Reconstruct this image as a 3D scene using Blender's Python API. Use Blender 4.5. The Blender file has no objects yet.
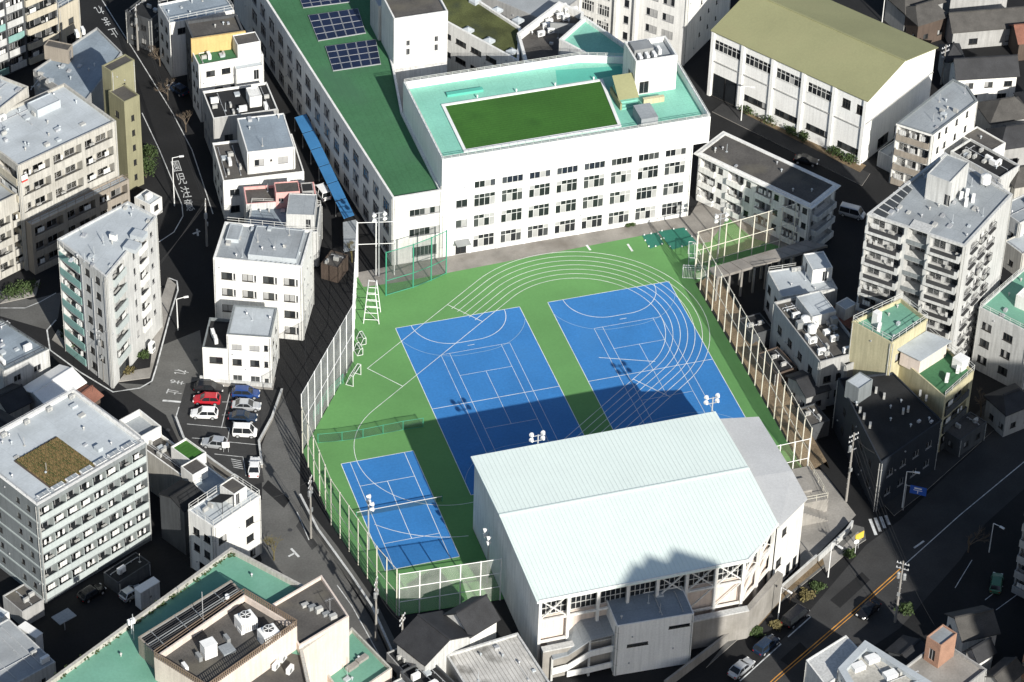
import bpy, bmesh, math, random
from mathutils import Vector, Matrix
R_ = math.radians
scene = bpy.context.scene
COL = scene.collection
# ------------------------------------------------------------------ camera
F_PX, PITCH, ROLL, DIST, YAW = 3295.34, 0.6795736, 0.0346570, 504.634, 0.3253155
fwd = Vector((math.sin(YAW)*math.cos(PITCH), math.cos(YAW)*math.cos(PITCH), -math.sin(PITCH)))
_r = Vector((math.cos(YAW), -math.sin(YAW), 0)); _u = _r.cross(fwd)
cr = math.cos(ROLL)*_r + math.sin(ROLL)*_u
cu = -math.sin(ROLL)*_r + math.cos(ROLL)*_u
CPOS = -DIST*fwd
cam = bpy.data.cameras.new('camera'); camo = bpy.data.objects.new('camera', cam); COL.objects.link(camo)
cam.sensor_fit = 'HORIZONTAL'; cam.sensor_width = 36; cam.lens = F_PX/1024*36
cam.clip_start = 1; cam.clip_end = 4000
camo.matrix_world = Matrix(((cr.x, cu.x, -fwd.x, CPOS.x), (cr.y, cu.y, -fwd.y, CPOS.y), (cr.z, cu.z, -fwd.z, CPOS.z), (0, 0, 0, 1)))
scene.camera = camo
# ------------------------------------------------------------------ sky, sun, exposure
SUN = Vector((-3.2, 24.6, -13.6)).normalized()          # direction the light travels
elev = math.asin(-SUN.z)
world = bpy.data.worlds.new('World'); scene.world = world; world.use_nodes = True
nt = world.node_tree; bg = nt.nodes['Background']
sky = nt.nodes.new('ShaderNodeTexSky'); sky.sky_type = 'NISHITA'; sky.sun_disc = False
sky.sun_elevation = elev; sky.sun_rotation = math.atan2(-SUN.x, -SUN.y)
nt.links.new(sky.outputs[0], bg.inputs[0]); bg.inputs[1].default_value = 0.075
sl = bpy.data.lights.new('sun', 'SUN'); sl.energy = 4.7; sl.angle = R_(0.53); sl.color = (1, .96, .89)
so = bpy.data.objects.new('sun', sl); COL.objects.link(so)
so.rotation_euler = SUN.to_track_quat('-Z', 'Y').to_euler(); so.location = (60, -300, 200)
vs = scene.view_settings; vs.view_transform = 'Standard'; vs.look = 'None'; vs.exposure = 0.5; vs.gamma = 1
try: vs.use_curve_mapping = False
except Exception: pass
scene.render.engine = 'CYCLES'; scene.render.resolution_x = 1024; scene.render.resolution_y = 682
try: scene.cycles.max_bounces = 6; scene.cycles.diffuse_bounces = 3
except Exception: pass

# ------------------------------------------------------------------ helpers
def px(x, y, z=0.0):
    d = (x-512)*cr - (y-341)*cu + F_PX*fwd
    return CPOS + d*((z-CPOS.z)/d.z)
def p2(x, y, z=0.0):
    v = px(x, y, z); return (v.x, v.y)
rnd = random.Random(11)

def mat(name, col, rough=.8, var=.12, scale=.6, streak=0., metal=0., bump=0., spec=.3, fine=.06, stain=0., stain_col=(.03, .03, .028), wave=None, joint=None):
    m = bpy.data.materials.new(name); m.use_nodes = True
    n = m.node_tree.nodes; l = m.node_tree.links; b = n['Principled BSDF']
    b.inputs['Roughness'].default_value = rough; b.inputs['Metallic'].default_value = metal
    b.inputs['Specular IOR Level'].default_value = spec
    tc = n.new('ShaderNodeTexCoord')
    def noise(sc, det=4, vec=None):
        t = n.new('ShaderNodeTexNoise'); t.inputs['Scale'].default_value = sc; t.inputs['Detail'].default_value = det
        l.new(vec if vec else tc.outputs['Object'], t.inputs['Vector']); return t.outputs['Fac']
    def mr(src, a, b2, lo=.3, hi=.7):
        t = n.new('ShaderNodeMapRange'); l.new(src, t.inputs[0])
        t.inputs[1].default_value = lo; t.inputs[2].default_value = hi; t.inputs[3].default_value = a; t.inputs[4].default_value = b2
        return t.outputs[0]
    def mul(a, b2):
        t = n.new('ShaderNodeMath'); t.operation = 'MULTIPLY'; l.new(a, t.inputs[0]); l.new(b2, t.inputs[1]); return t.outputs[0]
    fac = mul(mr(noise(scale), 1-var, 1+var), mr(noise(scale*7+2, 3), 1-fine, 1+fine))
    if streak:
        mp = n.new('ShaderNodeMapping'); mp.inputs['Scale'].default_value = (2.2, 2.2, .12); l.new(tc.outputs['Object'], mp.inputs[0])
        fac = mul(fac, mr(noise(1.3, 3, mp.outputs[0]), 1-streak, 1, .3, .6))
    if wave:
        wv = n.new('ShaderNodeTexWave'); wv.wave_type = 'BANDS'; wv.bands_direction = wave[0]
        wv.inputs['Scale'].default_value = wave[1]; l.new(tc.outputs['Object'], wv.inputs['Vector'])
        fac = mul(fac, mr(wv.outputs['Fac'], 1-wave[2], 1, 0, .5))
    if joint:
        bt = n.new('ShaderNodeTexBrick'); l.new(tc.outputs['Object'], bt.inputs['Vector']); bt.offset = joint[3] if len(joint) > 3 else 0.
        bt.inputs['Color1'].default_value = (1, 1, 1, 1); bt.inputs['Color2'].default_value = (.965, .965, .965, 1); bt.inputs['Mortar'].default_value = (1-joint[2],)*3+(1,)
        bt.inputs['Scale'].default_value = 1; bt.inputs['Mortar Size'].default_value = .035; bt.inputs['Brick Width'].default_value = joint[0]; bt.inputs['Row Height'].default_value = joint[1]
        sp = n.new('ShaderNodeSeparateColor'); l.new(bt.outputs['Color'], sp.inputs[0]); fac = mul(fac, sp.outputs[0])
    mix = n.new('ShaderNodeMix'); mix.data_type = 'RGBA'; mix.blend_type = 'MULTIPLY'; mix.inputs[0].default_value = 1
    mix.inputs[6].default_value = (*col, 1); l.new(fac, mix.inputs[7])
    out = mix.outputs[2]
    if stain:
        s = mr(noise(scale*.55+.05, 5), 0, stain, .52, .68)
        m2 = n.new('ShaderNodeMix'); m2.data_type = 'RGBA'; l.new(s, m2.inputs[0]); l.new(out, m2.inputs[6]); m2.inputs[7].default_value = (*stain_col, 1)
        out = m2.outputs[2]
    l.new(out, b.inputs['Base Color'])
    if bump:
        bp = n.new('ShaderNodeBump'); bp.inputs['Strength'].default_value = bump; bp.inputs['Distance'].default_value = .05
        l.new(noise(scale*12+4, 4), bp.inputs['Height']); l.new(bp.outputs[0], b.inputs['Normal'])
    return m

M = {}
def dm(key, *a, **k): M[key] = mat(key, *a, **k)
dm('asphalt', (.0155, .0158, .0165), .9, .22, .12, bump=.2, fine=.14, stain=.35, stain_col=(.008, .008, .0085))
dm('asphalt_new', (.042, .042, .042), .9, .2, .2, fine=.12, stain=.4, stain_col=(.026, .026, .026))
dm('asphalt_lit', (.115, .114, .108), .9, .18, .2, fine=.12, stain=.4, stain_col=(.075, .073, .068))  # paler copy of the asphalt, with sunlight put into its colour
dm('concrete', (.30, .285, .26), .9, .18, .25, streak=.12, stain=.4, stain_col=(.13, .12, .1))
dm('paving', (.255, .238, .215), .9, .2, .3, stain=.5, stain_col=(.13, .11, .09))
dm('dirt', (.17, .125, .075), .95, .3, .5, fine=.3)
dm('rust_dirt', (.27, .20, .125), .95, .3, .4, fine=.25, stain=.5, stain_col=(.11, .08, .05))
dm('court_green', (.112, .27, .088), .85, .11, .07, fine=.045, stain=.5, stain_col=(.094, .22, .075))
dm('court_blue', (.034, .18, .45), .8, .10, .13, fine=.08, stain=.4, stain_col=(.042, .17, .39))
dm('line_white', (.70, .72, .70), .8, .2, .5, fine=.1, stain=.3, stain_col=(.42, .48, .46))
dm('line_faint', (.30, .42, .52), .8, .1, .5)
dm('road_white', (.55, .56, .55), .85, .3, 1.2, stain=.5, stain_col=(.12, .12, .12))
dm('road_orange', (.55, .26, .05), .85, .3, .8)
dm('white_wall', (.76, .755, .72), .75, .07, .25, streak=.2, stain=.22, stain_col=(.52, .51, .48))
dm('white_wall_b', (.54, .545, .53), .75, .08, .25, streak=.26, stain=.3, stain_col=(.33, .335, .325))
dm('cream_wall', (.47, .455, .41), .8, .09, .25, streak=.28, stain=.35, stain_col=(.26, .245, .205))
dm('beige_wall', (.48, .44, .35), .8, .08, .3, streak=.18)
dm('olive_wall', (.25, .24, .15), .8, .08, .3, streak=.15)
dm('pink_wall', (.66, .57, .50), .8, .06, .3, streak=.14)
dm('salmon', (.72, .38, .35), .8, .07, .3, streak=.1)
dm('yellow_wall', (.56, .40, .17), .8, .08, .3, streak=.12)
dm('yellow_cream', (.50, .46, .30), .8, .08, .3, streak=.2)
dm('grey_wall', (.36, .36, .35), .8, .1, .3, streak=.2)
dm('slate_wall', (.20, .22, .225), .8, .1, .3, streak=.2)
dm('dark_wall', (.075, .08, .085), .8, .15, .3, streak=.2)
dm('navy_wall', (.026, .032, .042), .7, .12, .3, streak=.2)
dm('brown_wall', (.10, .075, .06), .8, .15, .3, streak=.2)
dm('taupe_wall', (.30, .265, .22), .8, .1, .3, streak=.2)
dm('brick_wall', (.34, .20, .14), .85, .15, .6, fine=.15)
dm('white_bright', (.86, .86, .83), .7, .04, .25, streak=.12, stain=.15, stain_col=(.62, .62, .6))
dm('roof_stained', (.52, .51, .48), .85, .15, .5, fine=.12, stain=.85, stain_col=(.12, .115, .10), wave=('X', 3., .12))
dm('mint', (.43, .475, .465), .7, .05, .3, streak=.1)
dm('teal', (.22, .38, .35), .6, .08, .4, streak=.1)
dm('roof_pale', (.43, .465, .485), .85, .12, .2, fine=.06, stain=.55, stain_col=(.30, .325, .335), joint=(4.2, 3.1, .14))
dm('roof_grey', (.30, .325, .34), .85, .14, .22, fine=.08, stain=.6, stain_col=(.19, .20, .205), joint=(3.2, 2.4, .16))
dm('roof_bluegrey', (.24, .285, .325), .85, .15, .22, fine=.08, stain=.6, stain_col=(.15, .18, .205), joint=(3.6, 2.6, .14))
dm('roof_dark', (.085, .08, .074), .9, .25, .25, fine=.15, stain=.5, stain_col=(.16, .145, .11))
dm('roof_black', (.02, .021, .022), .9, .25, .3, fine=.15)
dm('roof_green', (.052, .155, .072), .85, .16, .1, fine=.1, stain=.6, stain_col=(.05, .12, .07), joint=(1.1, 9., .18))
dm('roof_jade', (.15, .33, .245), .8, .12, .15, fine=.06, stain=.4, stain_col=(.10, .27, .18))
dm('deck_turq', (.23, .53, .42), .75, .10, .15, fine=.08, stain=.5, stain_col=(.17, .44, .34), joint=(2., 2., .12))
dm('deck_deep', (.10, .42, .33), .75, .08, .2, fine=.05)
dm('pool_cover', (.043, .135, .02), .8, .14, .1, fine=.12, stain=.75, stain_col=(.022, .075, .012), wave=('Y', .55, .15))
dm('moss_roof', (.075, .085, .03), .95, .35, .3, fine=.25, stain=.6, stain_col=(.03, .04, .03))
dm('olive_roof', (.27, .27, .145), .8, .08, .12, fine=.05, stain=.3, stain_col=(.25, .235, .13), wave=('X', 3.2, .08))
dm('gym_roof', (.74, .825, .775), .5, .04, .12, fine=.025, stain=.3, stain_col=(.65, .73, .69))
dm('gym_seam', (.68, .765, .72), .5, .03, .2)
dm('gym_roof_b', (.54, .545, .54), .6, .06, .2, wave=('Y', 5., .22))
dm('metal_roof', (.34, .36, .37), .6, .12, .3, stain=.4, stain_col=(.2, .21, .22), wave=('X', 4., .2))
dm('tile_dark', (.036, .037, .04), .7, .2, .6, fine=.15, wave=('X', 5., .35))
dm('tile_brown', (.08, .076, .07), .8, .2, .6, fine=.15, wave=('X', 5., .3))
dm('rust_roof', (.22, .10, .07), .85, .2, .5, fine=.15)
dm('blue_sheet', (.05, .19, .40), .55, .08, .3)
dm('white_metal', (.78, .78, .76), .5, .06, .5)
dm('steel', (.45, .46, .47), .45, .12, .5, metal=.3)
dm('pale_paint', (.70, .67, .56), .6, .1, .5)
dm('grey_metal', (.30, .31, .31), .5, .12, .5, metal=.2)
dm('dark_metal', (.05, .05, .052), .5, .15, .5)
dm('brown_metal', (.20, .15, .11), .6, .12, .5)
dm('green_paint', (.05, .28, .17), .6, .1, .5)
dm('turq_net', (.025, .15, .105), .8, .12, .3)
dm('glass', (.018, .021, .024), .08, .2, .3, spec=.5)
dm('glass_b', (.06, .065, .066), .15, .2, .3, spec=.5)
dm('curtain', (.36, .36, .35), .5, .15, .6)
dm('frame_white', (.66, .66, .64), .5, .05, .5)
dm('frame_grey', (.33, .33, .33), .5, .08, .5)
dm('frame_dark', (.045, .043, .04), .5, .08, .5)
dm('rail', (.60, .60, .57), .5, .1, .5)
dm('solar', (.012, .018, .045), .12, .15, .4, spec=.6)
dm('leaf', (.042, .068, .02), .7, .3, .8, fine=.3)
dm('leaf_dry', (.13, .11, .045), .8, .3, .8, fine=.3)
dm('bark', (.14, .11, .08), .9, .2, 2.)
dm('sedum', (.19, .135, .06), .95, .35, .35, fine=.35, stain=.7, stain_col=(.10, .085, .02))
dm('sedum_b', (.25, .18, .08), .95, .35, .5, fine=.35, stain=.6, stain_col=(.12, .10, .02))
dm('tyre', (.02, .02, .02), .8, .1, 2.)
dm('car_white', (.80, .80, .79), .25, .02, 1., spec=.5)
dm('car_black', (.012, .012, .014), .2, .02, 1., spec=.5)
dm('car_red', (.42, .02, .03), .25, .03, 1., spec=.5)
dm('car_blue', (.02, .055, .19), .25, .03, 1., spec=.5)
dm('car_navy', (.015, .03, .06), .25, .03, 1., spec=.5)
dm('car_silver', (.50, .52, .54), .3, .03, 1., metal=.4, spec=.5)
dm('car_green', (.06, .17, .10), .3, .03, 1., spec=.5)
dm('lamp_glass', (.75, .75, .72), .2, .05, 1.)
dm('red_lens', (.35, .02, .02), .25, .05, 1.)
dm('ac_body', (.42, .42, .40), .6, .1, .6)
dm('cloth_white', (.62, .62, .6), .9, .1, 1.)
dm('cloth_pink', (.75, .30, .33), .9, .1, 1.)
dm('sign_blue', (.03, .10, .42), .5, .05, 1.)
dm('sign_yellow', (.72, .50, .07), .5, .05, 1.)
dm('sign_red', (.55, .06, .05), .5, .05, 1.)
dm('cable', (.03, .03, .03), .7, .1, 1.)

# net material: mesh drawn by a fine procedural weave with real see-through gaps
def netmat(name, col, alpha, cell=.25):
    m = bpy.data.materials.new(name); m.use_nodes = True
    n = m.node_tree.nodes; l = m.node_tree.links; b = n['Principled BSDF']
    b.inputs['Base Color'].default_value = (*col, 1); b.inputs['Roughness'].default_value = .8
    tr = n.new('ShaderNodeBsdfTransparent'); mx = n.new('ShaderNodeMixShader')
    tc = n.new('ShaderNodeTexCoord'); ns = n.new('ShaderNodeTexNoise'); ns.inputs['Scale'].default_value = .5
    l.new(tc.outputs['Object'], ns.inputs['Vector'])
    mr = n.new('ShaderNodeMapRange'); mr.inputs[1].default_value = .3; mr.inputs[2].default_value = .7
    mr.inputs[3].default_value = alpha*.75; mr.inputs[4].default_value = alpha*1.25; l.new(ns.outputs['Fac'], mr.inputs[0])
    l.new(mr.outputs[0], mx.inputs[0]); l.new(tr.outputs[0], mx.inputs[1]); l.new(b.outputs[0], mx.inputs[2])
    l.new(mx.outputs[0], n['Material Output'].inputs[0]); M[name] = m
netmat('net_white', (.72, .74, .72), .26)
netmat('net_green', (.12, .30, .2), .24)
netmat('net_pale', (.60, .64, .58), .22)
netmat('net_dark', (.03, .06, .045), .35)
netmat('net_brown', (.45, .38, .26), .10)

class MB:
    def __init__(s): s.v = []; s.f = []; s.m = []
    def add(s, vs, fs, mi=0):
        b = len(s.v); s.v += [tuple(v) for v in vs]
        for f in fs: s.f.append([b+i for i in f]); s.m.append(mi)
    def quad(s, a, b, c, d, mi=0): s.add([a, b, c, d], [(0, 1, 2, 3)], mi)
    def box(s, x0, y0, z0, x1, y1, z1, mi=0, bottom=True):
        vs = [(x0, y0, z0), (x1, y0, z0), (x1, y1, z0), (x0, y1, z0), (x0, y0, z1), (x1, y0, z1), (x1, y1, z1), (x0, y1, z1)]
        fs = [(4, 5, 6, 7), (0, 1, 5, 4), (1, 2, 6, 5), (2, 3, 7, 6), (3, 0, 4, 7)]
        if bottom: fs.append((3, 2, 1, 0))
        s.add(vs, fs, mi)
    def prism(s, poly, z0, z1, mi=0, mtop=None, bottom=False):
        n = len(poly)
        s.add([(p[0], p[1], z0) for p in poly]+[(p[0], p[1], z1) for p in poly], [(i, (i+1) % n, n+(i+1) % n, n+i) for i in range(n)], mi)
        s.add([(p[0], p[1], z1) for p in poly], [tuple(range(n))], mi if mtop is None else mtop)
        if bottom: s.add([(p[0], p[1], z0) for p in poly], [tuple(reversed(range(n)))], mi)
    def sheet(s, poly, z, mi=0): s.add([(p[0], p[1], z) for p in poly], [tuple(range(len(poly)))], mi)
    def bar(s, a, b, w, h=None, mi=0):
        a = Vector(a); b = Vector(b); h = h or w; d = (b-a)
        if d.length < 1e-6: return
        d.normalize(); up = Vector((0, 0, 1)) if abs(d.z) < .95 else Vector((1, 0, 0))
        x = d.cross(up).normalized()*w/2; y = x.cross(d).normalized()*h/2
        vs = [a-x-y, a+x-y, a+x+y, a-x+y, b-x-y, b+x-y, b+x+y, b-x+y]
        s.add(vs, [(0, 1, 5, 4), (1, 2, 6, 5), (2, 3, 7, 6), (3, 0, 4, 7), (3, 2, 1, 0), (4, 5, 6, 7)], mi)
    def tube(s, a, b, r0, r1=None, n=8, mi=0):
        a = Vector(a); b = Vector(b); r1 = r0 if r1 is None else r1; d = (b-a).normalized()
        up = Vector((0, 0, 1)) if abs(d.z) < .95 else Vector((1, 0, 0))
        x = d.cross(up).normalized(); y = x.cross(d)
        ring = lambda c, r: [c + r*(math.cos(2*math.pi*i/n)*x + math.sin(2*math.pi*i/n)*y) for i in range(n)]
        s.add(ring(a, r0)+ring(b, r1), [(i, (i+1) % n, n+(i+1) % n, n+i) for i in range(n)]+[tuple(reversed(range(n))), tuple(range(n, 2*n))], mi)
    def strip(s, pts, w, z, mi=0, closed=False):
        P = [Vector((p[0], p[1])) for p in pts]; n = len(P); L = []; Rr = []
        for i in range(n):
            if closed: a, b = P[i-1], P[(i+1) % n]
            else: a, b = P[max(0, i-1)], P[min(n-1, i+1)]
            t = (b-a).normalized(); nn = Vector((-t.y, t.x))*w/2
            L.append(P[i]+nn); Rr.append(P[i]-nn)
        rng = range(n if closed else n-1)
        for i in rng:
            j = (i+1) % n; s.quad((*Rr[i], z), (*Rr[j], z), (*L[j], z), (*L[i], z), mi)
    def mesh(s, name, mats, smooth=False):
        me = bpy.data.meshes.new(name); me.from_pydata(s.v, [], s.f)
        for m in mats: me.materials.append(M[m] if isinstance(m, str) else m)
        for p, i in zip(me.polygons, s.m): p.material_index = i
        if smooth:
            for p in me.polygons: p.use_smooth = True
        return me
    def build(s, name, mats, parent=None, smooth=False, kind=None):
        if isinstance(mats, str): mats = [mats]
        return obj(name, s.mesh(name, mats, smooth), parent, kind)

def obj(name, me, parent=None, kind=None, loc=None, rz=None):
    o = bpy.data.objects.new(name, me); COL.objects.link(o)
    if parent: o.parent = parent
    if kind: o['kind'] = kind
    if loc is not None: o.location = loc
    if rz is not None: o.rotation_euler = (0, 0, rz)
    return o
def tag(o, label, cat, group=None):
    o['label'] = label; o['category'] = cat
    if group: o['group'] = group
    return o
def thing(name, label, cat, loc=(0, 0, 0), rz=0, group=None):
    return tag(obj(name, None, loc=loc, rz=rz), label, cat, group)

# ------------------------------------------------------------------ windows
WCACHE = {}
def win_meshes(w, h, nv, nh, fm, cur, var):
    key = (round(w, 2), round(h, 2), nv, nh, fm, cur, var)
    if key in WCACHE: return WCACHE[key]
    f = MB(); t = .07; d0, d1 = .02, .10           # local: x along wall, -y outwards, origin bottom centre
    x0, x1 = -w/2, w/2
    f.box(x0, d0, 0, x1, d1, t); f.box(x0, d0, h-t, x1, d1, h); f.box(x0, d0, t, x0+t, d1, h-t); f.box(x1-t, d0, t, x1, d1, h-t)
    for i in range(1, nv): f.box(x0+w*i/nv-.035, d0+.01, t, x0+w*i/nv+.035, d1-.01, h-t)
    zs = [0, h]
    if nh == 2: zs = [0, h*.66, h]; f.box(x0+t, d0+.012, h*.66-.035, x1-t, d1-.012, h*.66+.035)
    f.box(x0-.06, -.08, -.06, x1+.06, .03, 0)
    p = MB(); r = random.Random(hash((w, h, nv, var)) % 9973)
    for i in range(nv):
        for j in range(len(zs)-1):
            k = 1 if r.random() < cur else (2 if r.random() < .3 else 0)
            p.quad((x0+w*i/nv, .08, zs[j]), (x0+w*(i+1)/nv, .08, zs[j]), (x0+w*(i+1)/nv, .08, zs[j+1]), (x0+w*i/nv, .08, zs[j+1]), k)
    WCACHE[key] = (f.mesh('window', [fm]), p.mesh('pane', ['glass', 'curtain', 'glass_b'])); return WCACHE[key]
def add_window(parent, o, udir, u, z, w, h, nv=2, nh=1, fm='frame_dark', cur=.25, depth=.12, name='window', flat=False):
    fmesh, pmesh = win_meshes(w, h, nv, nh, fm, cur, rnd.randrange(4))
    ang = math.atan2(udir[1], udir[0])
    inn = (-udir[1], udir[0])                       # inward normal (left of u for CCW walk)
    x = o[0]+udir[0]*u+inn[0]*(depth-.1); y = o[1]+udir[1]*u+inn[1]*(depth-.1)
    a = obj(name, fmesh, parent, loc=(x, y, z), rz=ang)
    obj('pane', pmesh, a)
    return a
AC = None
def condenser_mesh(big=False):
    k = 'acb' if big else 'ac'
    if k in WCACHE: return WCACHE[k]
    m = MB(); s = 1.5 if big else 1.
    m.box(-.42*s, -.17*s, .06, .42*s, .17*s, .06+.62*s); m.box(-.38*s, -.15*s, 0, -.28*s, .15*s, .06, 1); m.box(.28*s, -.15*s, 0, .38*s, .15*s, .06, 1)
    n = 10; c = (-.1*s, -.175*s, .06+.31*s)
    m.add([(c[0]+.24*s*math.cos(2*math.pi*i/n), c[1], c[2]+.24*s*math.sin(2*math.pi*i/n)) for i in range(n)], [tuple(range(n))], 1)
    WCACHE[k] = m.mesh('condenser_unit', ['white_metal' if big else 'ac_body', 'grey_metal']); return WCACHE[k]
def condenser(parent, x, y, z, rz=0, big=False):
    return obj('condenser_unit', condenser_mesh(big), parent, loc=(x, y, z), rz=rz)

# ------------------------------------------------------------------ generic building
def inset(poly, d):
    n = len(poly); out = []
    for i in range(n):
        a, b, c = Vector(poly[i-1]), Vector(poly[i]), Vector(poly[(i+1) % n])
        e1 = (b-a).normalized(); e2 = (c-b).normalized()
        n1 = Vector((-e1.y, e1.x)); n2 = Vector((-e2.y, e2.x))
        k = n1+n2; k = k/max(.2, k.dot(n1))
        out.append(tuple(b+k*d))
    return out
def win(us, zs, w, h, **k): return [('w', u, z, w, h, k) for u in us for z in zs]
def spread(u0, u1, n): return [u0+(u1-u0)*(i+.5)/n for i in range(n)]
def floors(z0, dz, n): return [z0+dz*i for i in range(n)]
def balc(u0, u1, zs, h=2.35, **k): return [('b', u0, u1, z, h, k) for z in zs]

def face(root, mb, o, ud, W, z0, z1, els, wm=0, acs=True):
    """one facade with real openings; els hold windows and balconies"""
    inn = (-ud[1], ud[0]); ops = []
    P3 = lambda u, z, d=0.: (o[0]+ud[0]*u+inn[0]*d, o[1]+ud[1]*u+inn[1]*d, z)
    for e in els:
        if e[0] == 'w':
            _, u, z, w, h, k = e
            if u-w/2 < .05 or u+w/2 > W-.05 or z+h > z1-.02: continue
            ops.append((u-w/2, u+w/2, z, z+h, k.get('depth', .14)))
            kk = {a: b for a, b in k.items() if a in ('nv', 'nh', 'fm', 'cur', 'depth', 'name')}
            add_window(root, o, ud, u, z, w, h, **kk)
        else:
            _, u0, u1, z, h, k = e
            u1 = min(u1, W-.05)
            dep = k.get('depth', 1.2); ops.append((u0, u1, z, min(z+h, z1-.05), dep))
            h = min(h, z1-.05-z)
            pr = k.get('proj', .9); ph = k.get('ph', 1.05); pm = k.get('pm', 'white_wall'); st = k.get('style', 'solid')
            b = MB()
            lo, hi = u0-k.get('ext', 0), u1+k.get('ext', 0)
            def bx(ua, ub, da, db, za, zb, mi=0):
                q = [P3(ua, za, da), P3(ub, za, da), P3(ub, za, db), P3(ua, za, db)]
                b.add(q+[(p[0], p[1], zb) for p in q], [(4, 5, 6, 7), (0, 1, 5, 4), (1, 2, 6, 5), (2, 3, 7, 6), (3, 0, 4, 7), (3, 2, 1, 0)], mi)
            bx(lo, hi, -pr, .003, z-.2, z+.003)
            if st == 'low':
                bx(lo, hi, -pr, -pr+.12, z+.003, z+.32); bx(lo, lo+.5, -pr, -pr+.12, z+.32, z+ph, 0); bx(hi-.5, hi, -pr, -pr+.12, z+.32, z+ph, 0)
                bx(lo+.5, hi-.5, -pr+.03, -pr+.08, z+.32, z+ph, 1)
                for uu in (lo, hi-.12): bx(uu, uu+.12, -pr+.12, -.003, z+.003, z+ph)
            elif st == 'solid':
                bx(lo, hi, -pr, -pr+.12, z+.003, z+ph)
                if pr > .2: bx(lo, lo+.12, -pr+.12, -.003, z+.003, z+ph); bx(hi-.12, hi, -pr+.12, -.003, z+.003, z+ph)
            else:
                bx(lo, hi, -pr+.02, -pr+.08, z+ph-.06, z+ph, 1)
                nb = max(2, int((hi-lo)/.35))
                for i in range(nb+1):
                    uu = lo+.03+(hi-lo-.06)*i/nb; bx(uu-.02, uu+.02, -pr+.03, -pr+.07, z+.003, z+ph-.06, 1)
                if st == 'glass': bx(lo+.04, hi-.04, -pr+.045, -pr+.055, z+.1, z+ph-.1, 2)
                for uu in (lo, hi-.05):
                    bx(uu, uu+.05, -pr+.08, -.003, z+ph-.06, z+ph, 1)
            for i in range(1, k.get('div', 0)):
                uu = u0+(u1-u0)*i/k['div']; bx(uu-.04, uu+.04, -pr+.13, dep-.01, z+.004, z+h-.2, 0)
            b.build('balcony', [pm, k.get('rm', 'rail'), k.get('gm', 'teal')], root)
            nw = k.get('nw', max(1, int((u1-u0)/2.6)))
            for uc in spread(u0, u1, nw):
                ww = min(1.9, (u1-u0)/nw*.78)
                add_window(root, o, ud, uc, z+.06, ww, min(2.0, h-.2), 2, 1, k.get('fm', 'frame_grey'), k.get('cur', .35), dep+.02-.0)
                if acs and rnd.random() < k.get('ac', .6):
                    q = P3(uc+ww*.5*rnd.choice((-1, 1))*.7, z+.02, dep-.45-rnd.random()*.3); condenser(root, *q, math.atan2(ud[1], ud[0]))
                if rnd.random() < k.get('laundry', .3):
                    for s_ in range(3):
                        if rnd.random() < .75:
                            qa = P3(uc-.6+s_*.42, z+1.0+rnd.random()*.4, -pr+.35); qb = P3(uc-.6+s_*.42+.34, z+1.0, -pr+.35)
                            lm = MB(); lm.box(min(qa[0], qb[0]), min(qa[1], qb[1]), z+.9, max(qa[0], qb[0])+.03, max(qa[1], qb[1])+.03, z+1.75); lm.build('hung_laundry', ['cloth_white'], root)
    us = sorted({0., W, *[v for q in ops for v in q[:2]]}); zs = sorted({z0, z1, *[v for q in ops for v in q[2:4]]})
    for i in range(len(us)-1):
        # merge vertical runs of solid cells
        run = None
        for j in range(len(zs)-1):
            cu_, cz_ = (us[i]+us[i+1])/2, (zs[j]+zs[j+1])/2
            solid = not any(q[0] < cu_ < q[1] and q[2] < cz_ < q[3] for q in ops)
            if solid and run is None: run = zs[j]
            if (not solid or j == len(zs)-2) and run is not None:
                top = zs[j+1] if solid else zs[j]
                mb.quad(P3(us[i], run), P3(us[i+1], run), P3(us[i+1], top), P3(us[i], top), wm); run = None
    for a, b2, c, d, dep in ops:
        mb.quad(P3(a, c), P3(a, d), P3(a, d, dep), P3(a, c, dep), wm); mb.quad(P3(b2, d), P3(b2, c), P3(b2, c, dep), P3(b2, d, dep), wm)
        mb.quad(P3(a, c), P3(b2, c), P3(b2, c, dep), P3(a, c, dep), wm); mb.quad(P3(b2, d), P3(a, d), P3(a, d, dep), P3(b2, d, dep), wm)
        mb.quad(P3(a, c, dep), P3(b2, c, dep), P3(b2, d, dep), P3(a, d, dep), wm)

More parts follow.
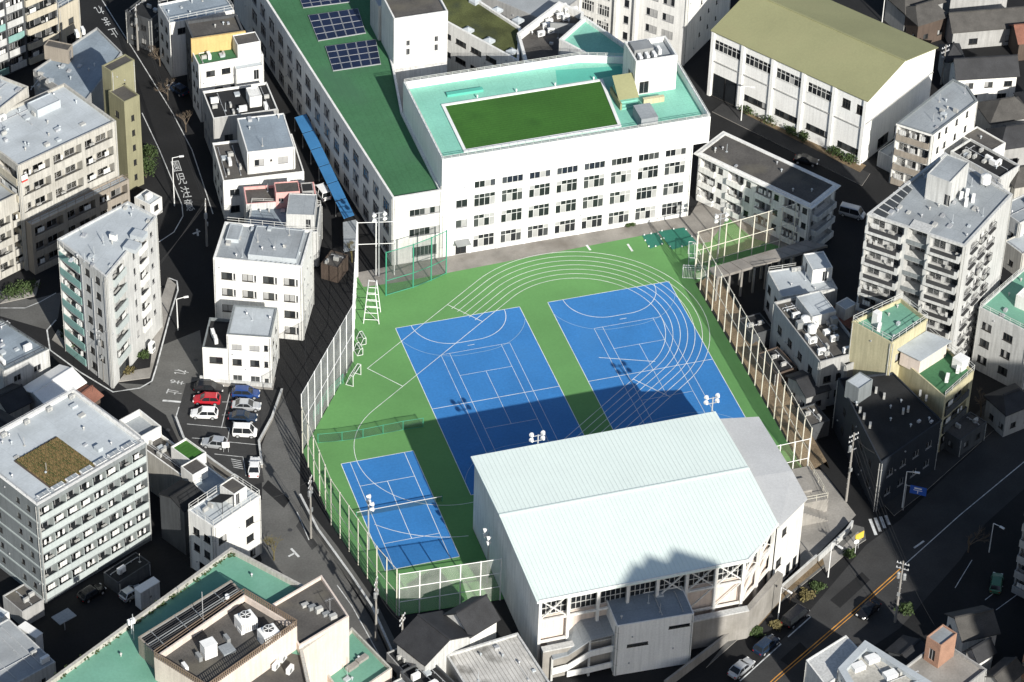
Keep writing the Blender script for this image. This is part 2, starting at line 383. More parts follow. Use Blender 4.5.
class Bld: pass
def poly_building(name, label, cat, poly, h, wall='white_wall', roof='roof_grey', fac=None, parapet=.6, pt=.2, group=None, org=1, par=None, z0=0., walls=None, rail=None, capm=None):
    """poly: world XY, counter-clockwise; local frame at poly[org] with x along edge org"""
    B = Vector(poly[org]); C = Vector(poly[(org+1) % len(poly)]); e = (C-B).normalized(); rz = math.atan2(e.y, e.x)
    loc = [((Vector(p)-B).dot(e), (Vector(p)-B).dot(Vector((-e.y, e.x)))) for p in poly]
    root = par or thing(name, label, cat, (B.x, B.y, z0), rz, group)
    if par is None: finish(root, loc, h, wall, roof, fac or {}, parapet, pt, rail=rail, walls=walls, capm=capm)
    b = Bld(); b.root = root; b.poly = loc; b.h = h; b.par = parapet; b.rz = rz
    b.W = loc[(org+1) % len(poly)][0]; b.D = loc[org-1][1]; b.zr = h-parapet
    if par is None and roof.startswith('roof_') and roof != 'roof_green' and 'garden' not in label and h < 40:
        xs = [p[0] for p in loc]; ys = [p[1] for p in loc]; r_ = random.Random(len(label)*7+int(h*10)); ar = (max(xs)-min(xs))*(max(ys)-min(ys)); pin = inset(loc, .7); cnt = 0
        for _ in range(200):
            if cnt >= min(9, int(ar/13)): break
            x, y = r_.uniform(min(xs), max(xs)), r_.uniform(min(ys), max(ys)); ok = False; j = len(pin)-1
            for i in range(len(pin)):
                if (pin[i][1] > y) != (pin[j][1] > y) and x < (pin[j][0]-pin[i][0])*(y-pin[i][1])/(pin[j][1]-pin[i][1])+pin[i][0]: ok = not ok
                j = i
            if ok: vents(b, r_.randrange(9999), 1, area=(x, y, x, y)); cnt += 1
    return b
def finish(root, loc, h, wall, roof, fac, parapet, pt, zb=0., wname='wall', rail=None, walls=None, capm=None):
    n = len(loc); mb = MB(); mats = [wall]+(walls or [])
    for i in range(n):
        a = Vector(loc[i]); c = Vector(loc[(i+1) % n]); W = (c-a).length
        if W < 1e-4: continue
        ud = (c-a)/W; spec = fac.get(i, [])
        wm = 0
        if isinstance(spec, tuple): wm, spec = spec
        face(root, mb, (a.x, a.y), (ud.x, ud.y), W, zb, h, spec, wm)
        if W > 4.5 and i in (0, 1) and wname == 'wall':
            nrm = Vector((ud.y, -ud.x))
            for t in (.22, W-.22):
                q = a+ud*t+nrm*.09; g = MB(); g.tube((q.x, q.y, .05), (q.x, q.y, h-.25), .06, n=6)
                for zz in range(2, int(h), 3): g.box(q.x-.09, q.y-.09, zz, q.x+.09, q.y+.09, zz+.06)
                g.build('downpipe', ['ac_body'], root)
            for k in range(int(W*h/28)):
                z_ = rnd.uniform(1, h-1); u_ = rnd.uniform(.6, W-.6)
                if any((e[0] == 'w' and abs(e[1]-u_) < e[3]/2+.4 and e[2]-.5 < z_ < e[2]+e[4]+.4) or (e[0] == 'b' and e[1]-.4 < u_ < e[2]+.4) for e in spec): continue
                q = a+ud*u_; q2 = q+nrm*.14; g = MB(); g.tube((q.x, q.y, z_), (q2.x, q2.y, z_), .13, n=8); g.build('wall_vent', ['steel'], root)
    mb.build(wname, mats, root)
    r = MB(); zi = h-parapet
    if parapet > .02:
        ins = inset(loc, pt); r.sheet(ins, zi); r.build('roof', [roof], root)
        p = MB()
        for i in range(n):
            j = (i+1) % n
            p.quad((*loc[i], h), (*loc[j], h), (*ins[j], h), (*ins[i], h)); p.quad((*ins[j], zi), (*ins[i], zi), (*ins[i], h), (*ins[j], h))
        p.build('parapet', [capm or wall], root)
    else:
        r.sheet(loc, h); r.build('roof', [roof], root)
    if rail:
        railing(root, inset(loc, pt*.5), h, rail)
def railing(root, pts, z, hgt=1.0, m='rail', closed=True, step=1.6, name='railing'):
    g = MB(); n = len(pts)
    for i in range(n if closed else n-1):
        a = Vector((*pts[i], z)); b = Vector((*pts[(i+1) % n], z)); L = (b-a).length
        if L < .05: continue
        up = Vector((0, 0, 1))
        for k in (1., .55): g.bar(a+up*hgt*k, b+up*hgt*k, .05)
        c = max(1, int(L/step))
        for q in range(c): g.bar(a+(b-a)*q/c, a+(b-a)*q/c+up*hgt, .05)
    return g.build(name, [m], root)
def rect_w(a, b, c, h):
    A, Bp, C = (px(*q, h) for q in (a, b, c)); A, Bp, C = (Vector((v.x, v.y)) for v in (A, Bp, C))
    u = C-Bp; v = A-Bp; au = math.atan2(u.y, u.x); av = math.atan2(v.y, v.x)-math.pi/2
    d = (av-au+math.pi) % (2*math.pi)-math.pi
    ru, rv = u.length, v.length; ang = au+d*ru and au+d*(rv/(ru+rv))
    eu = Vector((math.cos(ang), math.sin(ang))); ev = Vector((-eu.y, eu.x))
    return [tuple(Bp+ev*rv), tuple(Bp), tuple(Bp+eu*ru), tuple(Bp+eu*ru+ev*rv)]
def rect_building(name, label, cat, a, b, c, h, **k):
    """a,b,c: roof corners left, near, right in photo pixels; edges 0=L 1=R 2=right-back 3=back"""
    return poly_building(name, label, cat, rect_w(a, b, c, h), h, **k)
def sub(b, x0, y0, x1, y1, z0, z1, wall='white_wall', roof='roof_grey', name='penthouse', parapet=.15, fac=None, pt=.12):
    """a raised block on a building's roof, as one part (openings become sub-parts)"""
    e = MB(); loc = [(x0, y1), (x0, y0), (x1, y0), (x1, y1)]
    ro = MB()
    n = 4; mb = MB(); o = obj(name, None, b.root)
    for i in range(n):
        a = Vector(loc[i]); c = Vector(loc[(i+1) % n]); W = (c-a).length; ud = (c-a)/W
        els = []
        for q in (fac or {}).get(i, []):
            els.append(q)
        # openings are modelled as inset dark reveals with a joined frame
        ops = [(q[1]-q[3]/2, q[1]+q[3]/2, q[2], q[2]+q[4]) for q in els]
        inn = (-ud.y, ud.x)
        P3 = lambda u, z, d=0.: (a.x+ud.x*u+inn[0]*d, a.y+ud.y*u+inn[1]*d, z)
        us = sorted({0., W, *[v for q in ops for v in q[:2]]}); zs = sorted({z0, z1, *[v for q in ops for v in q[2:]]})
        for ii in range(len(us)-1):
            for j in range(len(zs)-1):
                m_, k_ = (us[ii]+us[ii+1])/2, (zs[j]+zs[j+1])/2
                if any(q[0] < m_ < q[1] and q[2] < k_ < q[3] for q in ops): continue
                mb.quad(P3(us[ii], zs[j]), P3(us[ii+1], zs[j]), P3(us[ii+1], zs[j+1]), P3(us[ii], zs[j+1]))
        for a_, b_, c_, d_ in ops:
            dp = .12
            mb.quad(P3(a_, c_), P3(a_, d_), P3(a_, d_, dp), P3(a_, c_, dp)); mb.quad(P3(b_, d_), P3(b_, c_), P3(b_, c_, dp), P3(b_, d_, dp))
            mb.quad(P3(a_, c_), P3(b_, c_), P3(b_, c_, dp), P3(a_, c_, dp)); mb.quad(P3(b_, d_), P3(a_, d_), P3(a_, d_, dp), P3(b_, d_, dp))
            w_ = MB(); w_.quad(P3(a_, c_, dp), P3(b_, c_, dp), P3(b_, d_, dp), P3(a_, d_, dp), 1)
            um = (a_+b_)/2
            for uu in (a_+.03, um, b_-.03): w_.bar(P3(uu, c_, dp-.03), P3(uu, d_, dp-.03), .06, .05)
            w_.build('window', ['frame_grey', 'glass'], o)
    if parapet > 0:
        ins = inset(loc, pt)
        for i in range(n):
            j = (i+1) % n
            mb.quad((*loc[i], z1), (*loc[j], z1), (*ins[j], z1), (*ins[i], z1)); mb.quad((*ins[j], z1-parapet), (*ins[i], z1-parapet), (*ins[i], z1), (*ins[j], z1))
        mb.sheet(ins, z1-parapet, 1)
    else: mb.sheet(loc, z1, 1)
    o.name = name + '_tmp'; par = b.root
    o2 = mb.build(name, [wall, roof], par)
    for ch in [c for c in bpy.data.objects if c.parent == o]: ch.parent = o2
    bpy.data.objects.remove(o)
    return o2
def lbox(b, x0, y0, x1, y1, z0, z1, m, name):
    g = MB(); g.box(x0, y0, z0, x1, y1, z1); return g.build(name, [m], b.root)
def rooftop(b, seed, n=4, area=None, pipes=2, big=.2, hatch=True, z=None):
    """roof equipment: condenser units, pipes, a vent box, an aerial"""
    r = random.Random(seed); z = b.zr if z is None else z
    x0, y0, x1, y1 = area or (.8, .8, b.W-.8, b.D-.8)
    for i in range(n):
        condenser(b.root, r.uniform(x0, x1), r.uniform(y0, y1), z+.003, r.choice((0, math.pi/2, math.pi)), r.random() < big)
    for i in range(pipes):
        g = MB(); x = r.uniform(x0, x1); y = r.uniform(y0, y1)
        if r.random() < .5: g.tube((x0, y, z+.14), (x1, y, z+.14), .06, n=6); [g.box(x0+(x1-x0)*k/4-.08, y-.1, z, x0+(x1-x0)*k/4+.08, y+.1, z+.08) for k in range(5)]
        else: g.tube((x, y0, z+.14), (x, y1, z+.14), .06, n=6); [g.box(x-.1, y0+(y1-y0)*k/4-.08, z, x+.1, y0+(y1-y0)*k/4+.08, z+.08) for k in range(5)]
        g.build('pipe', ['steel'], b.root)
    if hatch:
        g = MB(); x = r.uniform(x0, x1-1); y = r.uniform(y0, y1-1); g.box(x, y, z, x+.8, y+.8, z+.35); g.box(x-.06, y-.06, z+.35, x+.86, y+.86, z+.42); g.build('roof_hatch', ['roof_pale'], b.root)
def vents(b, seed, n, z=None, area=None):
    r = random.Random(seed); z = b.zr if z is None else z; x0, y0, x1, y1 = area or (.7, .7, b.W-.7, b.D-.7)
    for i in range(n):
        x, y = r.uniform(x0, x1), r.uniform(y0, y1); g = MB(); k = r.random()
        if k < .5: g.tube((x, y, z), (x, y, z+.45), .09, n=8); g.tube((x, y, z+.45), (x, y, z+.6), .2, .1, n=8)
        elif k < .8: s = r.uniform(.25, .5); g.box(x-s, y-s*.7, z, x+s, y+s*.7, z+r.uniform(.2, .5))
        else: g.box(x-.15, y-.15, z, x+.15, y+.15, z+.1); g.tube((x, y, z+.1), (x, y, z+1.6), .035, n=6)
        g.build('roof_vent', [r.choice(('steel', 'roof_pale', 'ac_body'))], b.root)
def water_tank(b, x, y, z, r=.9, h=1.6):
    g = MB(); n = 12
    for k in range(4): g.box(x+(r*.6 if k % 2 else -r*.6)-.06, y+(r*.6 if k//2 else -r*.6)-.06, z, x+(r*.6 if k % 2 else -r*.6)+.06, y+(r*.6 if k//2 else -r*.6)+.06, z+.5, 1)
    g.tube((x, y, z+.5), (x, y, z+.5+h), r, n=n); g.tube((x, y, z+.5+h), (x, y, z+.5+h+.25), r, r*.3, n=n)
    return g.build('water_tank', ['white_metal', 'grey_metal'], b.root)
def aerial(b, x, y, z, h=4.):
    g = MB(); g.tube((x, y, z), (x, y, z+h), .035, n=5); g.bar((x-.7, y, z+h*.92), (x+.7, y, z+h*.92), .03)
    for k in range(6): g.bar((x-.6+k*.24, y-.3, z+h*.92), (x-.6+k*.24, y+.3, z+h*.92), .02)
    return g.build('aerial', ['steel'], b.root)
def lp(b, x, y, z):
    v = px(x, y, z); o = b.root.location; dx, dy = v.x-o.x, v.y-o.y; c, s = math.cos(-b.rz), math.sin(-b.rz)
    return (dx*c-dy*s, dx*s+dy*c)
def subp(b, A, B, C, z0, z1, **k):
    a = lp(b, *A, z1); o = lp(b, *B, z1); c = lp(b, *C, z1)
    x0, x1 = min(o[0], a[0]), max(c[0], o[0]); y0, y1 = min(o[1], c[1]), max(a[1], o[1])
    x0 = (o[0]+a[0])/2; y0 = (o[1]+c[1])/2
    return sub(b, x0, y0, c[0], a[1], z0, z1, **k)
def rb(name, label, cat, a, b, c, h, F=None, **k):
    q = rect_w(a, b, c, h); W = (Vector(q[2])-Vector(q[1])).length; D = (Vector(q[0])-Vector(q[1])).length
    return poly_building(name, label, cat, q, h, fac=(F(W, D) if F else {}), **k)
def pb(name, label, cat, pts, h, F=None, **k):
    q = [p2(*p, h) for p in pts]; Ls = [(Vector(q[(i+1) % len(q)])-Vector(q[i])).length for i in range(len(q))]
    return poly_building(name, label, cat, q, h, fac=(F(Ls) if F else {}), **k)
def gable_house(name, label, a, b, c, he, hr, wall, roof, F=None, axis='x', ov=.4, group=None, cat='house', hip=0.):
    """a,b,c eave corners (left, near, right) in photo pixels; ridge along x (R facade) or y"""
    q = rect_w(a, b, c, he); W = (Vector(q[2])-Vector(q[1])).length; D = (Vector(q[0])-Vector(q[1])).length
    e = (Vector(q[2])-Vector(q[1])).normalized(); rz = math.atan2(e.y, e.x)
    root = thing(name, label, cat, (*q[1], 0), rz, group); fac = F(W, D) if F else {}
    loc = [(ov, D-ov), (ov, ov), (W-ov, ov), (W-ov, D-ov)]; mb = MB()
    for i in range(4):
        s = Vector(loc[i]); t = Vector(loc[(i+1) % 4]); L = (t-s).length; ud = (t-s)/L
        face(root, mb, tuple(s), tuple(ud), L, 0, he, fac.get(i, []))
    rise = hr-he
    if axis == 'x' and not hip:
        mb.add([(ov, D-ov, he), (ov, ov, he), (ov, D/2, hr-.12)], [(0, 1, 2)]); mb.add([(W-ov, ov, he), (W-ov, D-ov, he), (W-ov, D/2, hr-.12)], [(0, 1, 2)])
    elif not hip:
        mb.add([(ov, ov, he), (W-ov, ov, he), (W/2, ov, hr-.12)], [(0, 1, 2)]); mb.add([(W-ov, D-ov, he), (ov, D-ov, he), (W/2, D-ov, hr-.12)], [(0, 1, 2)])
    mb.build('wall', [wall], root)
    def slab(P, t=.16):
        g = MB(); n = len(P); Q = [(x, y, z-t) for x, y, z in P]
        g.add(list(P)+Q, [tuple(range(n)), tuple(reversed(range(n, 2*n)))]+[(n+i, n+(i+1) % n, (i+1) % n, i) for i in range(n)]); g.build('roof_slope', [roof], root)
    if axis == 'x':
        r0, r1 = (hip, D/2, hr), (W-hip, D/2, hr)
        slab([(0, 0, he), (W, 0, he), r1, r0]); slab([(W, D, he), (0, D, he), r0, r1])
        if hip: slab([(0, D, he), (0, 0, he), r0]); slab([(W, 0, he), (W, D, he), r1])
    else:
        r0, r1 = (W/2, hip, hr), (W/2, D-hip, hr)
        slab([(0, D, he), (0, 0, he), r0, r1]); slab([(W, 0, he), (W, D, he), r1, r0])
        if hip: slab([(0, 0, he), (W, 0, he), r0]); slab([(W, D, he), (0, D, he), r1])
    g = MB(); g.bar((r0[0], r0[1], hr+.05), (r1[0], r1[1], hr+.05), .3, .16); g.build('ridge_cap', [roof], root)
    b = Bld(); b.root = root; b.rz = rz; b.W = W; b.D = D; b.h = he; b.zr = he
    return b
# ------------------------------------------------------------------ ground and school yard
g = MB(); g.quad((-900, -700, 0), (900, -700, 0), (900, 1500, 0), (-900, 1500, 0)); g.build('ground', ['asphalt'], kind='structure')
YARD = [(-18.6, 22.6), (-24.8, 1.6), (-37.3, -16.5), (-37.3, -33), (-34.9, -48.2), (-33.4, -53.6), (-18.2, -54.4), (-18.2, -39.0), (24.2, -41), (32.2, -41), (32.0, 6), p2(724, 271), p2(786, 252), p2(772, 238), p2(722, 214), (38, 22.6)]
g = MB(); g.prism(list(YARD), -.02, .06); g.build('school_yard', ['court_green'], kind='structure')
g = MB(); g.sheet([(-18.4, 18.9), (-12.6, 18.6), (30, 20.0), (33, 15.5), (38, 15.5), (45, 22.9), (36.6, 22.95), (-12.0, 22.95), (-18.6, 22.7)], .066); g.build('paving', ['paving'], kind='structure')
def court(name, x, y, w, l, z=.066):
    g = MB(); g.sheet([(x, y), (x, y-l), (x+w, y-l), (x+w, y)], z); return g.build(name, ['court_blue'], kind='structure')
AX, AY, BX, BY, CX, CY = -16.36, 7.69, 8.18, 7.58, -32.64, -20.64
cA = court('ball_court', AX, AY, 20, 40); cB = court('ball_court', BX, BY, 20, 40); cC = court('tennis_court', CX, CY, 10.97, 23.77)
ZL = .071
lw = .09
def rectline(g, x0, y0, x1, y1, z=ZL, w=lw, mi=0):
    for a, b in (((x0, y0), (x1, y0)), ((x1, y0), (x1, y1)), ((x1, y1), (x0, y1)), ((x0, y1), (x0, y0))): seg(g, a, b, z, w, mi)
def seg(g, a, b, z=ZL, w=lw, mi=0):
    a = Vector(a); b = Vector(b); t = (b-a).normalized()*w/2; g.strip([a-t, b+t], w, z, mi)
def arc(cx, cy, r, a0, a1, n=24): return [(cx+r*math.cos(R_(a0+(a1-a0)*i/n)), cy+r*math.sin(R_(a0+(a1-a0)*i/n))) for i in range(n+1)]
def tennis(g, x, y, z=ZL, w=.06, mi=0, base=True):
    W, L = 10.97, 23.77
    rectline(g, x, y, x+W, y-L, z, w, mi)
    for xx in (x+1.37, x+W-1.37): seg(g, (xx, y), (xx, y-L), z+.0006, w, mi)
    for yy in (y-5.485, y-L+5.485): seg(g, (x+1.37, yy), (x+W-1.37, yy), z+.0012, w, mi)
    seg(g, (x+W/2, y-5.485), (x+W/2, y-L+5.485), z+.0018, w, mi)
def handball(g, x, y):
    rectline(g, x, y, x+20, y-40)
    seg(g, (x, y-20), (x+20, y-20), ZL+.0006)
    for s, yy in ((-1, y), (1, y-40)):
        cx = x+10
        left = [(cx-1.5+6*math.cos(R_(t)), yy+s*6*math.sin(R_(t))) for t in range(180, 89, -5)]
        right = [(cx+1.5+6*math.cos(R_(t)), yy+s*6*math.sin(R_(t))) for t in range(90, -1, -5)]
        g.strip(left+right, lw, ZL+.0012)
        L9 = [(cx-1.5+9*math.cos(R_(t)), yy+s*9*math.sin(R_(t))) for t in range(162, 89, -4)]
        R9 = [(cx+1.5+9*math.cos(R_(t)), yy+s*9*math.sin(R_(t))) for t in range(90, 17, -4)]
        g.strip(L9+R9, .06, ZL+.0018, 1)
        seg(g, (cx-.5, yy+s*7), (cx+.5, yy+s*7), ZL+.002)
for nm, x, y, o in (('court_lines', AX, AY, cA), ('court_lines', BX, BY, cB)):
    g = MB(); handball(g, x, y); tennis(g, x+4.9, y-8.1, ZL+.004, .055, 0); g.build(nm, ['line_white', 'line_faint'], o)
g = MB(); rectline(g, CX, CY, CX+10.97, CY-23.77, ZL, .1); tennis(g, CX, CY, ZL+.001, .08); g.build('court_lines', ['line_white'], cC)
# running track: an oval of seven lines whose straights run across the courts
TU = Vector((math.cos(R_(36)), math.sin(R_(36)))); TN = Vector((-TU.y, TU.x))
def tp(t, n): v = TU*t+TN*n; return (v.x, v.y)
TC, TL_, TRt = -6.75, -26.1, 8.6
def oval(g, r, t_start, t_end, left=False, z=ZL+.008, w=.085):
    pts = [tp(t_start+(TRt-t_start)*i/6, TC+r) for i in range(6)]
    pts += [tp(TRt+r*math.cos(R_(a)), TC+r*math.sin(R_(a))) for a in range(90, -91, -4)]
    pts += [tp(TRt+(t_end-TRt)*i/12, TC-r) for i in range(1, 13)]
    pts = [p for p in pts if p[1] > -38.8 or p[0] < -18.3]
    g.strip(pts, w, z)
    if left:
        q = [tp(TL_+r*math.cos(R_(a)), TC+r*math.sin(R_(a))) for a in range(90, 271, 5)]
        q = [tp(t_start, TC+r)]+[p for p in q if (p[1] > -38.8 or p[0] < -18.4) and p[0] > -36.8]; g.strip(q, w, z)
g = MB(); lanes = 6; r0, r1 = 13.1, 19.9
for k in range(lanes+1):
    r = r0+(r1-r0)*k/lanes
    oval(g, r, -22 if k in (0,) else (.5 if k < lanes else -19), -14, left=(k in (0,)), z=ZL+.006+.0006*k)
seg(g, tp(.9, TC+r0), tp(.9, TC+r1), ZL+.012, .1); seg(g, tp(-19, TC+r0), tp(-19, TC+r1), ZL+.012, .1)
seg(g, tp(9.5, TC-r0-.2), tp(5, TC-r0+7), ZL+.0125, .1); seg(g, tp(4, TC-r0), tp(4, TC-r1), ZL+.013, .1)
q = [tp(TL_+r1*math.cos(R_(a)), TC+r1*math.sin(R_(a))) for a in range(188, 245, 4)]
g.strip([p for p in q if p[0] < -18.3], .1, ZL+.013)
for (a, b) in (((587, 246), (590, 250)), ((628, 245), (632, 251))): seg(g, p2(*a), p2(*b), ZL+.014, .35)
g.build('track_lines', ['line_white'], kind='structure')

# ------------------------------------------------------------------ tall net fences
def fence(name, label, pts, h, sp, pm, nm, rails=(1.,), pr=.09, group=None, net=True, z=0., cat='fence', lean=0):
    root = thing(name, label, cat, (*pts[0], z), 0, group); o = Vector(pts[0])
    rl = MB(); nt_ = MB(); pm_mesh = MB(); pm_mesh.tube((0, 0, 0), (0, 0, h), pr, n=8); pm_mesh.tube((0, 0, h), (0, 0, h+.08), pr*1.2, n=8)
    me = pm_mesh.mesh('post', [pm])
    for i in range(len(pts)-1):
        a = Vector(pts[i])-o; b = Vector(pts[i+1])-o; L = (b-a).length; n = max(1, round(L/sp))
        for k in range(n+(1 if i == len(pts)-2 else 0)):
            c = a+(b-a)*k/n; obj('post', me, root, loc=(c.x, c.y, 0))
        for f in rails: rl.tube((*a, h*f), (*b, h*f), pr*.6, n=6)
        for k in range(n):                            # each bay's net sags a little
            c0 = a+(b-a)*k/n; c1 = a+(b-a)*(k+1)/n; nn = Vector((-(b-a).y, (b-a).x)).normalized()*rnd.uniform(-.12, .12)
            cm = (c0+c1)/2+nn
            for u, v in ((c0, cm), (cm, c1)): nt_.quad((*u, .1), (*v, .1), (*v, h-.05), (*u, h-.05))
    rl.build('rail', [pm], root)
    if net: nt_.build('net', [nm], root)
    return root
fence('net_fence', 'tall white net fence bending round the green yard beside the car park lane', [(-18.7, 21.5), (-24.8, 1.6), (-37.4, -16.5)], 11, 2.7, 'white_metal', 'net_white', (1., .5), pr=.065)
fence('net_fence', 'green netted fence with pale posts along the small tennis court and lane', [(-37.4, -16.7), (-37.4, -33), (-34.9, -48.2), (-33.5, -53.4)], 8.6, 3.4, 'pale_paint', 'net_green', (1., .5))
fence('net_fence', 'pale framed net fence across the foot of the small tennis court', [(-33.2, -53.6), (-18.8, -54.4)], 7.8, 2.9, 'white_metal', 'net_pale', (1., .66, .33))
fence('net_fence', 'cream post net fence along the low walls right of the courts', [(32.2, 7.0), (32.2, -41.5)], 9.2, 2.75, 'pale_paint', 'net_brown', (1., .5))
fence('net_fence', 'cream post net fence at the yard corner facing the balcony block', [(32.4, 7.2), p2(792, 250)], 9.2, 2.6, 'pale_paint', 'net_brown', (1., .6, .3))
fence('net_fence', 'short cream net fence returning towards the gymnasium corner', [(32.0, -41.7), (25.0, -42.0)], 7.4, 2.3, 'white_metal', 'net_brown', (1., .5))
fence('net_fence', 'bare white pole fence between the school wing and the lane', [(-18.5, 21.8), (-12.9, 20.6)], 10.5, 2.8, 'white_metal', 'net_white', (1., .6), net=False)
# back-stop cage with green posts by the school corner
b0 = p2(386, 296); b1 = p2(413, 288); b2 = p2(431, 281); b3 = p2(446, 274)
fence('backstop', 'green post backstop cage with hanging net before the school corner', [b0, b1, b2, b3], 8.5, 4., 'green_paint', 'net_dark', (1., .35, .02), pr=.11, cat='backstop')
# low stands with green netting set in a row
fence('net_screen', 'low row of linked green net screens standing on the yard', [p2(318, 443), p2(342, 441), p2(363, 438), p2(383, 434), p2(403, 430), p2(423, 427)], 1.7, 3.6, 'green_paint', 'net_dark', (1., .05), pr=.06, cat='screen')
fence('net_screen', 'crumpled green net screen leaning along the curved yard edge', [p2(314, 421), p2(327, 400), p2(343, 384)], 1.9, 2., 'green_paint', 'net_green', (1., .5), pr=.05, cat='screen')
def goal(name, label, x, y, rz, w=3., h=2., d=1.1, netm='net_dark', group=None, fm='white_metal'):
    r = thing(name, label, 'goal', (x, y, .07), rz, group)
    g = MB(); t = .05
    g.tube((-w/2, 0, 0), (-w/2, 0, h), t, n=6); g.tube((w/2, 0, 0), (w/2, 0, h), t, n=6); g.tube((-w/2, 0, h), (w/2, 0, h), t, n=6); g.build('goal_mouth', [fm], r)
    g = MB()
    for s in (-1, 1):
        g.tube((s*w/2, 0, .03), (s*w/2, d, .03), t*.8, n=6); g.tube((s*w/2, 0, h), (s*w/2, d*.45, h), t*.8, n=6); g.tube((s*w/2, d*.45, h), (s*w/2, d, .03), t*.8, n=6)
    g.tube((-w/2, d, .03), (w/2, d, .03), t*.8, n=6); g.tube((-w/2, d*.45, h), (w/2, d*.45, h), t*.8, n=6); g.build('goal_frame', [fm], r)
    g = MB(); g.quad((-w/2, d*.45, h), (w/2, d*.45, h), (w/2, d, .03), (-w/2, d, .03)); g.quad((-w/2, 0, h), (w/2, 0, h), (w/2, d*.45, h), (-w/2, d*.45, h))
    for s in (-1, 1): g.add([(s*w/2, 0, .03), (s*w/2, d, .03), (s*w/2, d*.45, h), (s*w/2, 0, h)], [(0, 1, 2, 3)])
    g.build('goal_net', [netm], r)
    return r
goal('handball_goal', 'white handball goal with green net near the curved fence', *p2(357, 381), R_(52), 3.0, 2.0, 1.2)
goal('small_goal', 'small white goal frame nearer the school, beside the white net fence', *p2(364, 341), R_(95), 1.8, 1.2, .9)
goal('small_goal', 'small white goal frame standing behind the handball goal', *p2(361, 352), R_(95), 1.6, 1.2, .9)
goal('training_goal', 'green netted goal with white frame by the striped corner mats', *p2(688, 262), R_(250), 4.2, 2.4, 2.0, 'net_green')
goal('training_goal', 'low white goal turned over beside the corner fence posts', *p2(694, 274), R_(160), 3.6, 1.6, 1.2, 'net_pale')
# white climbing frame by the lane fence
r = thing('climbing_frame', 'white climbing frame of two tall ladders beside the lane fence', 'climbing frame', (*p2(372, 318), .06), R_(70))
g = MB()
for xx in (-1.5, 1.5):
    for s in (-1, 1): g.tube((xx, s*1.2, 0), (xx, s*.6, 6.2), .07, n=6)
g.build('ladder_rails', ['white_metal'], r)
for k in range(5):
    g = MB(); z = .8+k*1.3; y = 1.2-.6*z/6.2
    for xx in (-1.5, 1.5): g.tube((xx, -y, z), (xx, y, z), .05, n=6)
    g.build('rung', ['white_metal'], r)
g = MB()
for s in (-1, 1): g.tube((-1.5, s*.6, 6.2), (1.5, s*.6, 6.2), .06, n=6)
g.tube((-1.5, -1.1, .5), (1.5, 1.1, .5), .04, n=6); g.build('cross_brace', ['white_metal'], r)
# dark green mats with studs, corner of the yard
for i, (q, lab) in enumerate((([(642, 236), (657, 233), (664, 244), (650, 249)], 'turquoise ground sheet pinned by white weights, nearer the school door'), ([(658, 232), (684, 228), (697, 243), (672, 250)], 'long turquoise ground sheet pinned by white weights by the fence corner'))):
    P = [p2(*a) for a in q]; r = thing('ground_sheet', lab, 'sheet', (*P[0], .07)); o = Vector(P[0])
    L = [tuple(Vector(a)-o) for a in P]; g = MB(); n = len(L); g.prism(list(reversed(L)), .0, .05); g.build('sheet', ['turq_net'], r)
    for k in range(n):
        a, b = Vector(L[k]), Vector(L[(k+1) % n])
        for t in (.15, .6): c = a+(b-a)*t; g = MB(); g.tube((*c, .05), (*c, .2), .13, .1, n=8); g.build('weight', ['white_metal'], r)
# light poles
def lightpole(label, x, y, h, rz=0, z=0):
    r = thing('floodlight_pole', label, 'floodlight', (x, y, z), rz, None)
    g = MB(); g.tube((0, 0, 0), (0, 0, h), .16, .1, n=10); g.build('pole', ['steel'], r)
    g = MB()
    for zz in (h-.15, h-1.1): g.bar((-1.0, 0, zz), (1.0, 0, zz), .09)
    g.build('crossarm', ['steel'], r)
    for zz in (h-.1, h-1.05):
        for s in (-.85, .85):
            g = MB(); g.tube((s, .05, zz), (s, .45, zz-.1), .2, .36, n=10); g.tube((s, .45, zz-.1), (s, .5, zz-.11), .36, .34, n=10, mi=1); g.tube((s, -.1, zz), (s, .05, zz), .14, .2, n=8)
            g.build('floodlight', ['white_metal', 'lamp_glass'], r)
    return r
lightpole('floodlight pole rising behind the pale gymnasium roof, between the two courts', -8.6, -38.5, 14.9)
lightpole('floodlight pole beside the grey side roof of the gymnasium', 17.6, -38.5, 15.9)
lightpole('floodlight pole at the school wing corner beside the bare pole fence', -15.3, 21.0, 12.5, R_(180))
lightpole('floodlight pole standing in the corner cage by the balcony block', *p2(717, 262), 9.6, R_(180))
lightpole('floodlight pole inside the green fence of the tennis court', -33.7, -39.5, 9.5, R_(-90))
lightpole('floodlight pole against the shaded side wall of the gymnasium', -19.5, -50.6, 9.5, R_(90))
# tennis net
r = thing('tennis_net', 'white topped tennis net across the small blue court', 'net', (CX+10.97/2, CY-23.77/2, .07))
for s in (-1, 1):
    g = MB(); g.tube((s*6.4, 0, 0), (s*6.4, 0, 1.1), .05, n=8); g.build('post', ['green_paint'], r)
g = MB(); g.quad((-6.4, 0, .05), (6.4, 0, .05), (6.4, 0, 1.0), (-6.4, 0, 1.0)); g.build('net', ['net_dark'], r)
g = MB(); g.bar((-6.4, 0, 1.0), (6.4, 0, 1.0), .05, .08); g.build('tape', ['cloth_white'], r)
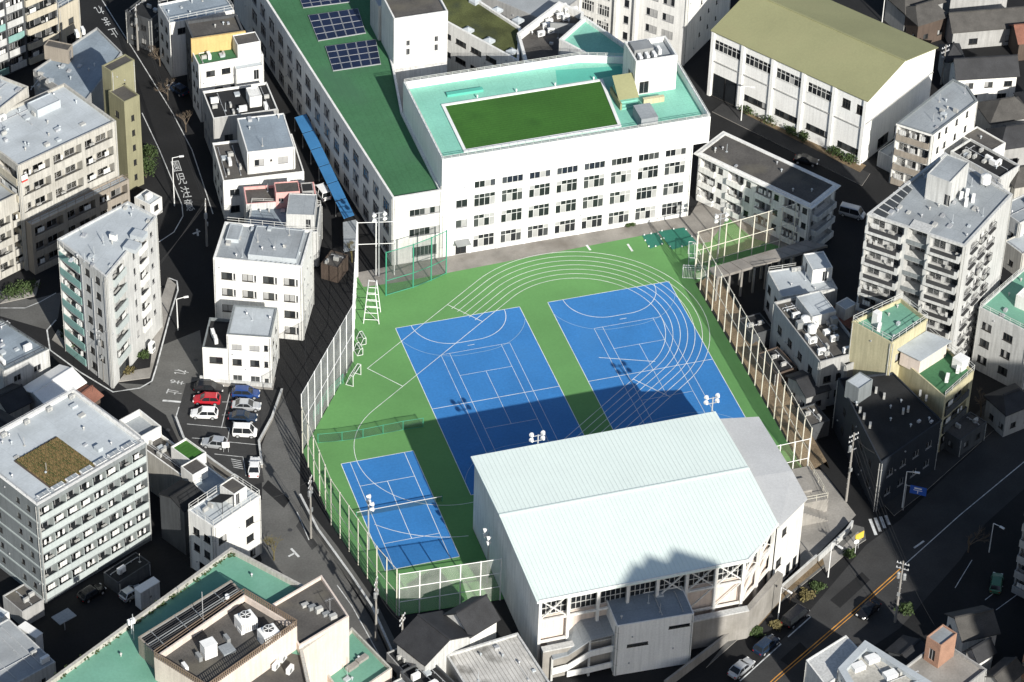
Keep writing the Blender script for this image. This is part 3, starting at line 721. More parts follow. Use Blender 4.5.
# ------------------------------------------------------------------ school
GB = spread(.2, .2, 1)
def school():
    # main block: footprint is the wall line; the top band overhangs to the right
    poly = [(-4.6, 45), (-4.6, 23), (36.9, 23), (36.9, 41), (25, 45)]
    bays = [2.43+4.515*i+4.6 for i in range(8)]
    els = []
    K = dict(nv=4, nh=2, fm='frame_white', cur=.16)
    for u in bays:
        els += win([u], [.85, 4.85, 8.85], 3.5, 2.4, **K) + win([u], [12.45], 3.5, 1.35, nv=4, nh=1, fm='frame_white', cur=.12)
    els += win([3.3], [5.3, 9.2], 1.9, 1.5, nv=2, fm='frame_grey', cur=.1) + win([3.3], [.2], 1.8, 2.2, nv=2, fm='frame_dark', cur=0)
    b = poly_building('school_building', 'white four storey school block with a green covered pool on its turquoise roof', 'school', poly, 14.1, wall='white_bright', roof='deck_turq', fac={1: els}, parapet=0.)
    r = b.root                                   # local frame = world axes, origin (-4.6,23)
    T = lambda x, y: (x+4.6, y-23)
    # upper band with pool deck
    top = [T(-4.6, 45), T(-4.6, 22.98), T(39.5, 22.98), T(39.7, 40.1), T(25, 45)]
    finish(r, top, 19.0, 'white_bright', 'deck_turq', {}, 1.3, .3, zb=14.1, wname='upper_wall')
    g = MB(); g.sheet(list(reversed([T(36.9, 23.0), T(39.5, 23.0), T(39.7, 40.1), T(36.9, 41)])), 14.1); g.build('soffit', ['white_wall'], r)
    railing(r, inset(top, .12), 19.0, .55, 'rail', step=1.3)
    # pool
    g = MB(); Z = 17.7
    pool = [T(.4, 38.4), T(.2, 26.2), T(25.2, 26.3), T(26.4, 38.5)]
    ins = inset(pool, -.5); n = 4
    for i in range(4):
        j = (i+1) % 4
        g.quad((*ins[i], Z+.25), (*ins[j], Z+.25), (*pool[j], Z+.25), (*pool[i], Z+.25)); g.quad((*ins[i], Z), (*ins[j], Z), (*ins[j], Z+.25), (*ins[i], Z+.25)); g.quad((*pool[j], Z), (*pool[i], Z), (*pool[i], Z+.25), (*pool[j], Z+.25))
    g.build('pool_kerb', ['white_metal'], r)
    g = MB(); g.sheet(pool, Z+.12); g.build('pool_cover', ['pool_cover'], r)
    for k in range(4):
        g = MB(); g.tube((*T(6+k*6.5, 39.2), Z+.25), (*T(6+k*6.5, 39.2), Z+.7), .12, n=6); g.build('starting_post', ['white_metal'], r)
    g = MB(); g.sheet([T(20.5, 43.6), T(19.5, 39.6), T(31, 39.6), T(31, 42)], Z+.006); g.build('deck_patch', ['deck_deep'], r)
    g = MB(); g.box(*T(1.5, 40.8), Z, *T(7.5, 41.6), Z+.45); g.build('bench', ['deck_deep'], r)
    # stairs with yellow edge, changing hut, tower
    g = MB()
    for k in range(8): g.box(*T(27.2, 30.2+k*.55), Z, *T(30.2, 30.75+k*.55), Z+.25*(k+1))
    g.build('stair', ['deck_turq'], r)
    g = MB(); g.prism([T(26.9, 35.2), T(26.9, 30.2), T(27.2, 30.2), T(27.2, 35.2)], Z, Z+1.2); g.add([(*T(27.0, 34.9), 21.2), (*T(30.4, 34.9), 21.2), (*T(30.4, 31.2), 18.9), (*T(27.0, 31.2), 18.9)], [(3, 2, 1, 0)]); g.build('stair_canopy', ['olive_roof'], r)
    g = MB()
    P = [T(28.4, 28.4), T(28.4, 24.4), T(31.2, 24.4), T(31.2, 28.4)]; g.prism(P, Z, Z+1.9)
    g.build('filter_hut', ['roof_grey'], r)
    b.zr = Z
    tw = sub(b, *T(30.4, 33.5), *T(37.4, 39.3), Z, 24.2, 'white_wall', 'roof_grey', name='stair_tower', parapet=.9, pt=.3, fac={1: [('w', 1.6, Z+.1, 1.6, 2.3, {})], 0: [('w', 3., Z+2, .8, 1.2, {})]})
    for (x, y) in ((31.6, 35), (32.8, 35), (34, 35), (31.6, 37), (33.3, 37.2), (35.2, 36.2)): condenser(r, *T(x, y), 23.3, R_(90), True)
    g = MB(); g.box(*T(31, 36), 23.3, *T(34.2, 38.4), 24.6); g.build('plant_box', ['grey_metal'], r)
    g = MB(); g.prism([T(31, 31.2), T(31, 30.6), T(34.5, 30.6), T(34.5, 31.2)], Z, Z+1.0); g.build('wash_stand', ['yellow_cream'], r)
    for u in bays:                                # downpipes / pilasters between bays
        g = MB(); x = u-2.26; g.box(x-.16, -.12, 0, x+.16, -.003, 14.1); g.build('pilaster', ['white_wall'], r)
    for zz in (.7, 4.7, 8.7, 12.3):
        g = MB(); g.box(4.9, -.09, zz-.12, 41.3, -.003, zz+.02); g.build('sill_band', ['white_wall'], r)
    g = MB(); g.box(2.2, -1.6, 2.75, 4.5, -.003, 2.95); g.build('door_canopy', ['grey_metal'], r)
    return b
school()
def wing():
    poly = [(-19.4, 100), (-12.5, 23.02), (-4.62, 23.02), (-4.62, 45.2), p2(394, 66, 13.2), p2(373, -10, 13.2), p2(364, -46, 13.2)]
    els = []
    for z, hh_ in ((1.0, 1.9), (5.0, 1.5), (9.0, 1.3)): els += win([5.2], [z], 5.0 if z > 2 else 4., hh_, nv=6, nh=1, fm='frame_grey', cur=.25)
    L = (Vector(poly[1])-Vector(poly[0])).length; side = []
    for i in range(15):
        side += win([L-3.0-i*4.5], [.8, 4.8, 8.6], 2.6, 2.3, nv=3, nh=2, fm='frame_grey', cur=.12)
    b = poly_building('school_wing', 'long three storey school wing with green roof and solar panels', 'school', poly, 13.2, wall='white_wall', roof='roof_green', fac={1: els, 0: side}, parapet=.5, pt=.35)
    B = Vector(poly[1]); r = b.root
    T = lambda x, y: (x-B.x, y-B.y)
    # solar arrays read from the photo, on the roof plane
    for corners in ([(308, 15), (358, 8), (366, 32), (318, 40)], [(325, 46), (376, 39), (381, 63), (333, 70)], [(297, -8), (345, -14), (350, 1), (303, 7)]):
        Q = [Vector(p2(*c, 13.0)) for c in corners]; nx, ny = 5, 4
        fr = MB()
        for j in range(2):
            a = Q[0 if j == 0 else 3]; c = Q[1 if j == 0 else 2]; fr.bar((*T(*a), 12.82), (*T(*c), 12.82), .12)
        fr.build('panel_rack', ['steel'], r)
        for i in range(nx):
            for j in range(ny):
                def bl(u, v):
                    a = Q[0].lerp(Q[1], u); c = Q[3].lerp(Q[2], u); return a.lerp(c, v)
                e = .018
                c4 = [bl((i+e)/nx, (j+e)/ny), bl((i+1-e)/nx, (j+e)/ny), bl((i+1-e)/nx, (j+1-e)/ny), bl((i+e)/nx, (j+1-e)/ny)]
                zz = lambda v: 12.98-.1*v
                zv = [zz(j/ny), zz(j/ny), zz((j+1)/ny), zz((j+1)/ny)]
                g = MB(); t4 = [(*T(*c), zv[k]) for k, c in enumerate(c4)]
                g.add(t4+[(x, y, z-.05) for x, y, z in t4], [(3, 2, 1, 0), (4, 5, 6, 7), (0, 1, 5, 4), (1, 2, 6, 5), (2, 3, 7, 6), (3, 0, 4, 7)], 1)
                mc = sum((Vector(t) for t in t4), Vector())/4
                g.add([tuple(mc+(Vector(t)-mc)*.93+Vector((0, 0, .006))) for t in t4], [(3, 2, 1, 0)], 0)
                g.build('solar_panel', ['solar', 'steel'], r)
    # white lift tower on the roof
    A, Bq, C = (Vector(p2(*q, 22.)) for q in ((383, 2), (394, 19), (448, 11)))
    b.zr = 12.7
    lx, ly = T(*Bq); wx = C.x-Bq.x
    sub(b, lx, ly, lx+wx, ly+7.5, 0, 22, 'white_wall', 'roof_dark', name='lift_tower', parapet=.5, pt=.25, fac={1: [('w', 2.4, 14.6, .6, 1.2, {}), ('w', 7.2, 14.6, .6, 1.2, {}), ('w', 2.4, 16.4, .6, 1.0, {}), ('w', 7.2, 16.4, .6, 1.0, {})]})
    sub(b, lx-.4, ly+8.0, lx+3, ly+13, 12.7, 19.5, 'white_wall_b', 'roof_pale', name='duct_house')
wing()
# ------------------------------------------------------------------ gymnasium
def gym():
    H = 13.4; HR = 14.0; yb, yr, yf = -39.2, -52.3, -69.0; x0, x1 = -18.15, 18.05
    root = thing('gymnasium', 'large pale metal roofed gymnasium standing beside the blue courts', 'gymnasium', (0, -54, 0)); O = Vector((0, -54))
    T = lambda x, y: (x, y+54)
    foot = [T(x0, yb), T(x0, yf), T(11.5, yf), T(x1, -63.3), T(x1, yb)]
    def zr(y): y = y-54; return H+(HR-H)*(1-abs(y-yr)/(yb-yr))
    w = MB()
    # left gable wall
    w.add([(*T(x0, yb), 0), (*T(x0, yr), 0), (*T(x0, yf), 0), (*T(x0, yf), H-.1), (*T(x0, yr), HR-.1), (*T(x0, yb), H-.1)], [(0, 1, 2, 3, 4, 5)])
    w.quad((*T(x1, yb), 0), (*T(x0, yb), 0), (*T(x0, yb), H-.1), (*T(x1, yb), H-.1))
    w.quad((*T(x1, -63.3), 0), (*T(x1, yb), 0), (*T(x1, yb), H-.1), (*T(x1, -63.3), H-.1))
    w.build('wall', ['white_wall'], root)
    # front: set-back lower wall, deep window band behind a steel portal frame
    segs = [((x0, yf), (11.5, yf), 7), ((11.5, yf), (x1, -63.3), 2)]
    fw = MB()
    for (a, b, n) in segs:
        a = Vector(T(*a)); b = Vector(T(*b)); L = (b-a).length; ud = (b-a)/L; inn = Vector((-ud.y, ud.x))
        def P3(u, z, d=0): q = a+ud*u+inn*d; return (q.x, q.y, z)
        fw.quad(P3(0, 0, .9), P3(L, 0, .9), P3(L, 9.0, .9), P3(0, 9.0, .9), 0)
        fw.quad(P3(0, 9.0, .9), P3(L, 9.0, .9), P3(L, 9.0, 1.3), P3(0, 9.0, 1.3), 0)
        fw.quad(P3(0, 12.4, .9), P3(L, 12.4, .9), P3(L, 13.2, .9), P3(0, 13.2, .9), 0)
        for i in range(n):
            u0 = L*i/n; u1 = L*(i+1)/n
            # glazing band of each bay
            gl = MB(); gl.quad(P3(u0, 9.0, 1.25), P3(u1, 9.0, 1.25), P3(u1, 12.45, 1.25), P3(u0, 12.45, 1.25), 1)
            for k in range(7):
                uu = u0+(u1-u0)*k/6; gl.bar(P3(uu, 9., 1.18), P3(uu, 12.4, 1.18), .07)
            for zz in (9.05, 10.2, 11.3, 12.35): gl.bar(P3(u0, zz, 1.17), P3(u1, zz, 1.17), .07)
            gl.build('window', ['frame_white', 'glass'], root)
            if i in (0, 4, 5, 6) or n == 2:
                bx = MB(); bx.bar(P3(u0+.25, 9.1, .3), P3(u1-.25, 12.6, .3), .22, .12); bx.bar(P3(u0+.25, 12.6, .42), P3(u1-.25, 9.1, .42), .22, .12); bx.build('brace', ['white_wall'], root)
            if i >= 5 or n == 2:
                bx = MB(); bx.bar(P3(u0+.25, 5.2, .3), P3(u1-.25, 8.8, .3), .2, .12); bx.build('brace', ['white_wall'], root)
        for i in range(n+1):
            u = min(max(L*i/n, .22), L-.22)
            if n == 2 and i == 0: continue
            c = MB(); q = [P3(u-.2, 0, 0), P3(u+.2, 0, 0), P3(u+.2, 0, .45), P3(u-.2, 0, .45)]
            c.add(q+[(p[0], p[1], 13.1) for p in q], [(0, 1, 5, 4), (1, 2, 6, 5), (2, 3, 7, 6), (3, 0, 4, 7), (4, 5, 6, 7)]); c.build('column', ['white_wall'], root)
        for zz in (8.95, 5.0):
            bm_ = MB(); bm_.bar(P3(.45, zz, .25), P3(L-.45, zz, .25), .3, .3); bm_.build('beam', ['white_wall'], root)
        fs = MB(); fs.bar(P3(-.1, 13.05, -.25), P3(L+.1, 13.05, -.25), .12, .55); fs.build('fascia', ['white_wall'], root)
    fw.build('front_wall', ['pink_wall'], root)
    # roof slabs
    ov = .45
    rf = MB()
    def slab(pts, zs, t=.28):
        n = len(pts); up = [(*p, z) for p, z in zip(pts, zs)]; lo = [(*p, z-t) for p, z in zip(pts, zs)]
        rf.add(up+lo, [tuple(range(n)), tuple(reversed(range(n, 2*n)))]+[(n+i, n+(i+1) % n, (i+1) % n, i) for i in range(n)])
    back = [T(x0-ov, yr), T(x1, yr), T(x1, yb+ov), T(x0-ov, yb+ov)]
    slab(back, [HR, HR, zr(T(0, yb+ov)[1]), zr(T(0, yb+ov)[1])])
    fr = [(x0-ov, yf-ov), (11.7, yf-ov), (x1+.02, -63.8), (x1+.02, yr), (x0-ov, yr)]
    slab([T(*p) for p in fr], [zr(p[1]+54) for p in fr])
    rf.build('roof', ['gym_roof'], root)
    sm = MB(); x = x0-ov+.3
    while x < x1-.1:
        yfr = yf-ov+.03
        if x > 11.7: yfr = -69.45+(x-11.7)*(69.45-63.8)/(x1-11.7)+.05
        for ya, yb_ in ((yfr, yr), (yr, yb+ov-.03)):
            sm.bar((*T(x, ya), zr(ya+54)+.03), (*T(x, yb_), zr(yb_+54)+.02), .05, .045)
        x += .62
    sm.build('roof_seams', ['gym_seam'], root, kind='stuff')
    rc = MB(); rc.bar((*T(x0-ov-.02, yr), HR+.06), (*T(x1-.05, yr), HR+.06), .35, .12); rc.build('ridge_cap', ['gym_seam'], root)
    # grey side block
    ex = MB(); e = [T(x1+.03, -63.6), T(23.85, -59.2), T(23.85, -41), T(x1+.03, -40.2)]
    he = [12.7, 12.5, 12.5, 12.7]
    els = {0: win([2.2], [9.6], 1.2, 1.3, fm='frame_dark', nv=2) + win([1.4], [4.2], 1.4, 1.5, fm='frame_dark', nv=2) + win([4.4, 6.2], [.4], 1.1, 2.2, fm='frame_dark', nv=1, cur=0), 1: win(spread(1, 17, 4), [9., 5., 1.2], 1.6, 1.2, fm='frame_dark')}
    for i in range(3):
        a = Vector(e[i]); c = Vector(e[i+1]); L = (c-a).length; ud = (c-a)/L
        face(root, ex, (a.x, a.y), (ud.x, ud.y), L, 0, 12.5, els.get(i, []))
    ex.build('side_wall', ['white_wall'], root)
    rf = MB(); pts = [T(x1+.04, -64.0), T(24.2, -59.3), T(24.1, -53.6), T(24.0, -40.7), T(x1+.04, -39.8), T(x1+.04, -53.5)]
    zs = [12.95, 12.75, 13.15, 12.6, 12.8, 13.3]
    for idx in ((0, 1, 2, 5), (5, 2, 3, 4)):
        P = [(*pts[i], zs[i]) for i in idx]; Q = [(x, y, z-.2) for x, y, z in P]
        rf.add(P+Q, [(0, 1, 2, 3), (7, 6, 5, 4)]+[(4+i, 4+(i+1) % 4, (i+1) % 4, i) for i in range(4)])
    rf.build('side_roof', ['gym_roof_b'], root)
    return root
gym()
def annex():
    # white box on stilts with two slot windows, before the gymnasium front
    A = [p2(609, 589+0, 9.2), p2(617, 626, 9.2), p2(695, 612, 9.2)]
    b = rect_building('annex_block', 'white windowless box annexe with two slot windows before the gymnasium', 'building', (606, 598), (617, 626), (694, 613), 9.4, wall='white_bright', roof='roof_bluegrey', parapet=.12, pt=.15,
        fac={1: win([3.1], [5.0], 3.0, .55, nv=1, fm='frame_dark', cur=0)+win([8.9], [7.2], 3.0, .5, nv=1, fm='frame_dark', cur=0)}, walls=['concrete'])
    r = b.root
    rooftop(b, 5, 0, pipes=2, hatch=False)
    # stepped canopy roofs over the entrance stair
    c = thing('entrance_canopy', 'grey folded canopy roof over the stair left of the white annexe', 'canopy', (*p2(548, 655), 0)); o = px(548, 655)
    def L(x, y, z): v = px(x, y, z); return (v.x-o.x, v.y-o.y, z)
    g = MB(); zz = [5.2, 5.2, 6.6, 6.6]
    a0, a1, b0, b1, c0, c1 = L(541, 629, 4.4), L(553, 659, 4.4), L(561, 630, 4.4), L(568, 655, 4.4), L(577, 613, 7.0), L(591, 640, 7.0)
    d0, d1 = L(604, 605, 7.0), L(616, 634, 7.0)
    for s in ((a1, b1, b0, a0), (b1, c1, c0, b0), (c1, d1, d0, c0)):
        lo = [(x, y, z-.18) for x, y, z in s]; g.add(list(s)+lo, [(0, 1, 2, 3), (7, 6, 5, 4)]+[(4+i, 4+(i+1) % 4, (i+1) % 4, i) for i in range(4)])
    g.build('canopy_roof', ['roof_grey'], c)
    def wallrun(nm, pts, hgt, m='white_bright'):
        g = MB()
        for i in range(len(pts)-1):
            (x0, y0, z0), (x1, y1, z1) = pts[i], pts[i+1]; d = Vector((x1-x0, y1-y0)).normalized(); n_ = Vector((-d.y, d.x))*.18
            g.add([(x0, y0, z0), (x1, y1, z1), (x1+n_.x, y1+n_.y, z1), (x0+n_.x, y0+n_.y, z0), (x0, y0, z0+hgt), (x1, y1, z1+hgt), (x1+n_.x, y1+n_.y, z1+hgt), (x0+n_.x, y0+n_.y, z0+hgt)], [(4, 5, 6, 7), (0, 1, 5, 4), (1, 2, 6, 5), (2, 3, 7, 6), (3, 0, 4, 7), (3, 2, 1, 0)])
        g.build(nm, [m], c)
    s = lambda p, dz, f=1.0: (p[0], p[1], max(0, p[2]+dz))
    wallrun('balustrade', [s(a1, -3.0), s(b1, -3.0), s(c1, -3.2), s(d1, -3.2)], 1.1)
    wallrun('balustrade', [s(b1, -4.2), s(c1, -6.2), s(d1, -6.2)], 1.0)
    wallrun('back_wall', [s(a0, -4.3), s(b0, -4.3), s(c0, -6.9), s(d0, -6.9)], 4.0, 'dark_wall')
    for q in (a1, c1, d1):
        g = MB(); g.box(q[0]-.15, q[1]+.2, 0, q[0]+.15, q[1]+.5, q[2]-.18); g.build('pillar', ['white_wall_b'], c)
    # retaining wall at the gymnasium foot
    w = thing('retaining_wall', 'weathered concrete retaining wall below the gymnasium front', 'wall', (0, -71, 0)); g = MB()
    g.box(-18, 0, 0, 11.8, .9, 5.2); g.add([(11.8, 0, 0), (18.9, 5.7, 0), (18.4, 6.6, 0), (11.6, .9, 0), (11.8, 0, 5.2), (18.9, 5.7, 5.2), (18.4, 6.6, 5.2), (11.6, .9, 5.2)], [(4, 5, 6, 7), (0, 1, 5, 4), (1, 2, 6, 5), (2, 3, 7, 6), (3, 0, 4, 7)])
    g.build('wall_face', ['concrete'], w)
    g = MB(); g.box(-18, -.06, 5.2, 11.7, .96, 5.4); g.build('coping', ['white_wall_b'], w)
annex()
# ------------------------------------------------------------------ buildings left of the school
def L1():
    G = [Vector(p2(*q)) for q in ((-45, 98), (61, 52))]; e = (G[1]-G[0]); L = e.length; e.normalize(); n = Vector((-e.y, e.x))
    poly = [tuple(G[0]+n*12), tuple(G[0]), tuple(G[1]), tuple(G[1]+n*12)]
    z = floors(.6, 2.9, 9)
    els = []
    for i, (u0, u1) in enumerate(((.4, 3.6), (4.0, 7.2), (7.6, 10.9), (11.3, 14.5))):
        els += [('b', u0, u1, zz, 2.3, dict(proj=.2, pm='teal' if (k+i) % 3 == 2 else 'white_wall_b', nw=2, ac=.5, cur=.5, depth=1.0)) for k, zz in enumerate(z)]
    els += balc(15.0, L-.5, z, proj=.5, pm='beige_wall', nw=2, ac=.8)
    b = poly_building('apartment_tower', 'dark apartment tower with teal and white balcony panels above the blue grey roof', 'building', poly, 27, wall='dark_wall', roof='roof_grey', fac={1: els})
    G2 = [Vector(p2(*q)) for q in ((61.5, 51.5), (82, 40))]; e = (G2[1]-G2[0]).normalized(); n = Vector((-e.y, e.x))
    poly = [tuple(G2[0]+n*9), tuple(G2[0]), tuple(G2[1]), tuple(G2[1]+n*9)]
    W = (G2[1]-G2[0]).length
    b = poly_building('office_annex', 'small beige block with a glass edged terrace beside the dark apartment tower', 'building', poly, 8.6, wall='beige_wall', roof='roof_bluegrey', fac={1: win([W*.55], [4.4], 1.2, 1.2, fm='frame_dark', cur=0)+win([W*.5], [.2], 2, 2.2, fm='frame_dark', cur=0)}, parapet=.4, rail=1.1)
    rooftop(b, 3, 2)
L1()
def L2():
    b = pb('flat_roof_block', 'broad low block with an open blue grey flat roof behind the cream balcony flats', 'building', [(33, 70), (84, 103), (122, 52), (97, 27)], 11.5, wall='grey_wall', roof='roof_bluegrey', parapet=.35)
    subp(b, (44, 45), (64, 50), (76, 45), 11.2, 13.9, wall='taupe_wall', roof='roof_dark', fac={1: [('w', 1., 11.3, .9, 2.0, {})]})
    rooftop(b, 21, 3, area=(1, 6, 6, 10))
    for q in ((77, 36), (83, 33)): condenser(b.root, *lp(b, *q, 11.2), 11.2, R_(40), True)
    # olive tower
    t = rb('stair_tower', 'olive tiled stair tower with a dark roof beside the shaded street', 'building', (101, 66), (111, 71.5), (135, 60), 21, wall='olive_wall', roof='roof_dark', parapet=.2, F=lambda W, D: {1: win([W*.5], floors(2, 2.9, 6), .7, 1.1, fm='frame_dark', cur=0), 0: []})
    t2 = rb('stair_tower', 'lower olive tiled block with small windows below the tall stair tower', 'building', (110, 90), (124, 102), (138, 94), 17.5, wall='olive_wall', roof='roof_dark', parapet=.2, F=lambda W, D: {1: win([W*.5], floors(1.6, 2.9, 5), .6, 1.1, fm='frame_dark', cur=0), 0: win([D*.5], [13.5], 1., 1.2, fm='frame_dark')})
    g = MB()
L2()
def L3():
    def F(W, D):
        z = floors(.5, 3.2, 6); R = []
        n = 3; bw = (W-.6)/n
        for i in range(n): R += balc(.5+i*bw, .5+i*bw+bw-.7, z, h=2.5, ph=.85, proj=.06, pm='cream_wall', nw=2, ac=.35, laundry=.3, depth=1.5, cur=.2)
        Lf = []
        for i in range(2): Lf += balc(1+i*D/2, (i+1)*D/2-.4, z, proj=.25, pm='beige_wall', nw=2, ac=.8, depth=1.1)
        return {1: R, 0: Lf}
    b = rb('balcony_flats', 'cream seven storey flats with deep balconies and a pale grey roof', 'building', (-36, 128), (18, 166), (118, 122), 20.2, F=F, wall='cream_wall', roof='roof_pale', parapet=.45, pt=.3)
    # podium in front, brown railings
    z = floors(.4, 3.0, 3); W = b.W
    els = []
    for i in range(3): els += balc(.6+i*W/3, (i+1)*W/3-.2, z, h=2.5, ph=.85, proj=.06, pm='taupe_wall', nw=2, ac=.3, depth=1.4, cur=.4)
    finish(b.root, [(.4, -.01), (.4, -1.7), (W+.6, -1.7), (W+.6, -.01)], 9.6, 'taupe_wall', 'roof_grey', {1: els}, .3, .15, wname='podium_wall')
    railing(b.root, [(.5, -1.6), (W+.5, -1.6)], 9.6, 1.0, 'brown_metal', closed=False)
    b2 = rb('balcony_flats', 'taller rear section of the cream flats with a plain pale roof', 'building', (-60, 95), (-2, 110), (36, 90), 21.6, wall='cream_wall', roof='roof_pale', parapet=.5)
    rooftop(b, 8, 3, area=(3, 8, 14, 12)); rooftop(b2, 9, 1, pipes=1); vents(b, 18, 12); vents(b2, 19, 6)
    subp(b, (27, 103), (40, 112), (58, 98), 19.7, 21.2, wall='roof_pale', roof='roof_pale')
    for (u, zz, m) in ((.75, 17.4, 'white_metal'), (.75, 17.05, 'sign_red')):
        g = MB(); g.box(u-.5, -.32, zz, u+.6, -.27, zz+(.9 if m == 'white_metal' else .3)); g.build('sign_board', [m], b.root)
    # green verge and lower left extension
    L = rb('balcony_flats', 'left section of the cream flats in front of the hedge, with small balconies', 'building', (-60, 170), (-8, 206), (28, 190), 14.5, wall='cream_wall', roof='roof_grey', F=lambda W, D: {1: balc(.5, W/2-.2, floors(.5, 2.8, 4), proj=.3, pm='cream_wall', nw=1, ac=.9)+balc(W/2+.2, W-.4, floors(.5, 2.8, 4), proj=.3, pm='cream_wall', nw=1, ac=.9)})
    rooftop(L, 10, 4)
L3()
def L4():
    def F(L):
        z = floors(.5, 2.95, 7); e0 = balc(.4, 5.4, z, proj=.15, pm='teal', nw=2, ac=.9, depth=1.2, rm='rail', cur=.55)
        e0 += win([7.3, 9.8], floors(3.9, 2.95, 6), 1.1, 1.25, fm='frame_dark', cur=.1, nv=2) + win([7.6], [1.], 1.4, 1.4, fm='frame_dark')
        e1 = balc(1.9, 5.6, z[1:], proj=.35, pm='mint', nw=2, ac=.6, depth=1.0, cur=.5, laundry=.2)
        e1 += win([8.6], floors(3.7, 2.95, 6), .7, 1.3, fm='frame_grey', nv=1) + balc(10.2, 12.6, z[1:], proj=.3, pm='white_wall', nw=1, ac=.5, depth=.8) + win([14.2], floors(4, 2.95, 6), .8, .9, nv=1, fm='frame_grey')
        e1 += win([3.8], [.3], 3.2, 2.1, nv=3, fm='frame_dark', cur=0)
        return {0: e0, 1: e1}
    b = pb('corner_flats', 'white seven storey corner flats with teal balcony panels and a pale roof', 'building', [(57, 239), (106, 277), (157, 216), (128, 201)], 21.2, F=F, wall='white_wall_b', roof='roof_pale', parapet=.3, pt=.3)
    r = b.root
    subp(b, (131, 233), (140, 239), (149, 232), 20.9, 21.7, wall='roof_pale', roof='roof_pale', name='roof_box', parapet=0)
    subp(b, (124, 245), (134, 252), (142, 243), 20.9, 21.6, wall='roof_pale', roof='roof_pale', name='roof_box', parapet=0)
    subp(b, (110, 233), (114, 237), (118, 234), 20.9, 21.9, wall='white_wall', roof='roof_pale', name='roof_hatch', parapet=0)
    vents(b, 4, 9, area=(1, 3, 9, 9))
    for (u, hh_) in ((6.0, 20), (8.6, 19), (11.5, 20)):
        g = MB(); ud = (Vector(b.poly[1])-Vector(b.poly[0])).normalized(); q = Vector(b.poly[0])+ud*u; n = Vector((ud.y, -ud.x))*.1
        g.tube((*(q+n), .1), (*(q+n), hh_), .07, n=6); g.build('downpipe', ['steel'], r)
L4()
def L5():
    b = pb('shop_house', 'low white house with a dark grey roof beside the street corner', 'house', [(-32, 335), (4, 371), (49, 349), (2, 319)], 7.0, wall='white_wall_b', roof='roof_bluegrey', parapet=.25, pt=.3, capm='slate_wall', F=lambda L: {1: win([2.2, 5.8], [3.9], 1.3, 1.2, fm='frame_grey')+win([5.4], [.8], 1.4, 1.2), 0: []})
    rooftop(b, 31, 4); railing(b.root, inset(b.poly, .4), 7., .5, 'dark_metal')
    gable_house('workshop', 'white sheet roofed workshop between the grey roofed house and the rusty shed', (15, 392), (47, 407), (91, 385), 4.6, 5.6, 'white_wall_b', 'white_metal', axis='x', cat='workshop', F=lambda W, D: {1: win([2., 5.4], [1.6], 1.2, 1.1)})
    gable_house('rusty_shed', 'small shed with a rust red and brown sheet roof behind the roof garden block', (33, 421), (60, 428), (110, 399), 4.0, 4.7, 'brown_wall', 'rust_roof', axis='x', cat='shed')
    gable_house('brown_hut', 'tiny brown hut with a pyramid roof beside the roof garden block', (38, 414), (47, 424), (65, 415), 4.6, 5.8, 'brown_wall', 'tile_brown', axis='x', hip=1.2, cat='hut')
    gable_house('dark_house', 'dark blue tiled house at the foot of the white sheet roof', (-25, 426), (2, 446), (28, 426), 5.2, 6.6, 'grey_wall', 'tile_dark', axis='y')
    b = rb('stair_box', 'small open topped white stair block between the roof garden block and street', 'building', (123, 418), (141, 437), (158, 424), 9, wall='white_wall', roof='roof_grey', parapet=1., pt=.2, F=lambda W, D: {1: win([W/2], [5], .8, 1., fm='frame_dark')})
L5()
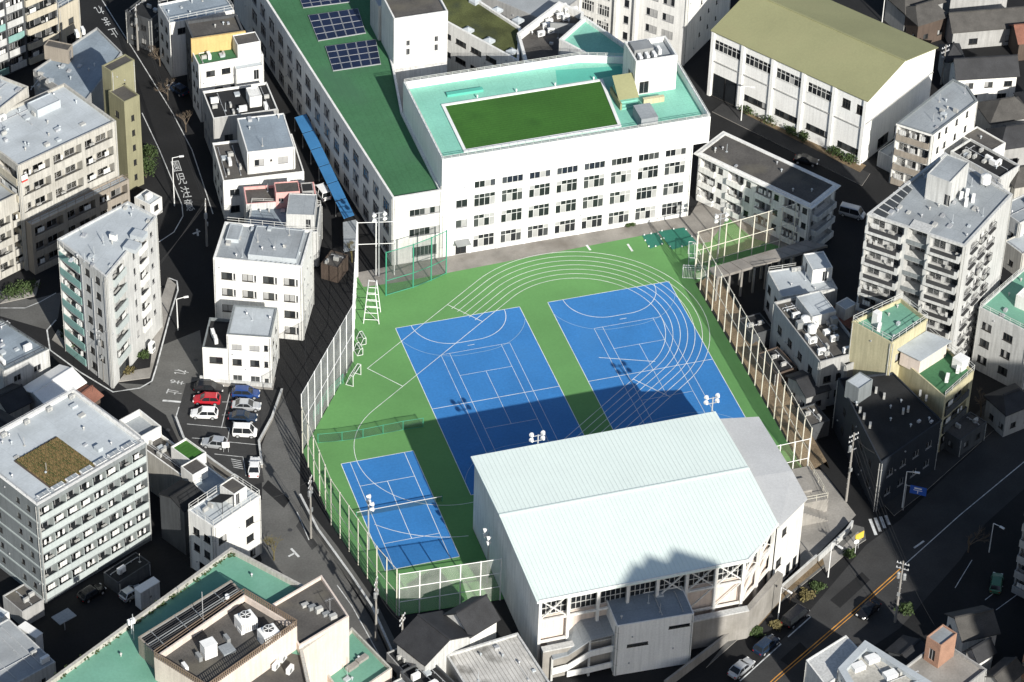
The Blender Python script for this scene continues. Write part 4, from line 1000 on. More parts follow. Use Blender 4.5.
def L7():
    def F(W, D):
        z = floors(.9, 2.85, 6)
        R = balc(.3, W-.3, z, h=2.3, ph=.85, proj=.12, pm='mint', nw=8, ac=.7, depth=1.2, div=8, cur=.12, laundry=.6)
        Lf = []
        for zz in z: Lf += win([D-2, D-4.3, D-9, D-13], [zz+.9], .7, .9, nv=1, fm='frame_dark', cur=0)
        return {1: R, 0: Lf}
    b = rb('roof_garden_flats', 'pale green balcony flats with a brown roof garden on the white roof', 'building', (-40, 452), (37, 506), (150, 445), 18.2, F=F, wall='slate_wall', roof='roof_pale', parapet=.4, pt=.5, capm='white_wall')
    r = b.root; W, D = b.W, b.D
    for k in range(6):                       # pale string courses on the shaded side
        g = MB(); g.box(-.09, .05, .7+2.85*k, -.003, D, .95+2.85*k); g.build('string_course', ['mint'], r)
    # roof garden bed made of planted trays
    Q = [Vector(lp(b, *q, 18.0)) for q in ((15.5, 460.4), (53, 488.6), (95, 465), (56, 437))]
    nx, ny = 12, 10
    mesh = MB(); mesh.box(-.5, -.5, 0, .5, .5, .22)
    ex = (Q[2]-Q[1])/nx; ey = (Q[0]-Q[1])/ny
    trays = []
    for v in range(4):
        t = MB(); t.box(.02, .02, 0, ex.length-.02, ey.length-.02, .12, 0)
        rr = random.Random(v)
        for k in range(26):
            x, y = rr.uniform(.05, ex.length-.15), rr.uniform(.05, ey.length-.15); s = rr.uniform(.06, .16)
            t.add([(x, y, .12), (x+s, y, .12), (x+s, y+s, .12), (x, y+s, .12), (x+s/2, y+s/2, .12+s*1.3)], [(0, 1, 4), (1, 2, 4), (2, 3, 4), (3, 0, 4)], 1 if rr.random() < .6 else 2)
        trays.append(t.mesh('planting_tray', [('sedum', 'sedum_b', 'sedum', 'moss_roof')[v], 'sedum', 'moss_roof']))
    bed = MB(); qq = [tuple(q) for q in Q]; bed.prism(inset(qq, -.15), 17.8, 17.95); bd = bed.build('garden_bed', ['brown_wall'], r)
    for i in range(nx):
        for j in range(ny):
            o = obj('planting_tray', trays[rnd.randrange(4)], bd); p = Q[1]+ex*i+ey*j; o.location = (p.x, p.y, 17.955); o.rotation_euler = (0, 0, math.atan2(ex.y, ex.x))
    # row of roof vents along the lit edge
    for u in spread(1, W-1, 7):
        g = MB(); g.box(u-1.0, .9, 17.8, u+.9, 1.7, 18.25); g.box(u-.85, 1.0, 18.25, u-.05, 1.6, 18.3, 1); g.box(u+.05, 1.0, 18.25, u+.75, 1.6, 18.3, 1); g.build('skylight', ['white_metal', 'roof_grey'], r)
    subp(b, (94, 446), (98, 450), (103, 447), 17.8, 18.4, wall='roof_pale', roof='roof_pale', name='roof_hatch', parapet=0)
    railing(r, inset(b.poly, .25), 18.2, .5, 'steel', step=2.2); vents(b, 20, 14, area=(1, 2, W-1, D-1))
    for k in range(5): condenser(r, 2+k*4.0, D-1.2, 17.8, 0)
L7()
def L8():
    gable_house('dark_gable_house', 'narrow black clad house with a dark gabled roof beside the green balcony flats', (159, 493), (184, 512), (206, 497), 8.4, 9.4, 'dark_wall', 'roof_black', axis='x', ov=.15)
    b = rb('terrace_house', 'yellowish house with a small green roof patch behind the dark gabled house', 'house', (140, 442), (182, 476), (200, 462), 7.5, wall='cream_wall', roof='roof_dark', parapet=.5, capm='white_wall')
    subp(b, (172, 446), (190, 462), (206, 452), 7.0, 9.2, wall='white_wall', roof='pool_cover', name='roof_block', parapet=.35)
    rooftop(b, 12, 4)
    b = rb('terrace_house', 'white house with a pale blue grey lean-to roof between two terraces', 'house', (184, 474), (206, 494), (226, 480), 7.8, wall='white_wall', roof='roof_bluegrey', parapet=.12, F=lambda W, D: {1: win([W/2], [4.2], 1.2, 1.1)})
    subp(b, (181, 466), (193, 476), (207, 466), 7.6, 9.6, wall='white_wall', roof='roof_dark', name='roof_block')
    def F(W, D): return {1: win([1.6, W-2.2], [6.8], 1.5, 1.3, fm='frame_dark')+win([2., W-2.2], [3.6], 1.4, 1.3)+win([W*.3], [.3], 1.8, 2.1, fm='frame_dark')+win([W-1.8], [.6], 1., 1.2), 0: win([D*.3, D*.72], [7.0], 1.3, 1.3, fm='frame_dark', cur=0)+win([D*.3, D*.7], [4.0], 1.2, 1.3, fm='frame_dark', cur=0)+win([D*.5], [.9], 1.4, 1.4, fm='frame_dark', cur=0)}
    b = rb('terrace_house', 'white three storey house with a railed roof terrace and glazed stair cover', 'house', (187.4, 510), (213.6, 527), (261, 496), 10.8, F=F, wall='white_wall', roof='roof_pale', parapet=.15, rail=1.05)
    W, D = b.W, b.D
    sub(b, W*.55, D*.2, W*.82, D*.75, 10.6, 13.0, 'white_wall', 'roof_dark', fac={1: [('w', .7, 10.8, .7, 1.9, {})]})
    g = MB(); n = 9
    for k in range(n+1):
        x = W*.3+(W*.24)*k/n; g.bar((x, D*.2, 12.9), (x, D*.75, 11.4), .06)
    g.add([(W*.3, D*.2, 12.86), (W*.54, D*.2, 12.86), (W*.54, D*.75, 11.36), (W*.3, D*.75, 11.36)], [(0, 1, 2, 3)], 1)
    for x in (W*.3, W*.54):
        for y, z in ((D*.2, 12.9), (D*.75, 11.4)): g.bar((x, y, 10.6), (x, y, z), .07)
    g.build('glazed_cover', ['dark_metal', 'glass_b'], b.root)
    rooftop(b, 14, 2, pipes=0, hatch=False)
L8()
def L11():
    b = pb('green_roof_offices', 'large office block with a jade green roof terrace and cream parapet', 'building', [(18, 702), (120, 800), (318, 718), (303, 650), (349, 617), (302, 584), (231, 547)], 13.0, wall='pink_wall', roof='roof_jade', parapet=.75, pt=.45, capm='cream_wall')
    r = b.root
    def pent(A, B, C, z0, z1, wall, roof, name, par=.2, nm=None):
        q = [Vector(lp(b, *p, z1)) for p in (A, B, C)]; q = [q[0], q[1], q[2], q[0]+q[2]-q[1]]
        finish(r, [tuple(v) for v in q], z1, wall, roof, {}, par, .25, zb=z0, wname=name); return [tuple(v) for v in q]
    q = pent((272, 604), (299, 646), (349, 616), 9.0, 13.6, 'pink_wall', 'roof_dark', 'roof_block', .5)
    q2 = pent((154, 657), (207, 690), (297, 626), 12.2, 16.4, 'pink_wall', 'roof_dark', 'plant_room', 1.0)
    # brown louvre fence round the plant room: separate slats
    sl_ = MB(); sl_.box(-.07, -.03, 0, .07, .03, 1.1); me = sl_.mesh('slat', ['brown_metal'])
    fr = MB()
    for i in range(4):
        a, c = Vector(q2[i]), Vector(q2[(i+1) % 4]); L = (c-a).length; n = int(L/.33)
        fr.bar((*a, 17.45), (*c, 17.45), .12, .08); fr.bar((*a, 16.95), (*c, 16.95), .08, .06)
        if i in (1, 2, 0):
            for k in range(n):
                p = a+(c-a)*(k+.5)/n; o = obj('slat', me, r, loc=(p.x, p.y, 16.4), rz=math.atan2((c-a).y, (c-a).x))
    fr.build('fence_rail', ['brown_metal'], r)
    # cooling towers
    for (x, y) in ((246, 627), (269, 641)):
        c = lp(b, x, y, 15.4); g = MB(); g.box(c[0]-1.2, c[1]-1.0, 15.4, c[0]+1.2, c[1]+1.0, 17.3)
        for k in range(8): g.box(c[0]-1.2+k*.3+.04, c[1]-1.04, 15.6, c[0]-1.2+k*.3+.12, c[1]-1.0, 17.1, 1)
        g.tube((c[0], c[1], 17.3), (c[0], c[1], 17.65), .85, .8, n=14); g.tube((c[0], c[1], 17.65), (c[0], c[1], 17.67), .7, .7, n=14, mi=1)
        for k in range(3): a = k*math.pi/3; g.bar((c[0]-.7*math.cos(a), c[1]-.7*math.sin(a), 17.7), (c[0]+.7*math.cos(a), c[1]+.7*math.sin(a), 17.7), .08, .05)
        g.build('cooling_tower', ['white_metal', 'dark_metal'], r)
    c = lp(b, 209, 655, 15.4); g = MB(); g.box(c[0]-.9, c[1]-.7, 15.4, c[0]+.9, c[1]+.7, 17.6); g.box(c[0]-.95, c[1]-.75, 17.6, c[0]+.95, c[1]+.75, 17.7); g.build('plant_cabinet', ['white_metal'], r)
    c = lp(b, 227, 650, 15.4); g = MB(); g.box(c[0]-.9, c[1]-.9, 15.4, c[0]+.9, c[1]+.9, 15.7); g.build('roof_hatch', ['roof_grey'], r)
    for k in range(6):
        c = lp(b, 185+k*14, 668-k*9, 15.4); g = MB(); g.box(c[0]-.25, c[1]-.6, 15.4, c[0]+.25, c[1]+.6, 16.0+.2*(k % 2)); g.build('equipment_box', ['grey_metal' if k % 2 else 'white_metal'], r)
    # raised louvred plant deck between parapet and plant room
    q3 = pent((138, 637), (158, 657), (251, 599), 12.2, 15.4, 'taupe_wall', 'roof_black', 'louvre_house', .3)
    Q3 = [Vector(v) for v in q3]
    for k in range(11):
        t = (k+.7)/12; p0 = Q3[0].lerp(Q3[1], t); p1 = Q3[3].lerp(Q3[2], t); g = MB(); g.bar((*p0, 15.28), (*p1, 15.28), .1, .12); g.build('louvre_bar', ['grey_metal' if k in (0, 4, 5, 10) else 'dark_metal'], r)
    for t in (.12, .38, .55, .8):
        p0 = Q3[0].lerp(Q3[3], t); p1 = Q3[1].lerp(Q3[2], t); g = MB(); g.bar((*p0, 15.42), (*p1, 15.42), .1, .08); g.build('louvre_beam', ['grey_metal'], r)
    g = MB(); p = Q3[0].lerp(Q3[3], .85).lerp(Q3[1].lerp(Q3[2], .85), .5); g.tube((p.x, p.y, 15.3), (p.x, p.y, 15.9), .3, n=10); g.build('vent_cowl', ['white_metal'], r)
    # climbing plants and planter edge along the cream parapet
    for k in range(16):
        c = lp(b, 60+k*11.2, 676-k*8.0, 12.4); g = MB(); rr = random.Random(k)
        for m_ in range(40):
            x, y, z = c[0]+rr.uniform(-.8, .8), c[1]+rr.uniform(-.5, .5), 12.3+rr.random()*.5; s_ = rr.uniform(.08, .2); g.add([(x-s_, y, z), (x, y-s_, z+.08), (x+s_, y, z), (x, y+s_, z+.1)], [(0, 1, 2, 3)])
        g.build('planter_moss', ['leaf'], r)
    g = MB(); p = lp(b, 134, 640, 12.3); g.tube((*p, 12.3), (*p, 17), .06, n=6); g.build('aerial', ['steel'], r)
    g = MB(); p = lp(b, 204, 640, 12.3); g.tube((*p, 12.3), (*p, 21), .05, n=6); g.build('lightning_rod', ['steel'], r)
    g = MB(); p = lp(b, 132, 634, 12.3); g.tube((*p, 12.3), (*p, 15), .1, n=6); g.box(p[0]-.5, p[1]-.2, 14.2, p[0]+.5, p[1]+.2, 15); g.build('floodlight', ['white_metal'], r)
    g = MB(); g.sheet([lp(b, *q_, 12.3) for q_ in ((180, 700), (230, 750), (312, 710), (300, 655), (268, 648))], 12.27); g.build('gravel_deck', ['roof_dark'], r)
    # lower terrace pieces right
    t = pb('garden_terrace', 'small jade roofed terrace with planters below the pink office wall', 'building', [(318, 662), (345, 700), (392, 668), (352, 627)], 5.2, wall='pink_wall', roof='roof_jade', parapet=.7, pt=.25, capm='cream_wall')
    for q_ in ((338, 655), (352, 668), (362, 660)):
        c = lp(t, *q_, 4.5); g = MB(); g.box(c[0]-.9, c[1]-.4, 4.5, c[0]+.9, c[1]+.4, 4.95); g.build('planter', ['concrete'], t.root)
    for k in range(7):
        p = Vector(lp(t, 318+k*3, 656-k*2.2, 6)); g = MB(); g.bar((p.x, p.y, 6.9), (p.x+1.6, p.y-.9, 6.9), .08, .1); g.build('trellis_bar', ['frame_white'], t.root)
    for q_ in ((270, 655), (283, 660), (276, 668), (290, 672)): condenser(r, *lp(b, *q_, 12.3), 12.26, R_(30), True)
    aerial(b, *lp(b, 330, 612, 13.1), 13.1, 2.5)
    for k in range(5):
        c = lp(b, 305+k*7, 606+k*3, 13.1); g = MB(); g.box(c[0]-.5, c[1]-.3, 13.1, c[0]+.5, c[1]+.3, 13.5+.2*(k % 3)); g.build('equipment_box', ['grey_metal' if k % 2 else 'ac_body'], r)
L11()
def LB():
    b = rb('sheet_roof_house', 'low building with a ribbed grey sheet roof in the bottom left corner', 'building', (-30, 640), (4, 690), (46, 655), 7.0, wall='white_wall_b', roof='metal_roof', parapet=.08, F=lambda W, D: {1: win([W*.3, W*.75], [3.8], .7, 1.4, fm='frame_dark', cur=0)})
    rooftop(b, 15, 2, pipes=4)
    b = rb('white_shed', 'small white shed at the left edge beside the balcony flats', 'shed', (-20, 605), (2, 618), (9, 612), 5.0, wall='white_wall', roof='roof_pale', parapet=.1)
LB()
def storage_box(label, q, rz, l=3.4, w=1.3, h=3.4):
    r = thing('storage_box', label, 'storage box', (*p2(*q), 0), rz); g = MB(); g.box(-l/2, -w/2, .15, l/2, w/2, h); g.build('body', ['white_metal'], r)
    g = MB(); g.box(-l/2-.05, -w/2-.05, h, l/2+.05, w/2+.05, h+.08); g.build('lid', ['white_metal'], r)
    for s in (-1, 1):
        g = MB(); g.box(s*l/4-l/4+.06, -w/2-.04, .25, s*l/4+l/4-.06, -w/2-.003, h-.1); d = g.build('door', ['white_wall_b'], r)
        g = MB(); g.box(-s*.1-.03, -w/2-.1, h*.45, -s*.1+.03, -w/2-.04, h*.55); g.build('handle', ['dark_metal'], d)
    g = MB(); g.box(-l/2+.1, -w/2+.1, 0, l/2-.1, w/2-.1, .15); g.build('plinth', ['dark_metal'], r)
storage_box('tall white storage box standing in the dark lane below the balcony flats', (148, 603), R_(27))
storage_box('tall white storage box beside the ribbed grey sheet roof', (32, 648), R_(-58))
r = thing('flat_canopy', 'pale flat canopy on one post in the shaded lane', 'canopy', (*p2(65, 630), 0), R_(25)); g = MB(); g.box(-1.4, -1., 2.5, 1.4, 1., 2.62); g.build('canopy_top', ['roof_grey'], r); g = MB(); g.tube((0, 0, 0), (0, 0, 2.5), .08); g.build('post', ['steel'], r)
# ------------------------------------------------------------------ narrow block between street and school lane
def MM():
    # M1
    b = rb('street_house', 'white building with a glazed roof terrace at the top of the shaded street', 'building', (172, 27), (234, 10), (229, -10), 11, wall='white_wall', roof='roof_bluegrey', parapet=.3, rail=1.0, F=lambda W, D: {0: win([D*.2], [8.4], 1.8, 1.2, fm='frame_dark', cur=0)+win([D*.7], [5.], 1.2, 1.2), 3: win(spread(.5, W-.5, 2), [2, 5, 8], 1.2, 1.2)})
    # M2 yellow
    b = rb('street_house', 'building with a curved ochre parapet and dark roof above the street', 'building', (193, 40), (244, 31), (239, 13), 14., wall='dark_wall', roof='roof_dark', parapet=.5, pt=.35, F=lambda W, D: {3: win(spread(.5, W-.5, 2), [3, 6, 9], 1.2, 1.2)})
    lbox(b, -.35, -.2, -.003, b.D+.3, 9.6, 14.1, 'yellow_wall', 'ochre_fascia')
    # M3
    b = rb('street_house', 'white building with a small green roof terrace and white stair box', 'building', (199.5, 67), (263, 54), (258, 38), 11.4, wall='white_wall', roof='roof_green', parapet=.4, F=lambda W, D: {0: win([D*.18, D*.42, D*.62], [8.8], 1.5, 1.1, fm='frame_dark', cur=.2)+win([D*.3, D*.55], [5.2], 1.4, 1.2), 3: win(spread(.5, W-.5, 2), [2, 5, 8], 1.0, 1.2, fm='frame_dark')})
    sub(b, .3, .3, b.W*.7, 4.2, 11.0, 13.8, 'white_wall', 'roof_dark')
    rooftop(b, 41, 3, area=(1, 5, b.W-1, b.D-1))
    sub(b, -1.4, .4, -.01, 5.0, 0., 10.2, 'white_wall', 'roof_pale', name='stair_block', fac={0: [('w', 3.4, 7.6, .9, 1.9, {})]})
    # M4
    b = rb('street_house', 'building with a stained black roof scattered with white roof units', 'building', (213, 118), (278, 109), (266, 82), 9.2, wall='grey_wall', roof='roof_black', parapet=.4, capm='white_wall', F=lambda W, D: {0: win(spread(1, D-1, 3), [1.2, 4.4], 1.4, 1.2), 3: win(spread(.5, W-.5, 3), [1.4, 4.4], 1.2, 1.4, fm='frame_grey', cur=.2)})
    rooftop(b, 43, 7, big=.4); W, D = b.W, b.D
    sub(b, W*.25, 2.2, W*.6, 4.2, 8.8, 10.9, 'white_wall', 'white_wall', name='roof_block')
    # M5
    b = rb('street_house', 'white house with a square pale grey metal roof above a dark side terrace', 'building', (247, 152), (294.6, 147), (283, 113), 11.5, wall='white_wall', roof='roof_bluegrey', parapet=.12, pt=.2, F=lambda W, D: {0: win([D*.25, D*.75], [8.6], 1.6, 1.3, nv=2, fm='frame_grey', cur=.4)+win([D*.5], [9.3], .35, .35, nv=1, fm='frame_dark', cur=0)})
    W, D = b.W, b.D
    # lower storeys wider
    low = [(-1.5, D+4.2), (-1.5, -1.2), (W-.5, -1.2), (W-.5, D+4.2)]
    finish(b.root, low, 7.6, 'white_wall', 'roof_dark', {0: win(spread(.6, D+5, 5), [4.4], 1.6, 1.3, nv=2, fm='frame_grey', cur=.4)+win(spread(.6, D+5, 5), [1.2], 1.5, 1.3, nv=2, fm='frame_dark', cur=.2), 3: win(spread(1, W, 3), [1.4, 4.5], 1.2, 1.2), 1: win(spread(1, W, 3), [1.4, 4.5], 1.2, 1.2)}, .4, .2, wname='lower_wall')
    rooftop(b, 44, 5, area=(0, D+.8, W-1.5, D+3.6), z=7.2)
    # M6 pink
    b = rb('street_house', 'low building with a salmon pink roof wall and red cornice', 'building', (246, 203), (317, 199), (312, 182), 7.6, wall='white_wall_b', roof='roof_dark', parapet=.5, capm='salmon')
    W, D = b.W, b.D
    sub(b, -.06, D*.24, W*.6, D*.58, 5.2, 9.4, 'salmon', 'roof_dark', name='pink_block', fac={0: [('w', .8, 7.3, .8, 1., {})]})
    sub(b, .9, .4, W*.7, D*.2, 7.1, 8.6, 'grey_wall', 'roof_black', name='roof_block')
    # M7
    b = rb('street_house', 'small building with blue grey terraces behind the white office', 'building', (248, 226), (318, 232), (316, 204), 6.8, wall='white_wall_b', roof='roof_bluegrey', parapet=.5, rail=.7)
    sub(b, 1.0, .6, b.W-.8, 5.0, 6.3, 9.3, 'white_wall_b', 'roof_grey', name='stair_block', fac={0: [('w', 3.4, 6.5, .8, 1.9, {})]})
    # M8
    def F(W, D):
        z = floors(1.1, 3.1, 4); e = []
        for u in spread(.4, D-.4, 4): e += win([u], z, 1.7, 1.35, nv=2, fm='frame_dark', cur=.35) + win([u+1.15], z, .35, 1.3, nv=1, fm='frame_grey', cur=0)
        return {0: e, 1: win(spread(.5, W-.5, 3), z, .5, .6, nv=1, fm='frame_grey', cur=0), 3: win(spread(.5, W-.5, 2), z, 1., 1.2, fm='frame_dark')}
    b = rb('white_office', 'white four storey office with a pale stepped roof beside the school lane', 'building', (213, 258), (302, 266.5), (313, 230), 14.3, F=F, wall='white_wall', roof='roof_grey', parapet=.35, pt=.3)
    W, D = b.W, b.D
    sub(b, .9, 1.0, W-1, D*.62, 13.95, 14.9, 'roof_pale', 'roof_grey', name='roof_deck', parapet=.1)
    sub(b, W*.5, D*.78, W-.8, D-1, 13.95, 14.6, 'roof_pale', 'roof_grey', name='roof_box', parapet=.05)
    vents(b, 51, 8, z=14.8, area=(1.2, 1.4, W-1.4, D*.6)); vents(b, 52, 4, area=(1, D*.65, W-1, D-1))
    railing(b.root, [(W-.2, .4), (W-.2, D-.4)], 14.3, 1., 'rail', closed=False)
    for k in range(9):
        g = MB(); u = D*.05+k*.75; g.box(.32, u, 13.96, .6, u+.3, 14.25); g.build('roof_block', ['roof_pale'], b.root)
    # M9
    def F(W, D): return {0: win([D*.22, D*.62], [6.9], 1.5, 1.0, nv=2, fm='frame_grey', cur=.6)+win([D*.22, D*.62], [3.9], 1.4, 1.2, nv=2, fm='frame_dark')+win([D*.22, D*.62], [.9], 1.4, 1.1, nv=2, fm='frame_grey')+win([D*.88], [.6, 3.9, 7.], .6, 1.1, nv=1, fm='frame_dark', cur=0), 1: win([W*.3, W*.7], [3.8, 6.8], 1., 1.1, fm='frame_dark')}
    b = rb('white_house', 'white three storey house with a square white roof above the car park', 'house', (226.5, 334), (271, 337.5), (277, 307.5), 9.7, F=F, wall='white_wall', roof='roof_pale', parapet=.15, pt=.35, capm='slate_wall')
    W, D = b.W, b.D
    finish(b.root, [(1.2, D+3.7), (.0, D+3.7), (.0, D+.003), (W, D+.003), (W, D+2.4)][0:0] or [(0., D+3.7), (0., D+.004), (W, D+.004), (W, D+3.7)], 6.9, 'white_wall', 'roof_black', {0: win([2.], [4.], 2.0, 1.2, fm='frame_dark', cur=0)}, .5, .2, wname='side_wall', capm='slate_wall')
    condenser(b.root, 2, D+2, 6.45, R_(20), True); condenser(b.root, 3.4, D+2.6, 6.45, R_(20), True)
    lbox(b, -.5, -.2, W*.3, D+3.7, -.05, .35, 'concrete', 'plinth')
MM()
# blue and white roofed bicycle shelters along the lane
def shelter(label, a0, a1, c0, c1, z, m, n):
    o = px(*a0, z); r = thing('lane_shelter', label, 'shelter', (o.x, o.y, 0)); P = [px(*q, z) for q in (a0, a1, c1, c0)]
    for k in range(n):
        t0, t1 = k/n+.004, (k+1)/n-.004
        q = [P[0].lerp(P[3], t0), P[1].lerp(P[2], t0), P[1].lerp(P[2], t1), P[0].lerp(P[3], t1)]
        L = [(v.x-o.x, v.y-o.y, z+(.12 if i in (1, 2) else 0)-.0*k) for i, v in enumerate(q)]
        g = MB(); g.add(L+[(x, y, zz-.06) for x, y, zz in L], [(3, 2, 1, 0), (4, 5, 6, 7), (0, 1, 5, 4), (1, 2, 6, 5), (2, 3, 7, 6), (3, 0, 4, 7)]); g.build('roof_sheet', [m], r)
        for i in (0, 1):
            g = MB(); g.tube((L[i][0], L[i][1], 0), (L[i][0], L[i][1], z-.06), .05, n=6); g.build('post', ['steel'], r)
shelter('long blue sheet roofed shelter running beside the dark school lane', (294.5, 117), (306, 114), (344, 219), (354.5, 216), 2.9, 'blue_sheet', 6)
shelter('weathered white roofed shelter at the end of the blue one', (343, 222), (356, 220), (344, 252), (358, 250), 2.7, 'roof_grey', 2)
# ------------------------------------------------------------------ buildings behind and right of the school
def TT():
    # second school block with mossy roof
    def F(L): return {0: win(spread(1, L[0]-1, 5), [8.2, 4.6], 1.9, .9, nv=3, fm='frame_dark', cur=.1)}
    b = pb('mossy_roof_block', 'white school block with a dark mossy roof and dome skylights', 'school', [(400, -20), (449, 28), (519, 62), (521, 20), (452, -40)][0:0] or [(392, -8), (519, 61.5), (521, 27), (430, -32)], 12.2, F=lambda L: {0: win(spread(4, L[0]-1, 7), [9.0, 5.4], 2.4, 1.0, nv=3, fm='frame_dark', cur=.1)}, wall='white_wall', roof='moss_roof', parapet=.5, pt=.4, org=0)
    for q in ((468, 31), (489, 41.5), (512, 52.5), (475, 2), (497, 11), (518, 21)):
        c = lp(b, *q, 11.8); g = MB(); g.box(c[0]-.75, c[1]-.75, 11.7, c[0]+.75, c[1]+.75, 12.15); g.add([(c[0]-.7, c[1]-.7, 12.15), (c[0]+.7, c[1]-.7, 12.15), (c[0]+.7, c[1]+.7, 12.15), (c[0]-.7, c[1]+.7, 12.15), (c[0], c[1], 12.6)], [(0, 1, 4), (1, 2, 4), (2, 3, 4), (3, 0, 4)]); g.build('skylight', ['roof_pale'], b.root)
    # low plant building with open roof wells
    b = pb('plant_building', 'white building with open roof wells full of air conditioning units', 'building', [(517, 33), (525, 62), (578, 66), (584, 12), (559, 1)], 13, wall='white_wall', roof='roof_dark', parapet=1.4, pt=.5)
    for k, q in enumerate(((546, 28), (551, 33), (557, 13), (563, 9), (568, 13), (560, 18), (574, 12), (541, 36), (549, 24), (566, 20))): condenser(b.root, *lp(b, *q, 11.6), 11.6, R_(30), True)
    subp(b, (538, 21), (561, 36), (585, 13), 11.6, 13.6, wall='grey_metal', roof='grey_metal', name='plant_screen', parapet=1.2, pt=.15)
    # turquoise terrace
    b = pb('terrace_block', 'white block with a turquoise roof terrace behind the school pool', 'school', [(559, 39), (622, 73), (634, 50), (585, 16)], 15.0, wall='white_wall', roof='deck_turq', parapet=.7, pt=.4)
    # grey tiled building top
    b = rb('grey_roof_hall', 'grey ribbed roof hall at the top edge behind the plant building', 'building', (455, -25), (548, 22), (570, -5), 11, wall='grey_wall', roof='metal_roof', parapet=.1)
    # tall white block top
    def F(L): return {0: win([L[0]-3.5-3.1*k for k in range(2)], floors(1.2, 3.3, 7), 2.2, 1.5, nv=3, fm='frame_grey', cur=.5)+win([L[0]-11.5], floors(1.2, 3.3, 7), 1.0, 1.6, nv=1, fm='frame_grey')+win([L[0]-16, L[0]-19.0], floors(1.2, 3.3, 7), 2.4, 2.2, nv=5, nh=2, fm='frame_white')+win([L[0]-23, L[0]-26.2], floors(1.2, 3.3, 7), 2.2, 1.5, nv=3, fm='frame_grey', cur=.5), 1: win(spread(4, L[1]-4, 3), floors(3, 3.3, 4), .5, .8, nv=1, fm='frame_dark', cur=0)}
    g0, g1 = Vector(p2(556, 22, 0)), Vector(p2(683, 66, 0)); e = (g1-g0).normalized(); n = Vector((-e.y, e.x))
    poly = [tuple(g0), tuple(g1), tuple(g1+n*17), tuple(g0+n*17)]
    L = [(g1-g0).length, 17]
    b = poly_building('tall_white_block', 'tall cream white block with rows of wide windows behind the school', 'building', poly, 24, wall='white_wall', roof='roof_grey', fac=F(L), org=0)
    for uu in (L[0]-9.6, L[0]-13.4, L[0]-20.8):
        g = MB(); g.box(uu-.25, -.5, 0, uu+.25, -.003, 24); g.build('pier', ['white_wall'], b.root)
    # olive roof gym
    a, bb, c = (711, 30), (868, 101.5), (938, 47)
    q = rect_w(a, bb, c, 13.0); W = (Vector(q[2])-Vector(q[1])).length; D = (Vector(q[0])-Vector(q[1])).length
    def F(W, D):
        e = []; n = 5; bw = D/n
        for i in range(n):
            u = bw*(i+.5)
            if i < 4: e += win([u], [9.4], bw-1.0, 2.0, nv=6, nh=2, fm='frame_white', cur=.05)
            else: e += win([u-1.3, u+1.5], [9.6], 1.6, 1.8, nv=3, nh=2, fm='frame_dark', cur=.05)
            if i >= 1: e += win([u], [2.2 if i < 4 else 1.6], bw-1.8, 1.2, nv=5, fm='frame_dark', cur=.1)
            else: e += win([u], [.1], bw-1.4, 4.6, nv=2, fm='frame_dark', cur=0)
        return {0: e, 1: win(spread(4, W-2, 3), [.5], 3.2, 2.0, nv=3, fm='frame_dark', cur=0)}
    b = gable_house('olive_roof_hall', 'white sports hall with a broad olive green gabled roof', a, bb, c, 13.0, 15.6, 'white_bright', 'olive_roof', F=F, axis='y', ov=.3, cat='hall')
    for i in range(6):
        u = D-.5-(D-1)*i/5; g = MB(); g.box(.02, u-.3, 0, .295, u+.3, 12.8); g.build('pilaster', ['white_bright'], b.root)
    for i in range(5):
        g = MB(); u = D-.5-(D-1)*(i+.5)/5; g.box(.1, u-2.6, 7.1, .295, u+2.6, 7.25); g.build('ledge', ['grey_wall'], b.root)
    g = MB(); g.box(.4, .1, 8.1, W-.4, .295, 8.25); g.build('ledge', ['grey_wall'], b.root)
    # black roof flats
    def F(W, D):
        e = []
        for i in range(4): e += balc(.5+i*D/4, .5+i*D/4+D/4*.55, floors(.5, 2.9, 3), h=2.2, ph=.8, proj=.5, pm='white_wall', nw=2, depth=1.0, ac=.4, laundry=.4, cur=.15) + win([.5+i*D/4+D/4*.72], floors(1.3, 2.9, 3), .9, 1.1, nv=1, fm='frame_dark', cur=.2)
        return {0: e, 1: balc(.5, W-1.2, floors(.5, 2.9, 3), h=2.2, ph=.9, proj=1.2, pm='white_wall_b', nw=2, depth=1.)}
    b = rb('black_roof_flats', 'three storey cream flats with a long black flat roof beside the yard corner', 'building', (700, 151.5), (811, 205), (834.5, 184), 9.3, F=F, wall='white_wall', roof='roof_dark', parapet=.12, pt=.35, capm='white_wall')
    g = MB(); g.box(-.6, -.6, 9.0, b.W+.5, b.D+.6, 9.17); g.build('eave_slab', ['white_wall'], b.root)
    # grey roof flats
    def F(L): return {0: balc(.4, L[0]-.4, floors(.5, 2.9, 4), h=2.2, proj=.5, ph=.9, pm='taupe_wall', nw=3, depth=1.0, ac=.4, laundry=.4, cur=.2), 1: win([2, 4, 7, 10], floors(1.4, 2.9, 4), .7, 1.2, nv=1, fm='frame_dark', cur=0)}
    b = pb('grey_roof_flats', 'small flats with a grey pointed roof and brown balconies by the sports hall', 'building', [(896, 123.5), (933, 135), (978, 101), (968, 86), (953, 78.5)], 11.8, F=F, wall='white_wall', roof='roof_grey', parapet=.2, pt=.4, capm='slate_wall', org=1)
    rooftop(b, 61, 2, area=(4, 1, 9, 4), pipes=0)
    # traditional houses, top right
    WN = lambda W, D: {1: win(spread(.5, W-.5, 3), [3.4], 1.4, 1.1)+win(spread(.5, W-.5, 2), [.8], 1.6, 1.2), 0: win([D/2], [3.2], 1.2, 1.1)}
    gable_house('tiled_house', 'house with a dark slate roof, white walls and pink washing on its balcony', (952, 62), (956, 80), (1019, 74), 5.6, 8.0, 'white_wall', 'tile_dark', F=WN, axis='x')
